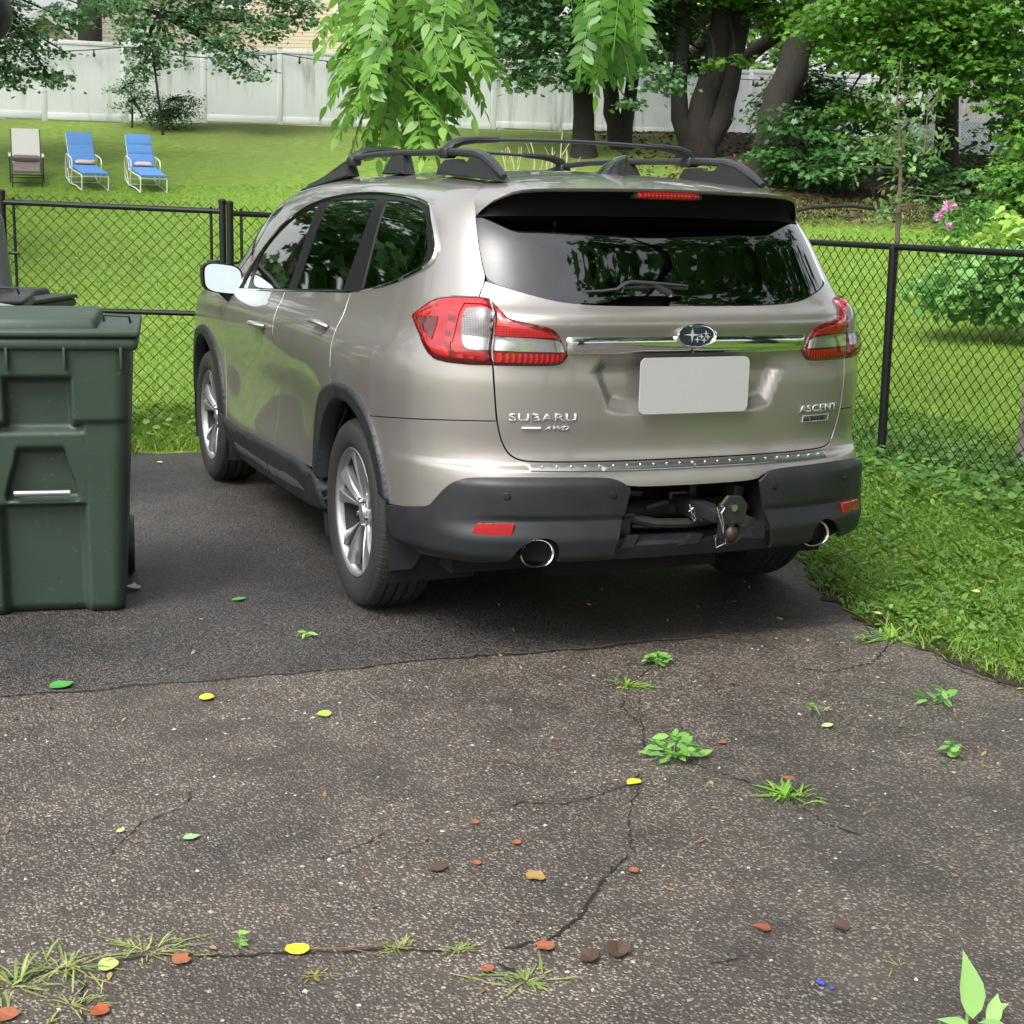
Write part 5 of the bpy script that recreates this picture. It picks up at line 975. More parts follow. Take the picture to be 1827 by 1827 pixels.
# inner dark structure under the skin so that gaps read as gaps
def shell_strip(name, u0, u1, v0, v1, off, mat, nu=60, nv=30, both=True, hole=None):
    mb_V, T = [], []; U, Vv = np.meshgrid(np.linspace(u0, u1, nu), np.linspace(v0, v1, nv), indexing='ij'); P = S(U, Vv)+nrm(S, U, Vv)*off; F = []
    for i in range(nu-1):
        for j in range(nv-1):
            uc, vc = (U[i, j]+U[i+1, j])/2, (Vv[i, j]+Vv[i, j+1])/2
            if hole is not None and hole(uc, vc): continue
            F.append((i*nv+j, (i+1)*nv+j, (i+1)*nv+j+1, i*nv+j+1))
    P = P.reshape(-1, 3); F = np.array(F)
    if both: F = np.concatenate([F, F[:, ::-1]+len(P)]); P = np.concatenate([P, P*[-1, 1, 1]])
    return mesh_np(name, P, F, mat, car)
inarch = lambda u, v, r=.41: min(math.hypot(u-ARC[0], v-ARC[1]), math.hypot(u-ARF[0], v-ARF[1])) < r
shell_strip('inner_body', U0, UF, .35, 1.10, -.022, UNDER, 240, 40, hole=lambda u, v: inarch(u, v, .46) or (u < -.30 and v < .64) or (u < -.22 and .83 < v < 1.10))
shell_strip('inner_body', .27, .50, 1.08, 1.50, -.03, UNDER, 10, 12)
DLO = [(1.309,1.222),(1.083,1.245),(.827,1.289),(.546,1.362),(.475,1.388),(.455,1.42),(.465,1.45),(.535,1.505),(.66,1.567),(.75,1.597),(.86,1.614),(.973,1.624),(1.212,1.634),(1.459,1.635),(1.842,1.625),(2.099,1.611),(2.356,1.58),(2.729,1.51),(2.998,1.406),(3.163,1.301),(3.255,1.20),(3.26,1.128),(2.137,1.177)]
# side frame (quarter panel, roof side, A pillar)
sf = [(.024,.848),(.197,.843),(.429,.827),(.70,.803),(.735,.80)]+circ(ARC, .475, 118, 65, 12)[:0]
a_out = [(.735,.80),(.80,.832),(.889,.856),(1.0,.868),(1.10,.866),(1.20,.848),(1.25,.836)]
side = [(.024,.848),(.197,.843),(.429,.827),(.70,.803)]+a_out+[(1.252,.94),(1.272,1.01),(1.277,1.074),(1.288,1.135),(1.300,1.18),(1.305,1.222)]+DLO[1:21]+[(3.262,1.128),(3.40,1.125),(3.36,1.18),(3.33,1.26),(3.22,1.36),(3.06,1.46),(2.96,1.56),(2.99,1.68),(3.02,1.80),(.62,1.81),(.585,1.806),(.47,1.765),(.375,1.72),(.315,1.680),(.274,1.641),(.240,1.60),(.230,1.575),(.195,1.478),(.162,1.397),(.139,1.345),(.170,1.277),(.154,1.217),(.105,1.132),(.054,1.056),(.041,1.037),(.029,.943),(.027,.90)]
for mm in (False, True): panel('quarter_panel', side, PAINT, car, mirror=mm, step=.03)
panel('roof', [(.632,1.816),(.70,1.836),(.765,1.878),(.812,1.928),(.850,1.98),(.87,2.1),(.875,2.345),(3.05,2.345),(3.03,2.0),(3.02,1.806)], PAINT, car, both=True, step=.05)
WS = [(3.375,1.15),(3.345,1.26),(3.235,1.36),(3.075,1.47),(2.975,1.57),(3.0,1.68),(3.03,1.80),(3.06,2.345),(4.19,2.345),(4.19,1.5),(4.12,1.2),(3.9,1.15)]
panel('windshield', WS, CLR, car, both=True, step=.05, off=-.004)
# spoiler cap with overhanging trailing edge
seam = [S(u, v) for u, v in [(.230,1.575),(.243,1.60),(.277,1.641),(.318,1.680),(.378,1.72),(.473,1.765),(.588,1.806),(.66,1.822),(.766,1.874),(.812,1.925),(.855,1.976),(.876,2.10),(.88,2.34)]]
edge_ = [(-.661,.497,1.532),(-.652,.478,1.551),(-.638,.455,1.570),(-.620,.428,1.588),(-.60,.400,1.602),(-.575,.372,1.614),(-.545,.353,1.622),(-.51,.344,1.626),(-.43,.33,1.630),(-.34,.316,1.632),(-.24,.303,1.634),(-.12,.294,1.636),(0,.291,1.637)]
seam[-1][0] = 0
rows = []
for a, b in zip(seam, edge_):
    a, b = np.array(a), np.array(b); L = np.linalg.norm(b-a); r = []
    for k in range(13):
        s = k/12; p = a+(b-a)*s; p[2] += .10*L*s*(1-s)*(1 if L > .1 else .3); p[0] -= .03*L*s*(1-s)*(1 if b[0] < -.4 else 0); r.append(p)
    rows.append(r)
def both_rows(rows): return rows+[[np.array(p)*[-1, 1, 1] for p in r] for r in rows[-2::-1]]
mb = MB(); RW = both_rows([[np.array(p) for p in r] for r in rows])
# lip: roll the trailing edge under
RW2 = []
for r in RW:
    e_ = r[-1]; r2 = list(r)+[e_+np.array([0, .002, -.006]), e_+np.array([0, .012, -.012])]; RW2.append(r2)
mb.grid(RW2); sp_ = mb.build('spoiler', PAINT, car, angle=60)
# underside of the spoiler down to the top of the glass
gt = [S(u, v) for u, v in [(.230,1.575),(.20,1.577),(.16,1.58),(.12,1.583),(.07,1.585),(.0,1.588),(-.05,1.59),(-.1,1.592),(-.2,1.595),(-.3,1.597),(-.4,1.599),(-.54,1.60),(U0,1.60)]]; gt[-1][0] = 0
rows = []
for b, g_ in zip(edge_, gt):
    b = np.array(b)+np.array([0, .012, -.014]); g_ = np.array(g_); rows.append([b+(g_-b)*k/6+np.array([0, .018*math.sin(math.pi*k/6), .010*math.sin(math.pi*k/6)]) for k in range(7)])
mb = MB(); mb.grid(both_rows(rows)); mb.build('underside', pbr('satin_black', (.004, .004, .005), .6, spec=.12), sp_)
mb = MB(); G = []
for k in range(21):
    x = -.135+.27*k/20; f = math.sqrt(max(0, 1-abs(k/10-1)**8)); yb = .292+.012*(x/.27)**2; G.append([(x, yb+.014*(1-f)+.010-.016*math.cos(a_)*f*.5, 1.613+.0135*math.sin(a_)*f-.0) for a_ in np.linspace(-1.4, 1.4, 7)])
mb.grid(G); o = mb.build('brake_light', REDT, sp_)
mb = MB(); mb.box((0, .325, 1.614), (.275, .04, .026), None, .006); mb.build('brake_light_housing', DARKP, sp_)
# tailgate
TG = [(.139,1.336),(.163,1.277),(.148,1.217),(.099,1.132),(.048,1.056),(.035,1.037),(.023,.95),(.019,.857),(.010,.809),(-.001,.772),(-.024,.733),(-.060,.714),(-.123,.709),(-.458,.707),(U0,.707),(U0,1.258),(-.394,1.257),(-.235,1.262),(-.134,1.272),(-.008,1.302)]
tg = panel('tailgate', TG, PAINT, car, f=Srear, both=True, closed_c=True, step=.016)
GLP = [(.132,1.340),(-.008,1.305),(-.134,1.275),(-.235,1.265),(-.394,1.260),(U0,1.261),(U0,1.606),(-.2,1.600),(.07,1.592),(.20,1.581),(.228,1.577),(.193,1.478),(.157,1.397)]
rg = panel('rear_window', GLP, PRIV, tg, both=True, closed_c=True, step=.03, off=-.003)
FRIT = pbr('black_frit', (.004, .004, .004), .08, spec=.6)
panel('window_border', [(.132,1.340),(-.008,1.305),(-.134,1.275),(-.235,1.265),(-.394,1.260),(U0,1.261),(U0,1.297),(-.394,1.297),(-.235,1.302),(-.134,1.312),(-.02,1.335),(.085,1.352),(.105,1.397),(.145,1.478),(.17,1.560),(-.2,1.575),(U0,1.580),(U0,1.606),(-.2,1.600),(.07,1.592),(.20,1.581),(.228,1.577),(.193,1.478),(.157,1.397)], FRIT, tg, both=True, closed_c=True, step=.02, off=-.005, edge=0, sm=0)
# chrome bar
BAR = [(-.183,1.136),(-.60,1.138),(U0,1.138),(U0,1.077),(-.6,1.076),(-.205,1.075)]
panel('chrome_bar', BAR, CHR, tg, f=S, both=True, closed_c=True, step=.012, off=.002, pillow=(.012, .022))
# plate
def rrect(w, h, r, n=8): return [(sx*(w/2-r)+r*math.cos(a), sy*(h/2-r)+r*math.sin(a)) for sx, sy, a0 in ((1, 1, 0), (-1, 1, 90), (-1, -1, 180), (1, -1, 270)) for a in np.radians(np.linspace(a0, a0+90, n))]
MY = lambda x, y, z, tilt=0: Matrix.Translation((x, y, z)) @ Matrix.Rotation(math.radians(90)-tilt, 4, 'X')
mb = MB(); mb.poly_prism(rrect(.434, .196, .024), .004, MY(0, .058, .966), .001); mb.build('license_plate', pbr('plate_grey', (.40, .40, .40), .6, var=.01), tg, smooth=False)
mb = MB(); mb.box((0, .085, .966), (.30, .05, .14)); mb.build('plate_bracket', DARKP, tg)
# emblem
LET0 = pbr('star_silver', (.62, .63, .64), .4, .5, var=.05)
def ell(a, b, n=40, c=(0, 0)): return [(c[0]+a*math.cos(2*math.pi*i/n), c[1]+b*math.sin(2*math.pi*i/n)) for i in range(n)]
ey = .060; em = None
mb = MB(); R1, R2 = [], []
def ering(prof, n=48):
    rows = [[(a*math.cos(2*math.pi*i/n), y, 1.137+b*math.sin(2*math.pi*i/n)) for i in range(n+1)] for a, b, y in prof]; mb.grid(rows)
ering([(.080, .0425, ey+.012), (.0815, .044, ey), (.079, .0415, ey-.006), (.074, .0375, ey-.008), (.070, .034, ey-.004), (.0685, .033, ey)]); em = mb.build('emblem', CHR, tg)
mb = MB(); mb.poly_prism(ell(.0695, .034), .002, MY(0, ey+.002, 1.137)); mb.build('badge_field', pbr('navy_enamel', (.008, .010, .045), .12, coat=1.), em)
def star(cx, cz, R_, r_, sx=1.): return [(cx+(R_ if k % 2 == 0 else r_)*math.sin(math.pi*k/4)*sx*(1), cz+(R_ if k % 2 == 0 else r_)*math.cos(math.pi*k/4)) for k in range(8)]
mb = MB(); mb.poly_prism(star(-.018, .004, .025, .005, 1.35), .003, MY(0, ey, 1.137))
for cx, cz in ((.036, .008), (.018, -.002), (.044, -.004), (.003, -.013), (.030, -.015)): mb.poly_prism(star(cx, cz, .0105, .0026, 1.15), .003, MY(0, ey, 1.137))
mb.build('stars', LET0, em, smooth=False)
# lettering
def text_on(name, s, uc, v, h, mat, parent, right=False, shear=0., extr=.003, width=None, off=.003, track=1.0, bold=.0):
    cu = bpy.data.curves.new(name, 'FONT'); cu.body = s; cu.size = 1; cu.extrude = .0; cu.offset = bold; cu.space_character = track; cu.align_x = 'CENTER'; cu.shear = shear; ob = bpy.data.objects.new(name, cu); COL.objects.link(ob); bpy.context.view_layer.update()
    me = bpy.data.meshes.new_from_object(ob); bpy.data.objects.remove(ob); n = len(me.vertices); co = np.empty(n*3); me.vertices.foreach_get('co', co); co = co.reshape(-1, 3); hh = co[:, 1].max()-co[:, 1].min(); ww = co[:, 0].max()-co[:, 0].min()
    xx = (co[:, 0]-co[:, 0].min()-ww/2)/ww*width; zz = (co[:, 1]-co[:, 1].min())/hh*h; u = uc-xx*(1 if not right else -1); vv_ = v+zz; P = S(u, vv_); N = nrm(S, u, vv_)
    if right: P = P*[-1, 1, 1]; N = N*[-1, 1, 1]
    bm = bmesh.new(); bm.from_mesh(me); bm.verts.ensure_lookup_table()
    for i, vt in enumerate(bm.verts): vt.co = Vector(P[i]+N[i]*off)
    fs = list(bm.faces); r = bmesh.ops.extrude_face_region(bm, geom=fs); nv = [g for g in r['geom'] if isinstance(g, bmesh.types.BMVert)]; nn = Vector(N.mean(0))
    for vt in nv: vt.co += nn*extr
    bmesh.ops.recalc_face_normals(bm, faces=bm.faces); bm.to_mesh(me); bm.free(); me.materials.clear(); me.materials.append(mat); return link(bpy.data.objects.new(name, me), parent)
LET = pbr('letter_chrome', (.60, .61, .62), .42, .55, var=.05)
text_on('lettering', 'SUBARU', -.138, .848, .026, LET, tg, width=.232, bold=.012, track=1.05)
text_on('lettering', 'AWD', -.185, .818, .0135, LET, tg, width=.088, shear=.45, bold=.01); 
mb = MB(); q = [S(u, .8245)+nrm(S, np.array(u), np.array(.8245))*.005 for u in np.linspace(-.065, -.13, 6)]; mb.tube(q, .0055, 6, flat=.8); mb.build('badge_bar', LET, tg)
text_on('lettering', 'ASCENT', -.118, .848, .0265, LET, tg, right=True, width=.205, bold=.015, track=1.08); text_on('lettering', 'LIMITED', -.130, .817, .0135, pbr('letter_dark', (.03, .03, .03), .3), tg, right=True, width=.118, bold=.01, track=1.05)
mb = MB()
for v_ in (.813, .835): mb.tube([(S(u, v_)+nrm(S, np.array(u), np.array(v_))*.004)*[-1, 1, 1] for u in np.linspace(-.062, -.198, 8)], .0018, 5)
for u_ in (-.198, -.062): mb.tube([(S(u_, v_)+nrm(S, np.array(u_), np.array(v_))*.004)*[-1, 1, 1] for v_ in (.813, .835)], .0026, 5)
mb.build('badge_frame', LET, tg)
# wiper
WPT = [(-.245,1.2895,.030),(-.31,1.290,.034),(-.37,1.294,.038),(-.40,1.309,.045),(-.43,1.317,.045),(-.52,1.3165,.04),(-.60,1.315,.035),(U0,1.3135,.030)]; P = [S(u, v)+nrm(S, np.array(u), np.array(v))*o for u, v, o in WPT]
mb = MB(); mb.tube(P, [.007, .008, .009, .012, .013, .012, .010, .007], 8, flat=.6); mb.tube([P[3]-np.array([0, 0, .012]), P[5]-np.array([0, 0, .012]), P[7]-np.array([0, 0, .008])], .0055, 6)
b_ = S(-.60, 1.285)+nrm(S, np.array(-.6), np.array(1.285))*.012; mb.tube([P[5], b_+np.array([0, 0, .01]), b_], [.009, .013, .014], 8); mb.build('wiper', pbr('wiper_grey', (.035, .036, .04), .4), tg)
# tail lights
LTO = [(.118,1.275),(.168,1.279),(.278,1.276),(.365,1.264),(.424,1.242),(.514,1.190),(.506,1.172),(.452,1.141),(.305,1.060),(.267,1.043),(.206,1.036),(.117,1.033),(.043,1.034),(.050,1.060),(.098,1.177)]
LTI = [(.112,1.272),(.100,1.258),(.083,1.241),(.056,1.211),(.02,1.199),(-.065,1.185),(-.119,1.171),(-.150,1.148),(-.177,1.115),(-.212,1.073),(-.203,1.050),(-.180,1.034),(.036,1.034),(.044,1.060),(.092,1.177)]
WHT = [(.205,1.222),(.128,1.228),(.103,1.226),(.096,1.177),(.070,1.083),(.131,1.080),(.161,1.092),(.185,1.125),(.216,1.195)]
for mm in (False, True):
    tl = panel('tail_light', LTO, RED, car, mirror=mm, step=.010, off=.001, pillow=(.024, .05), edge=.004)
    fo = lambda d: dict(step=.008, mirror=mm, off=.001, pillow=None, edge=0, offf=None)
    pil = lambda poly, base=LTO: (lambda u, v: .024*np.sqrt(np.clip(1-(1-np.clip(sdist(np.stack([u, v], -1), resample(np.array(base), .01))/.05, 0, 1))**2, 0, 1)))
    k_ = dict(step=.009, mirror=mm, edge=.0)
    panel('reversing_lens', WHT, CLEAR, tl, off=.0035, offf=pil(0), **k_)
    panel('reversing_lamp', [(.083,1.125),(.068,1.086),(.131,1.083),(.158,1.094),(.178,1.122),(.182,1.130)], CLEARB, tl, off=.0048, offf=pil(0), **k_)
    panel('lens_border', LTO, REDD, tl, off=.0022, offf=pil(0), holes=[[(.128,1.262),(.168,1.268),(.270,1.264),(.355,1.250),(.410,1.230),(.485,1.188),(.44,1.150),(.30,1.078),(.262,1.062),(.206,1.052),(.117,1.048),(.066,1.049),(.066,1.060),(.112,1.177)]], **k_)
    panel('lens_dark', [(.45,1.180),(.32,1.190),(.295,1.100),(.40,1.142)], REDD, tl, off=.0034, offf=pil(0), **k_)
    panel('led_strip', [(.275,1.215),(.242,1.215),(.215,1.10),(.19,1.068),(.09,1.062),(.088,1.052),(.20,1.053),(.235,1.075)], REDT, tl, off=.0045, offf=pil(0), **k_)
    panel('red_glow_bar', [(.262,1.250),(.12,1.252),(.112,1.236),(.215,1.236),(.235,1.20),(.205,1.10),(.222,1.10),(.262,1.205)], LEDR, tl, off=.0040, offf=pil(0), **k_)
    li = panel('tailgate_light', LTI, REDD, tg, mirror=mm, step=.009, off=.001, pillow=(.016, .03), edge=.004); pil2 = lambda u, v: .016*np.sqrt(np.clip(1-(1-np.clip(sdist(np.stack([u, v], -1), resample(np.array(LTI), .01))/.03, 0, 1))**2, 0, 1))
    panel('red_lens', [(.090,1.240),(.070,1.215),(.045,1.196),(-.02,1.180),(-.08,1.165),(-.125,1.150),(-.155,1.139),(.076,1.141)], REDB, li, off=.003, offf=pil2, **k_)
    panel('clear_lens', [(.073,1.137),(-.160,1.134),(-.192,1.085),(.055,1.085)], CLEARB, li, off=.003, offf=pil2, **k_)
    panel('red_teeth', [(.050,1.078),(-.196,1.078),(-.200,1.062),(-.175,1.045),(.036,1.045)], REDT, li, off=.003, offf=pil2, **k_)
# rear bumper
BU = [(.724,.797),(.429,.8225),(.197,.8385),(.0245,.8435),(.0245,.857),(.0155,.809),(.004,.770),(-.0195,.7285),(-.0575,.709),(-.123,.704),(-.458,.702),(U0,.702),(U0,.619),(-.43,.620),(-.40,.64),(-.346,.652),(-.205,.655),(.115,.648),(.159,.638),(.205,.612),(.251,.562),(.278,.532),(.369,.518),(.56,.50),(.60,.62),(.66,.735)]
bp = panel('rear_bumper', BU, PAINT, car, both=True, closed_c=True, step=.018)
# cladding: two side pieces + lower valance
def clad_prof(u, v):       # stepped section of the lower bumper
    top = .020*sst(.665, .632, v); gr = -.010*np.exp(-((v-.513)/.006)**2)*(1-sst(-.02, .12, u)); sh = .022*sst(.505, .448, v)*(1-sst(.10, .30, u)); und = -.045*sst(.40, .34, v)
    return top+gr+sh+und
CL = [(.535,.500),(.369,.523),(.278,.537),(.251,.568),(.205,.618),(.159,.644),(.115,.654),(-.046,.661),(-.205,.660),(-.346,.657),(-.389,.644),(-.426,.618),(-.422,.598),(-.412,.549),(-.390,.481),(-.374,.430),(-.361,.374),(-.19,.370),(-.180,.374),(-.182,.425),(-.170,.450),(-.140,.464),(-.108,.463),(-.072,.447),(-.035,.415),(-.012,.370),(.160,.350),(.397,.325),(.455,.350),(.505,.392),(.536,.446)]
for mm in (False, True):
    cl = panel('bumper_cladding', CL, CLAD, bp, mirror=mm, step=.010, off=.004, offf=clad_prof, edge=.014)
    rf = panel('reflector', [(.112,.463),(.088,.502),(-.030,.505),(-.020,.464)], LEDR, bp, mirror=mm, step=.006, off=.015, offf=lambda u, v: clad_prof(u, v*0+.49), edge=.02)
    for (u, v) in ((-.004, .598), (-.364, .599)):
        P = S(u, v)*np.array([-1 if mm else 1, 1, 1]); n_ = nrm(S, np.array(u), np.array(v))*np.array([-1 if mm else 1, 1, 1]); q = Vector(n_).to_track_quat('Z', 'X').to_matrix(); mb = MB()
        mb.lathe([(.0135, .015), (.0135, .0265), (.0105, .0275), (.010, .0245), (.0085, .0245), (.008, .029), (.0, .0295)], 20, 'z'); o = mb.build('parking_sensor', CLAD, bp); o.matrix_local = Matrix.Translation(P) @ q.to_4x4()
    # exhaust
    ex = .566*(-1 if not mm else 1); mb = MB(); mb.lathe([(.050, .30), (.052, .02), (.055, .005), (.053, 0), (.048, .004), (.046, .02), (.045, .25)], 36, 'y', (0, 0, 0)); 
    for v in mb.bm.verts: v.co.x *= 1.16; v.co.z *= .93
    o = mb.build('exhaust_tip', pbr('exhaust_chrome', (.70, .70, .69), .14, 1.), car, angle=60); o.location = (ex, .095, .390); o.rotation_euler = (.0, 0, 0)
    mb = MB(); mb.lathe([(.0, .2), (.05, .2)], 24, 'y'); i_ = mb.build('soot', pbr('soot_brown', (.035, .024, .022), .8), o)
    mb = MB(); mb.lathe([(.0445, .03), (.0445, .2)], 24, 'y'); 
    for v in mb.bm.verts: v.co.x *= 1.16; v.co.z *= .93
    mb.build('soot', MATS['soot_brown'], o)
GU = [(-.076,.701),(-.458,.7005),(U0,.7005),(U0,.676),(-.441,.676),(-.085,.681)]
panel('step_guard', GU, STEEL, bp, both=True, closed_c=True, step=.01, off=.004, pillow=(.004, .006))
mb = MB()
for x in np.linspace(-.55, .55, 23):
    u = U0+abs(x)*1.01; P = S(np.array(u), np.array(.6915))*np.array([-1 if x > 0 else 1, 1, 1]); mb = MB(); mb.box(tuple(P+np.array([0, -.006, .004])), (.004, .022, .004), rotm((0, 1, 0), .5), .001); mb.build('step_rib', STEEL, bp)
# lower valance, hitch cavity and hitch
def vy(x): return .03+.10*abs(x)**2*1.2
mb = MB(); G = []
for x in np.linspace(-.36, .34, 36):
    xx = abs(x); top = .425 if xx < .25 else .425+(xx-.25)*.35
    G.append([(x, .10, top+.01), (x, vy(x)-.005, top), (x, vy(x)-.012, top-.012), (x, vy(x)-.004, .385), (x, vy(x)+.01, .362), (x, vy(x)+.10, .345)])
mb.grid(G); va = mb.build('lower_valance', CLAD, bp)
for x0, w_, h_ in ((-.262, .055, .045), (.27, .06, .065), (-.02, .08, .035)):
    mb = MB(); mb.poly_prism([(-w_/2, 0), (w_/2, 0), (w_/2+.02, h_), (w_*.1, h_)] if x0 < .2 else [(-w_/2, 0), (w_/2, 0), (w_/2, h_), (-w_*.1, h_)], .02, MY(x0, vy(x0), .405), .004); mb.build('valance_rib', CLAD, bp)
mb = MB()
mb.box((0, .34, .52), (.66, .02, .32)); mb.box((0, .2, .655), (.66, .28, .02)); mb.box((-.33, .2, .52), (.02, .28, .30)); mb.box((.33, .2, .52), (.02, .28, .30)); mb.box((0, .22, .385), (.66, .3, .02)); mb.build('hitch_cavity', UNDER, bp, smooth=False)
mb = MB(); mb.tube([(-.30, .20, .50), (.30, .20, .50)], .035, 12); mb.tube([(-.27, .12, .505), (-.12, .08, .475), (.0, .08, .468), (.14, .09, .475), (.28, .13, .505)], .018, 8); mb.build('cross_tube', pbr('rusty_black_steel', (.024, .021, .018), .6, var=.6, vscale=20), bp)
for x0, y0, z0, w0, d0, h0, a0 in ((-.19, .17, .575, .10, .05, .02, .1), (-.10, .12, .535, .09, .03, .014, -.2), (-.25, .14, .545, .05, .06, .03, .3), (.13, .20, .60, .12, .04, .015, -.1), (.24, .16, .56, .04, .08, .05, .2), (.20, .12, .50, .05, .05, .06, -.3), (-.05, .18, .60, .07, .03, .025, .15), (-.15, .10, .462, .12, .03, .012, .08), (.09, .21, .57, .03, .04, .07, 0), (.27, .10, .45, .05, .04, .05, .4)):
    mb = MB(); mb.box((x0, y0, z0), (w0, d0, h0), rotm((0, 1, 0), a0), .004); mb.build('bracket', CLAD if x0*7 % 2 < 1 else MATS['rusty_black_steel'] if 'rusty_black_steel' in MATS else CLAD, bp)
for k in range(7): mb = MB(); mb.box((-.13+.018*k, .30, .585+.004*(k % 3)), (.011, .01, .045), rotm((0, 1, 0), .2), .002); mb.build('frame_slot', pbr('grey_frame', (.09, .09, .09), .5) if 'grey_frame' not in MATS else MATS['grey_frame'], bp)
mb = MB(); mb.tube([(-.29, .10, .60), (-.27, .07, .57), (-.275, .07, .52), (-.24, .08, .50), (-.2, .09, .51)], .006, 6); mb.build('cable', CLAD, bp)
LBL = pbr('hitch_label', (.10, .10, .10), .6, var=.9, vscale=120)
mb = MB(); mb.box((-.135, .328, .592), (.15, .003, .035)); mb.box((.215, .328, .60), (.10, .003, .04)); mb.box((-.22, .328, .585), (.03, .003, .03)); mb.build('warning_label', LBL, bp, smooth=False)
th = None; HB = pbr('hitch_black', (.018, .018, .02), .35, spec=.6); mb = MB()
mb.box((.035, .11, .522), (.062, .26, .062), None, .006); mb.box((.035, .225, .522), (.078, .06, .078), None, .006); mb.build('hitch_receiver', HB, car)
th = bpy.data.objects.new('tow_hitch', None); link(th, car); th.location = (.025, .01, .53); th.scale = (.86, .86, .86)
def A_(mb, n, m, **k): return mb.build(n, m, th, **k)
mb = MB(); mb.box((0, -.03, .0), (.052, .22, .052), None, .004); mb.box((.02, -.14, -.02), (.04, .03, .14), None, .004); A_(mb, 'ball_mount', HB)
mb = MB(); mb.poly_prism([(-.045, -.05), (.06, -.05), (.065, .03), (.04, .06), (-.02, .065), (-.05, .03)], .022, MY(.045, -.150, .02), .004); mb.box((.085, -.13, .01), (.045, .05, .06), None, .008); A_(mb, 'coupler_plate', HB)
mb = MB(); mb.lathe([(.0, 0), (.014, 0), (.014, .008), (.0, .009)], 16, 'y', (.045, -.182, .038)); A_(mb, 'bolt', STEEL)
RS = pbr('rusty_ball', (.07, .05, .038), .5, .6, var=.6, vscale=30)
mb = MB(); mb.lathe([(.0, -.045), (.014, -.044), (.026, -.03), (.029, -.016), (.026, 0), (.016, .012), (.016, .03), (.024, .032), (.024, .04), (.0, .04)], 24, 'z', (.05, -.15, -.055)); A_(mb, 'hitch_ball', RS)
mb = MB(); mb.tube([(.05+.052*math.cos(a), -.14, -.075+.045*math.sin(a)) for a in np.linspace(-2.4, .4, 12)], .006, 7); A_(mb, 'safety_hook', HB)
mb = MB(); mb.tube([(-.085, -.045, .035), (-.080, -.05, .01), (-.072, -.05, -.01), (-.06, -.05, .0), (-.07, -.05, .02), (-.085, -.045, .005)], .003, 6); mb.tube([(-.075, -.05, -.015), (-.062, -.05, -.035), (-.055, -.05, -.028), (-.066, -.05, -.005)], .0028, 6)
mb.tube([(-.02, -.172, .03), (-.035, -.178, .045), (-.028, -.18, .02), (-.01, -.18, -.03), (-.002, -.18, -.062), (-.0, -.178, -.03), (-.012, -.176, .02), (.005, -.172, .04), (-.012, -.172, .048)], .0028, 6)
mb.tube([(-.025, -.16, -.085), (-.02, -.16, -.125), (.022, -.165, -.108), (.02, -.165, -.088)], .0025, 6, closed=False); mb.tube([(-.03, -.155, -.075), (-.022, -.16, -.092), (-.02, -.16, -.07)], .002, 6); A_(mb, 'safety_clip', pbr('bright_wire', (.78, .78, .78), .2, 1.))
mb = MB(); mb.box((.107, -.156, .008), (.012, .003, .016), None, .001); A_(mb, 'tag', pbr('white_tag', (.75, .75, .75), .4)); mb = MB(); mb.box((.107, -.156, -.006), (.012, .003, .010), None, .001); A_(mb, 'tag', pbr('red_tag', (.5, .02, .02), .4))
mb = MB(); mb.poly_prism([(-.035, .03), (.03, .03), (.03, -.02), (.008, -.045), (-.015, -.045), (-.035, -.02)], .02, MY(-.255, .085, .47), .003); mb.tube([(-.28, .09, .505), (-.21, .085, .51)], .012, 8); mb.build('wiring_socket', HB, car)
mb = MB(); mb.tube([(.165, .08, .53), (.18, .06, .545), (.19, .05, .51), (.185, .05, .47), (.18, .06, .455)], .003, 6); mb.build('safety_chain_loop', MATS['bright_wire'], car)
# doors, fenders, hood
RD = [(1.30,1.217),(1.296,1.18),(1.284,1.135),(1.273,1.074),(1.268,1.01),(1.248,.94),(1.246,.838)]; RD = [(u+.008, v) for u, v in RD]+[(1.34,.80),(1.43,.735),(1.49,.66),(1.515,.57),(1.515,.50),(1.54,.47),(1.60,.462),(2.285,.455),(2.288,.60),(2.29,.90),(2.30,1.0),(2.312,1.10),(2.318,1.163),(2.137,1.174)]
FD = [(2.324,1.163),(2.318,1.10),(2.306,1.0),(2.296,.90),(2.294,.60),(2.291,.455),(3.36,.42),(3.39,.60),(3.415,.80),(3.41,1.0),(3.40,1.118),(3.26,1.123)]
FF = [(3.406,1.113),(3.417,1.0),(3.422,.80),(3.397,.60),(3.367,.42)]+[(3.43,.45),(3.47,.60),(3.56,.735),(3.70,.84),(3.86,.875),(4.02,.88),(4.18,.85),(4.32,.77),(4.41,.66),(4.455,.55),(4.46,.46),(UF,.46),(UF,.98),(4.9,1.02),(4.2,1.065),(3.8,1.10)]
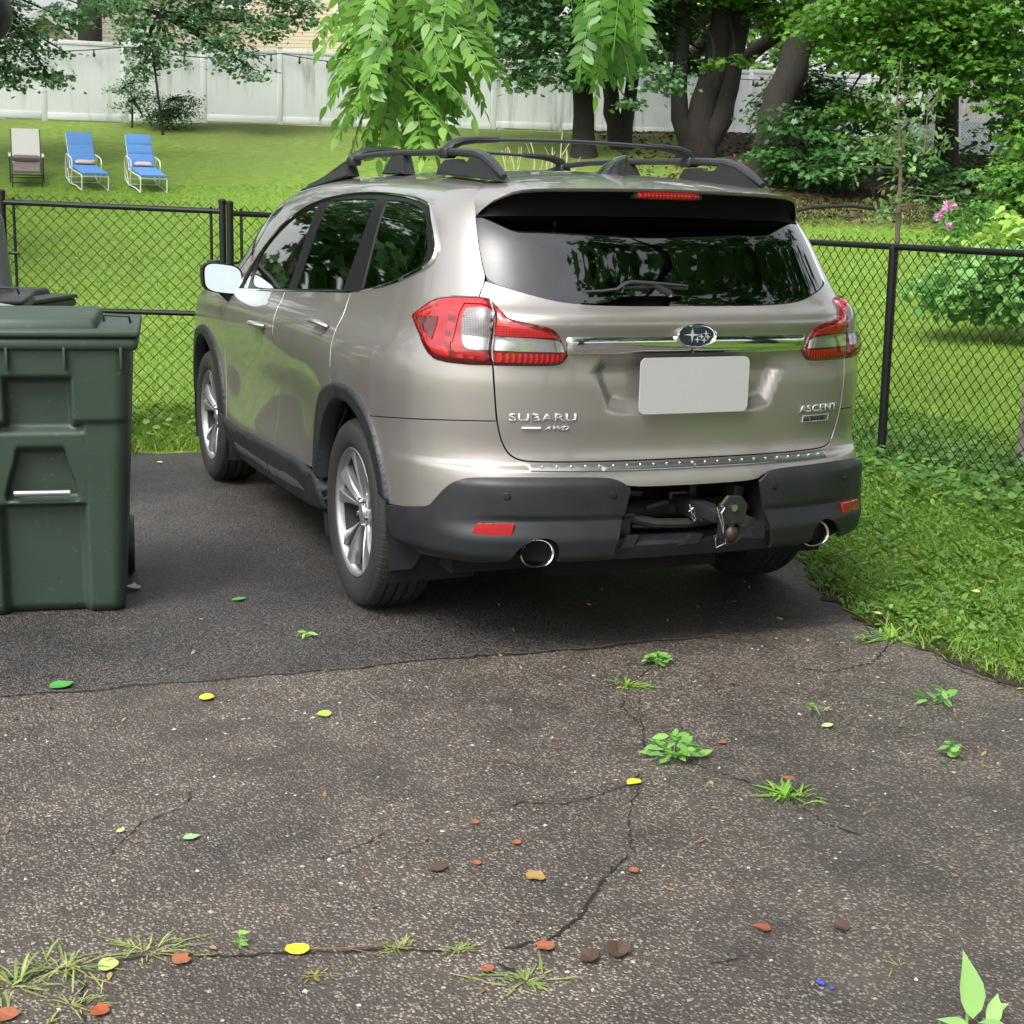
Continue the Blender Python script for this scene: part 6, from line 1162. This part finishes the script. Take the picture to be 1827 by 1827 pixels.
for mm in (False, True):
    rd = panel('rear_door', RD, PAINT, car, mirror=mm, step=.022); fd_ = panel('front_door', FD, PAINT, car, mirror=mm, step=.022); panel('front_fender', FF, PAINT, car, mirror=mm, step=.03)
    for (d_, uu, vv0) in ((rd, 1.485, 1.068), (fd_, 2.545, .992)):
        sg = -1 if mm else 1; us = np.linspace(uu+.105, uu-.10, 9); pf = [.0, .028, .038, .041, .041, .040, .036, .026, .004]
        P = [(S(np.array(u), np.array(vv0+.006))+nrm(S, np.array(u), np.array(vv0+.006))*o)*np.array([sg, 1, 1]) for u, o in zip(us, pf)]; mb = MB(); mb.tube(P, [.012, .017, .020, .021, .021, .021, .020, .017, .012], 10, flat=.6)
        mb.build('door_handle', PAINT, d_); panel('handle_recess', [(uu+.075*math.cos(a), vv0+.002+.034*math.sin(a)) for a in np.linspace(0, 2*math.pi, 25)[:-1]], PAINT, d_, mirror=mm, step=.012, off=.0012, edge=0, offf=lambda u, v, uu=uu, v0=vv0: -.012*np.clip(1-((u-uu)/.075)**2-((v-v0-.002)/.034)**2, 0, 1)+.0)
    # window surround
    pF = [(3.033,1.147),(3.10,1.235),(3.062,1.345),(2.90,1.450),(2.62,1.525),(2.275,1.577),(2.290,1.40),(2.305,1.183)]; pR = [(2.185,1.188),(2.165,1.391),(2.150,1.591),(1.80,1.601),(1.433,1.605),(1.415,1.50),(1.425,1.35),(1.438,1.226)]
    pQ = [(1.198,1.246),(1.225,1.349),(1.30,1.604),(1.10,1.606),(.95,1.598),(.83,1.583),(.73,1.543),(.60,1.462),(.555,1.415),(.555,1.392),(.61,1.364),(.838,1.300),(1.09,1.253)]; pT = [(3.10,1.145),(3.235,1.14),(3.235,1.19),(3.15,1.265)]
    dlo = panel('window_surround', DLO, BLACKP, car, mirror=mm, step=.03, off=-.006, holes=[pF, pR, pQ, pT], edge=.006)
    for nm, p, m in (('front_window', pF, CLR), ('rear_window', pR, PRIV), ('quarter_window', pQ, PRIV), ('quarter_light', pT, CLR)): panel(nm, p, m, dlo, mirror=mm, step=.05, off=-.010, edge=0)
    ins = lambda pts, d: [tuple(p) for p in pts]
    D = np.array(DLO); cen = np.array([1.8, 1.40]); n_ = len(D); Nn = []
    for i in range(n_):
        tv = D[(i+1) % n_]-D[i-1]; q = np.array([tv[1], -tv[0]]); q /= np.linalg.norm(q); Nn.append(q)
    Nn = np.array(Nn); sgn = 1 if in_poly(np.array([D[8]+Nn[8]*.02]), D)[0] else -1; Nn *= sgn
    wd_ = np.array([.014,.018,.024,.030,.036,.038,.038,.038,.036,.030,.024,.018,.014,.012,.012,.012,.012,.012,.012,.012,.012,.014,.014]); inner = D+Nn*wd_[:, None]
    DP = smooth_poly(DLO, 3); cum = np.r_[0, np.cumsum(np.linalg.norm(np.diff(DP, axis=0), axis=1))]; sg = -1 if mm else 1
    Pb = (S(DP[:, 0], DP[:, 1])+nrm(S, DP[:, 0], DP[:, 1])*-.001)*np.array([sg, 1, 1]); rad = np.interp(DP[:, 0], [.4, .5, .75, 1.1, 3.3], [.016, .015, .011, .0055, .0045]); mb = MB(); mb.tube(Pb[:-1], list(rad[:-1]), 8, closed=True, flat=.8); mb.build('chrome_surround', CHR, dlo)
    # B and C pillar divider
    # arch mouldings
    AR = [(1.50,.42),(1.535,.50),(1.548,.60),(1.52,.69),(1.44,.785),(1.33,.842),(1.20,.873),(1.057,.884),(.92,.874),(.80,.843),(.71,.795),(.64,.71),(.59,.61),(.560,.507),(.60,.49)]+circ(ARC, .425, 166, -2, 28)[::1][:0]+circ(ARC, .432, 165, 8, 30)
    AR = [(1.535,.44),(1.550,.55),(1.535,.66),(1.47,.765),(1.37,.83),(1.22,.872),(1.057,.885),(.92,.875),(.80,.843),(.71,.79),(.64,.70),(.585,.60),(.548,.505)]+circ(ARC, .432, 163, 7, 30)
    panel('arch_moulding', AR, CLAD, car, mirror=mm, step=.010, off=.002, pillow=(.014, .012), edge=.05, sm=2)
    AF = [(3.40,.45),(3.42,.56),(3.48,.68),(3.58,.79),(3.72,.862),(3.88,.893),(4.04,.893),(4.20,.862),(4.35,.785),(4.45,.67),(4.50,.55),(4.51,.44)]+circ(ARF, .445, 8, 172, 30)
    panel('arch_moulding', AF, CLAD, car, mirror=mm, step=.012, off=.002, pillow=(.014, .012), edge=.05, sm=2)
    # sill
    SL = [(3.40,.455),(3.36,.43),(3.27,.425),(2.424,.452),(1.75,.468),(1.62,.44),(1.56,.458),(1.53,.47),(1.475,.36),(1.47,.30),(1.9,.25),(2.75,.225),(3.36,.20),(3.41,.26)]
    panel('sill_cladding', SL, CLAD, car, mirror=mm, step=.012, off=.004, pillow=(.020, .020), edge=.05, sm=1)
    panel('sill_insert', [(3.191,.355),(2.44,.362),(2.44,.300),(3.191,.290)], pbr('sill_silver', (.24, .25, .25), .22, .8) if not mm else MATS['sill_silver'], car, mirror=mm, step=.02, off=.020, pillow=(.008, .01), edge=.004)
    panel('sill_insert', [(2.425,.362),(1.78,.395),(1.69,.345),(2.0,.312),(2.425,.301)], MATS['sill_silver'], car, mirror=mm, step=.02, off=.020, pillow=(.008, .01), edge=.004)
    # mud flaps
    sx = 1 if mm else -1
    mb = MB(); mb.poly_prism([(-.962, .50), (-.958, .38), (-.945, .245), (-.86, .245), (-.82, .30), (-.80, .40), (-.80, .50)], .012, Matrix.Translation((0, .585, 0)) @ Matrix.Rotation(math.radians(90), 4, 'X'), .003)
    for v in mb.bm.verts:
        if mm: v.co.x *= -1
    mb.build('mud_flap', CLAD, car)
    mb = MB(); mb.box((sx*.88, 3.40, .30), (.14, .012, .20), None, .004); mb.build('mud_flap', CLAD, car)
panel('hood', [(4.22,2.345),(4.22,1.6),(4.14,1.2),(3.92,1.145),(3.43,1.127),(3.42,1.118),(3.8,1.107),(4.2,1.072),(4.9,1.028),(UF,.985),(UF,2.345)], PAINT, car, both=True, step=.05)
panel('grille', [(UF,.92),(5.35,.92),(5.25,.80),(5.30,.60),(UF,.58)], BLACKP, car, both=True, step=.03, off=.006); 
for mm in (False, True): panel('headlight', [(5.32,.90),(5.05,.93),(4.85,.90),(4.95,.80),(5.25,.76)], CLEARB, car, mirror=mm, step=.02, off=.003, pillow=(.012, .03))
panel('front_skirt', [(4.46,.455),(UF,.455),(UF,.26),(4.52,.26)], CLAD, car, both=True, step=.04, off=.004)
# wheels
TY = newmat('tyre_rubber'); t = TY; cc = t.coord(); n = t.noise(cc, 12, 5); t.link(t.mix(n, (.009, .0085, .0085), (.024, .0225, .022)), t.b.inputs['Base Color']); t.b.inputs['Roughness'].default_value = .75; TY = t.m
sp_x = t.add('ShaderNodeSeparateXYZ'); t.link(cc, sp_x.inputs[0]); an = t.math('ARCTAN2', sp_x.outputs[2], sp_x.outputs[1]); rr_ = t.math('SQRT', t.math('ADD', t.math('MULTIPLY', sp_x.outputs[1], sp_x.outputs[1]), t.math('MULTIPLY', sp_x.outputs[2], sp_x.outputs[2])))
tr_ = t.math('MULTIPLY', t.ramp(t.math('FRACT', t.math('MULTIPLY', t.math('ADD', an, t.math('MULTIPLY', t.math('SINE', t.math('MULTIPLY', sp_x.outputs[0], 45)), .02)), 12.6)), [(0, 0), (.12, 0), (.2, 1), (1, 1)]), 1.); tm = t.ramp(rr_, [(.352, 0), (.362, 1)])
t.bump(t.math('ADD', t.math('MULTIPLY', tr_, tm), t.math('MULTIPLY', t.noise(cc, 200, 2), .1)), 1, .006)
RIM = pbr('machined_alloy', (.42, .42, .43), .38, .85, var=.08); RIMD = pbr('grey_alloy_pocket', (.13, .13, .135), .35, .7); BRK = pbr('brake_steel', (.22, .18, .14), .45, .8)
def wheel(x, y, side, label=None, steer=0.):
    e = bpy.data.objects.new('wheel', None); link(e, car); e.location = (x, y, .374); e.rotation_euler = (random.uniform(0, .6) if 0 else 0, 0, steer); s = side    # s=-1 left: outer face at -x
    R = .374; mb = MB(); w = .122
    prof = [(.252, -w*.80), (.262, -w*.92), (.285, -w*1.0), (.315, -w*1.03), (.340, -w*1.0), (.356, -w*.92), (.366, -w*.80), (.371, -w*.66)]
    for g in (-.062, -.021, .021, .062): prof += [(.374, g-.007), (.365, g-.005), (.365, g+.005), (.374, g+.007)]
    prof += [(.371, w*.66), (.366, w*.80), (.356, w*.92), (.340, w*1.0), (.315, w*1.03), (.285, w), (.262, w*.92), (.252, w*.80)]
    mb.lathe(prof, 72, 'x'); 
    for v in mb.bm.verts:                                   # weight on the tyre
        if v.co.z < -.366: v.co.z = -.366-(v.co.z+.366)*-.25
    mb.build('tyre', TY, e, angle=40)
    o = s*1.0; mb = MB(); mb.lathe([(.253, o*.098), (.258, o*.106), (.254, o*.112), (.244, o*.108), (.238, o*.094), (.236, o*.08)], 60, 'x'); rim = mb.build('rim', RIM, e, angle=50)
    mb = MB(); mb.lathe([(.237, o*.085), (.225, -o*.1), (.10, -o*.10), (.0, -o*.1)], 48, 'x'); mb.build('barrel', pbr('wheel_dark', (.02, .02, .02), .6) if 'wheel_dark' not in MATS else MATS['wheel_dark'], e)
    mb = MB(); mb.lathe([(.06, o*.0), (.165, o*.0), (.165, -o*.02), (.06, -o*.02)], 40, 'x'); mb.box((-o*.01, .05, .13), (.06, .12, .1), None, .01); mb.build('brake_disc', BRK, e)
    for k in range(5):
        a0 = math.radians(92+72*k); T = lambda r, a, x: (x*o, r*math.cos(a0+a), r*math.sin(a0+a))
        for (aa, ab, tw, m) in ((.26, .03, 1, RIM), (-.24, -.05, -1, RIM)):
            mb = MB(); rows = []
            for i in range(9):
                f = i/8; r = .045+(.243-.045)*f; wv = .10+(.13*f**1.6); sw = .16*tw*f; a1 = sw*.55+tw*.02; a2 = sw*.9+tw*(wv*.9); xo = .060+.038*math.sin(f*1.5)+.004; dp = .014*(1-f)
                sc_ = .10/max(r, .05)*.35
                lo, hi = a1+tw*.035*(1-f)+tw*.01, a1+tw*(.25+.10*sc_*2)*(.60+.40*f)
                rows.append([T(r, lo, xo-.030), T(r, lo, xo-.004), T(r, lo+(hi-lo)*.12, xo), T(r, lo+(hi-lo)*.85, xo-.010*(1 if tw > 0 else .3)), T(r, hi, xo-.016), T(r, hi, xo-.040)])
            mb.grid(rows); mb.build('spoke', RIM if tw > 0 else RIM, e, angle=25)
        mb = MB(); rows = []
        for i in range(7):
            f = i/6; r = .05+.17*f; a1 = .0; rows.append([T(r, -.05-.05*f, .030+.02*f), T(r, .0, .050+.03*f), T(r, .05+.05*f, .030+.02*f)])
        mb.grid(rows); mb.build('spoke_groove', RIMD, e)
    mb = MB(); mb.lathe([(.0, o*.082), (.028, o*.080), (.033, o*.074), (.034, o*.05)], 28, 'x'); mb.lathe([(.033, o*.066), (.060, o*.070), (.072, o*.060), (.074, o*.03)], 28, 'x'); mb.build('hub', RIM, e, angle=40)
    for k in range(5): a = math.radians(92+36+72*k); mb = MB(); mb.lathe([(.0, o*.082), (.009, o*.080), (.010, o*.05)], 10, 'x', (0, .052*math.cos(a), .052*math.sin(a))); mb.build('lug_nut', CHR, e)
for sx in (-1, 1): wheel(sx*.838, 1.04, sx); wheel(sx*.832, 3.965, sx, steer=0)
# wheel wells + floor
for (cy, cz) in (ARC, ARF):
    for sx in (-1, 1):
        mb = MB(); rows = [[(sx*xx, cy+.465*math.cos(a), cz+.465*math.sin(a)) for a in np.radians(np.linspace(-25, 205, 30))] for xx in (.945, .60)]; mb.grid(rows)
        rows = [[(sx*.60, cy+r*math.cos(a), cz+r*math.sin(a)) for a in np.radians(np.linspace(-25, 205, 30))] for r in (.0, .465)]; mb.grid(rows); mb.build('wheel_liner', UNDER, car)
mb = MB()
for z in (-.0,): 
    for k in range(3): mb.tube([(-.91+.0*k, ARC[0]+(.452-.012*k)*math.cos(a), ARC[1]+(.452-.012*k)*math.sin(a)) for a in np.radians(np.linspace(5, 60, 10))], .006, 6)
mb.build('liner_rib', CLAD, car)
mb = MB(); mb.box((0, 2.55, .33), (1.50, 4.2, .16)); mb.box((0, .58, .36), (1.45, .5, .10)); mb.box((0, .75, .27), (.7, .6, .12)); mb.tube([(-.56, .25, .40), (-.5, .7, .38), (-.3, 1.1, .34)], .04, 8); mb.tube([(.56, .25, .40), (.5, .7, .38), (.3, 1.1, .34)], .04, 8); mb.tube([(-.75, 1.04, .34), (.75, 1.04, .34)], .04, 8); mb.build('underbody', UNDER, car, smooth=False)
# interior
SEAT = pbr('seat_cloth', (.035, .033, .032), .8); INT = pbr('interior_dark', (.014, .014, .015), .8)
mb = MB(); mb.box((0, 2.3, .62), (1.62, 3.9, .06)); mb.box((0, .55, .80), (1.45, .5, .3)); mb.box((0, 3.55, .95), (1.6, .5, .28), None, .06); mb.build('interior_floor', INT, car)
for (y, xs_) in ((1.15, (-.35, .35)), (2.05, (-.42, .42)), (2.95, (-.42, .42))):
    for x in xs_:
        mb = MB(); mb.box((x, y+.12, .86), (.48, .46, .16), None, .05, 3); mb.box((x, y-.12, 1.14), (.46, .14, .56), rotm((1, 0, 0), -.18), .05, 3); st_ = mb.build('seat', SEAT, car)
        mb = MB(); mb.box((x, y-.20, 1.49), (.24, .10, .16), rotm((1, 0, 0), -.15), .04, 3); mb.build('headrest', SEAT, st_)
mb = MB(); mb.tube([(-.38+.185*math.cos(a), 3.22+.10*math.sin(a), 1.10+.16*math.sin(a)) for a in np.linspace(0, 2*math.pi, 25)[:-1]], .014, 8, closed=True); mb.box((-.38, 3.25, 1.09), (.14, .04, .07), None, .02); mb.build('steering_wheel', INT, car)
# rails, crossbars, fin
def rail(sx):
    e = bpy.data.objects.new('roof_rail', None); link(e, car); m = RAILM; X = lambda y, z, dx=0: (sx*(.537+dx), y, z)
    pts = [X(3.32, 1.640, .02), X(3.15, 1.662, .01), X(2.95, 1.692), X(2.75, 1.728), X(2.58, 1.756), X(2.38, 1.782), X(2.1, 1.788), X(1.7, 1.784), X(1.3, 1.775), X(1.0, 1.767), X(.82, 1.757), X(.72, 1.738), X(.63, 1.705), X(.545, 1.668)]
    mb = MB(); mb.tube(pts, [.008, .011, .014, .016, .017, .017, .016, .016, .017, .019, .021, .022, .020, .012], 10, flat=.85); mb.build('bar', m, e)
    for (y0, y1) in ((.545, 1.18), (1.60, 1.90), (2.42, 3.22)):
        if y0 < 1: pr = [(y0, 1.655), (y1, 1.688), (y1-.02, 1.715), (y1-.06, 1.742), (1.02, 1.742), (.98, 1.728), (.88, 1.728), (.84, 1.752), (.74, 1.738), (.66, 1.708)]
        elif y0 < 2: pr = [(y0, 1.695), (y1, 1.698), (y1-.10, 1.775), (y0+.06, 1.775)]
        else: pr = [(y0, 1.700), (y1, 1.640), (y1-.06, 1.668), (2.88, 1.700), (2.72, 1.728), (2.58, 1.750), (2.48, 1.760)]
        mb = MB(); bb = [mb.bm.verts.new((sx*.512, p[0], p[1])) for p in pr]; f = mb.bm.faces.new(bb); r = bmesh.ops.extrude_face_region(mb.bm, geom=[f]); nv = [g for g in r['geom'] if isinstance(g, bmesh.types.BMVert)]
        for v in nv: v.co.x = sx*(.572 if v.co.z < 1.72 else .557)
        bmesh.ops.bevel(mb.bm, geom=[ed for ed in mb.bm.edges if all(v in nv for v in ed.verts)], offset=.005, segments=2, affect='EDGES'); mb.build('foot', m, e)
for sx in (-1, 1): rail(sx)
def cross(y, name='crossbar'):
    e = bpy.data.objects.new(name, None); link(e, car)
    pts = [(-.46, y, 1.819), (-.36, y, 1.824), (-.2, y, 1.829), (0, y, 1.831), (.2, y, 1.829), (.36, y, 1.824), (.46, y, 1.819)]
    mb = MB(); mb.tube(pts, .0075, 10)
    for v in mb.bm.verts: v.co.y = y+(v.co.y-y)*3.6
    mb.build('bar', RAILM, e)
    for sx in (-1, 1):
        mb = MB(); P = [(sx*.33, y, 1.826), (sx*.42, y, 1.822), (sx*.48, y, 1.815), (sx*.525, y, 1.799), (sx*.547, y, 1.775)]; mb.tube(P, [.012, .014, .017, .019, .020], 10)
        for v in mb.bm.verts: v.co.y = y+(v.co.y-y)*1.9
        mb.box((sx*.540, y, 1.768), (.056, .080, .042), None, .012, 3); mb.build('clamp', CLAD, e)
cross(1.13); cross(2.42)
mb = MB(); rows = []
for k in range(15):
    f = k/14; y = .90-.235*f; h = .074*math.sin(f*math.pi/2)**.85; w = .034*(.25+.75*math.sin(math.pi*min(.85, .1+f*.8))); z0 = 1.690+.014*(1-f)
    rows.append([(w*c_*(1-.25*f), y-.012*q*f, z0+h*q) for c_, q in ((1.15, -.12), (1, .05), (.80, .3), (.50, .65), (.20, .93), (0, 1), (-.20, .93), (-.50, .65), (-.80, .3), (-1, .05), (-1.15, -.12))])
mb.grid(rows); mb.grid([[p, (p[0]*.9, p[1]-.008, p[2])] for p in rows[-1]]); mb.bm.faces.new([mb.bm.verts.new((p[0]*.9, p[1]-.008, p[2])) for p in rows[-1]]); mb.build('shark_fin_antenna', pbr('fin_black', (.02, .021, .023), .15, coat=1.), car, angle=50)
mb = MB(); mb.lathe([(.0, .012), (.018, .011), (.03, .004), (.034, 0)], 20, 'z', (-.25, .93, 1.688)); mb.build('washer_cap', PAINT, car)
# mirrors
for sx in (-1, 1):
    mb = MB(); rows = []
    pr = [(0, .0), (.02, .62), (.05, .9), (.09, 1.0), (.13, .92), (.155, .6), (.163, 0.02)]
    for k, (d, q) in enumerate(pr):
        row = []
        for i in range(33):
            a = 2*math.pi*i/32; cx = math.copysign(abs(math.cos(a))**.55, math.cos(a)); cz = math.copysign(abs(math.sin(a))**.55, math.sin(a)); qq = max(q, .985) if k == 0 else q
            row.append((sx*(.985+(.100*qq)*cx), 3.30+d, 1.178+(.078*qq)*cz+.01*cx))
        rows.append(row)
    rows[1:3] = [[(p[0], 3.305+.02*j, p[2]) for p in rows[3]] for j in range(2)]
    mb.grid(rows[1:])
    for v in mb.bm.verts: v.co.y += .010-(abs(v.co.x)-.985)*-.2*1.0+.12*(v.co.z-1.178)
    mr_ = mb.build('side_mirror', PAINT if 0 else CLAD, car, angle=50)
    mb = MB(); pts_ = [(sx*(.985+.092*math.copysign(abs(math.cos(a))**.55, math.cos(a))), 3.302, 1.178+.072*math.copysign(abs(math.sin(a))**.55, math.sin(a))+.01*math.copysign(abs(math.cos(a))**.55, math.cos(a))) for a in np.linspace(0, 2*math.pi, 41)[:-1]]; mb.bm.faces.new([mb.bm.verts.new((p[0], p[1]+.010-(abs(p[0])-.985)*-.2+.12*(p[2]-1.178), p[2])) for p in pts_]); o = mb.build('mirror_glass', pbr('mirror_silver', (.55, .62, .64), .02, 1., var=.01) if 'mirror_silver' not in MATS else MATS['mirror_silver'], mr_, smooth=False)
    mb = MB(); mb.tube([(sx*.915, 3.36, 1.06), (sx*.945, 3.36, 1.09), (sx*.985, 3.37, 1.125)], [.035, .03, .032], 10); mb.build('mirror_stem', CLAD, mr_)
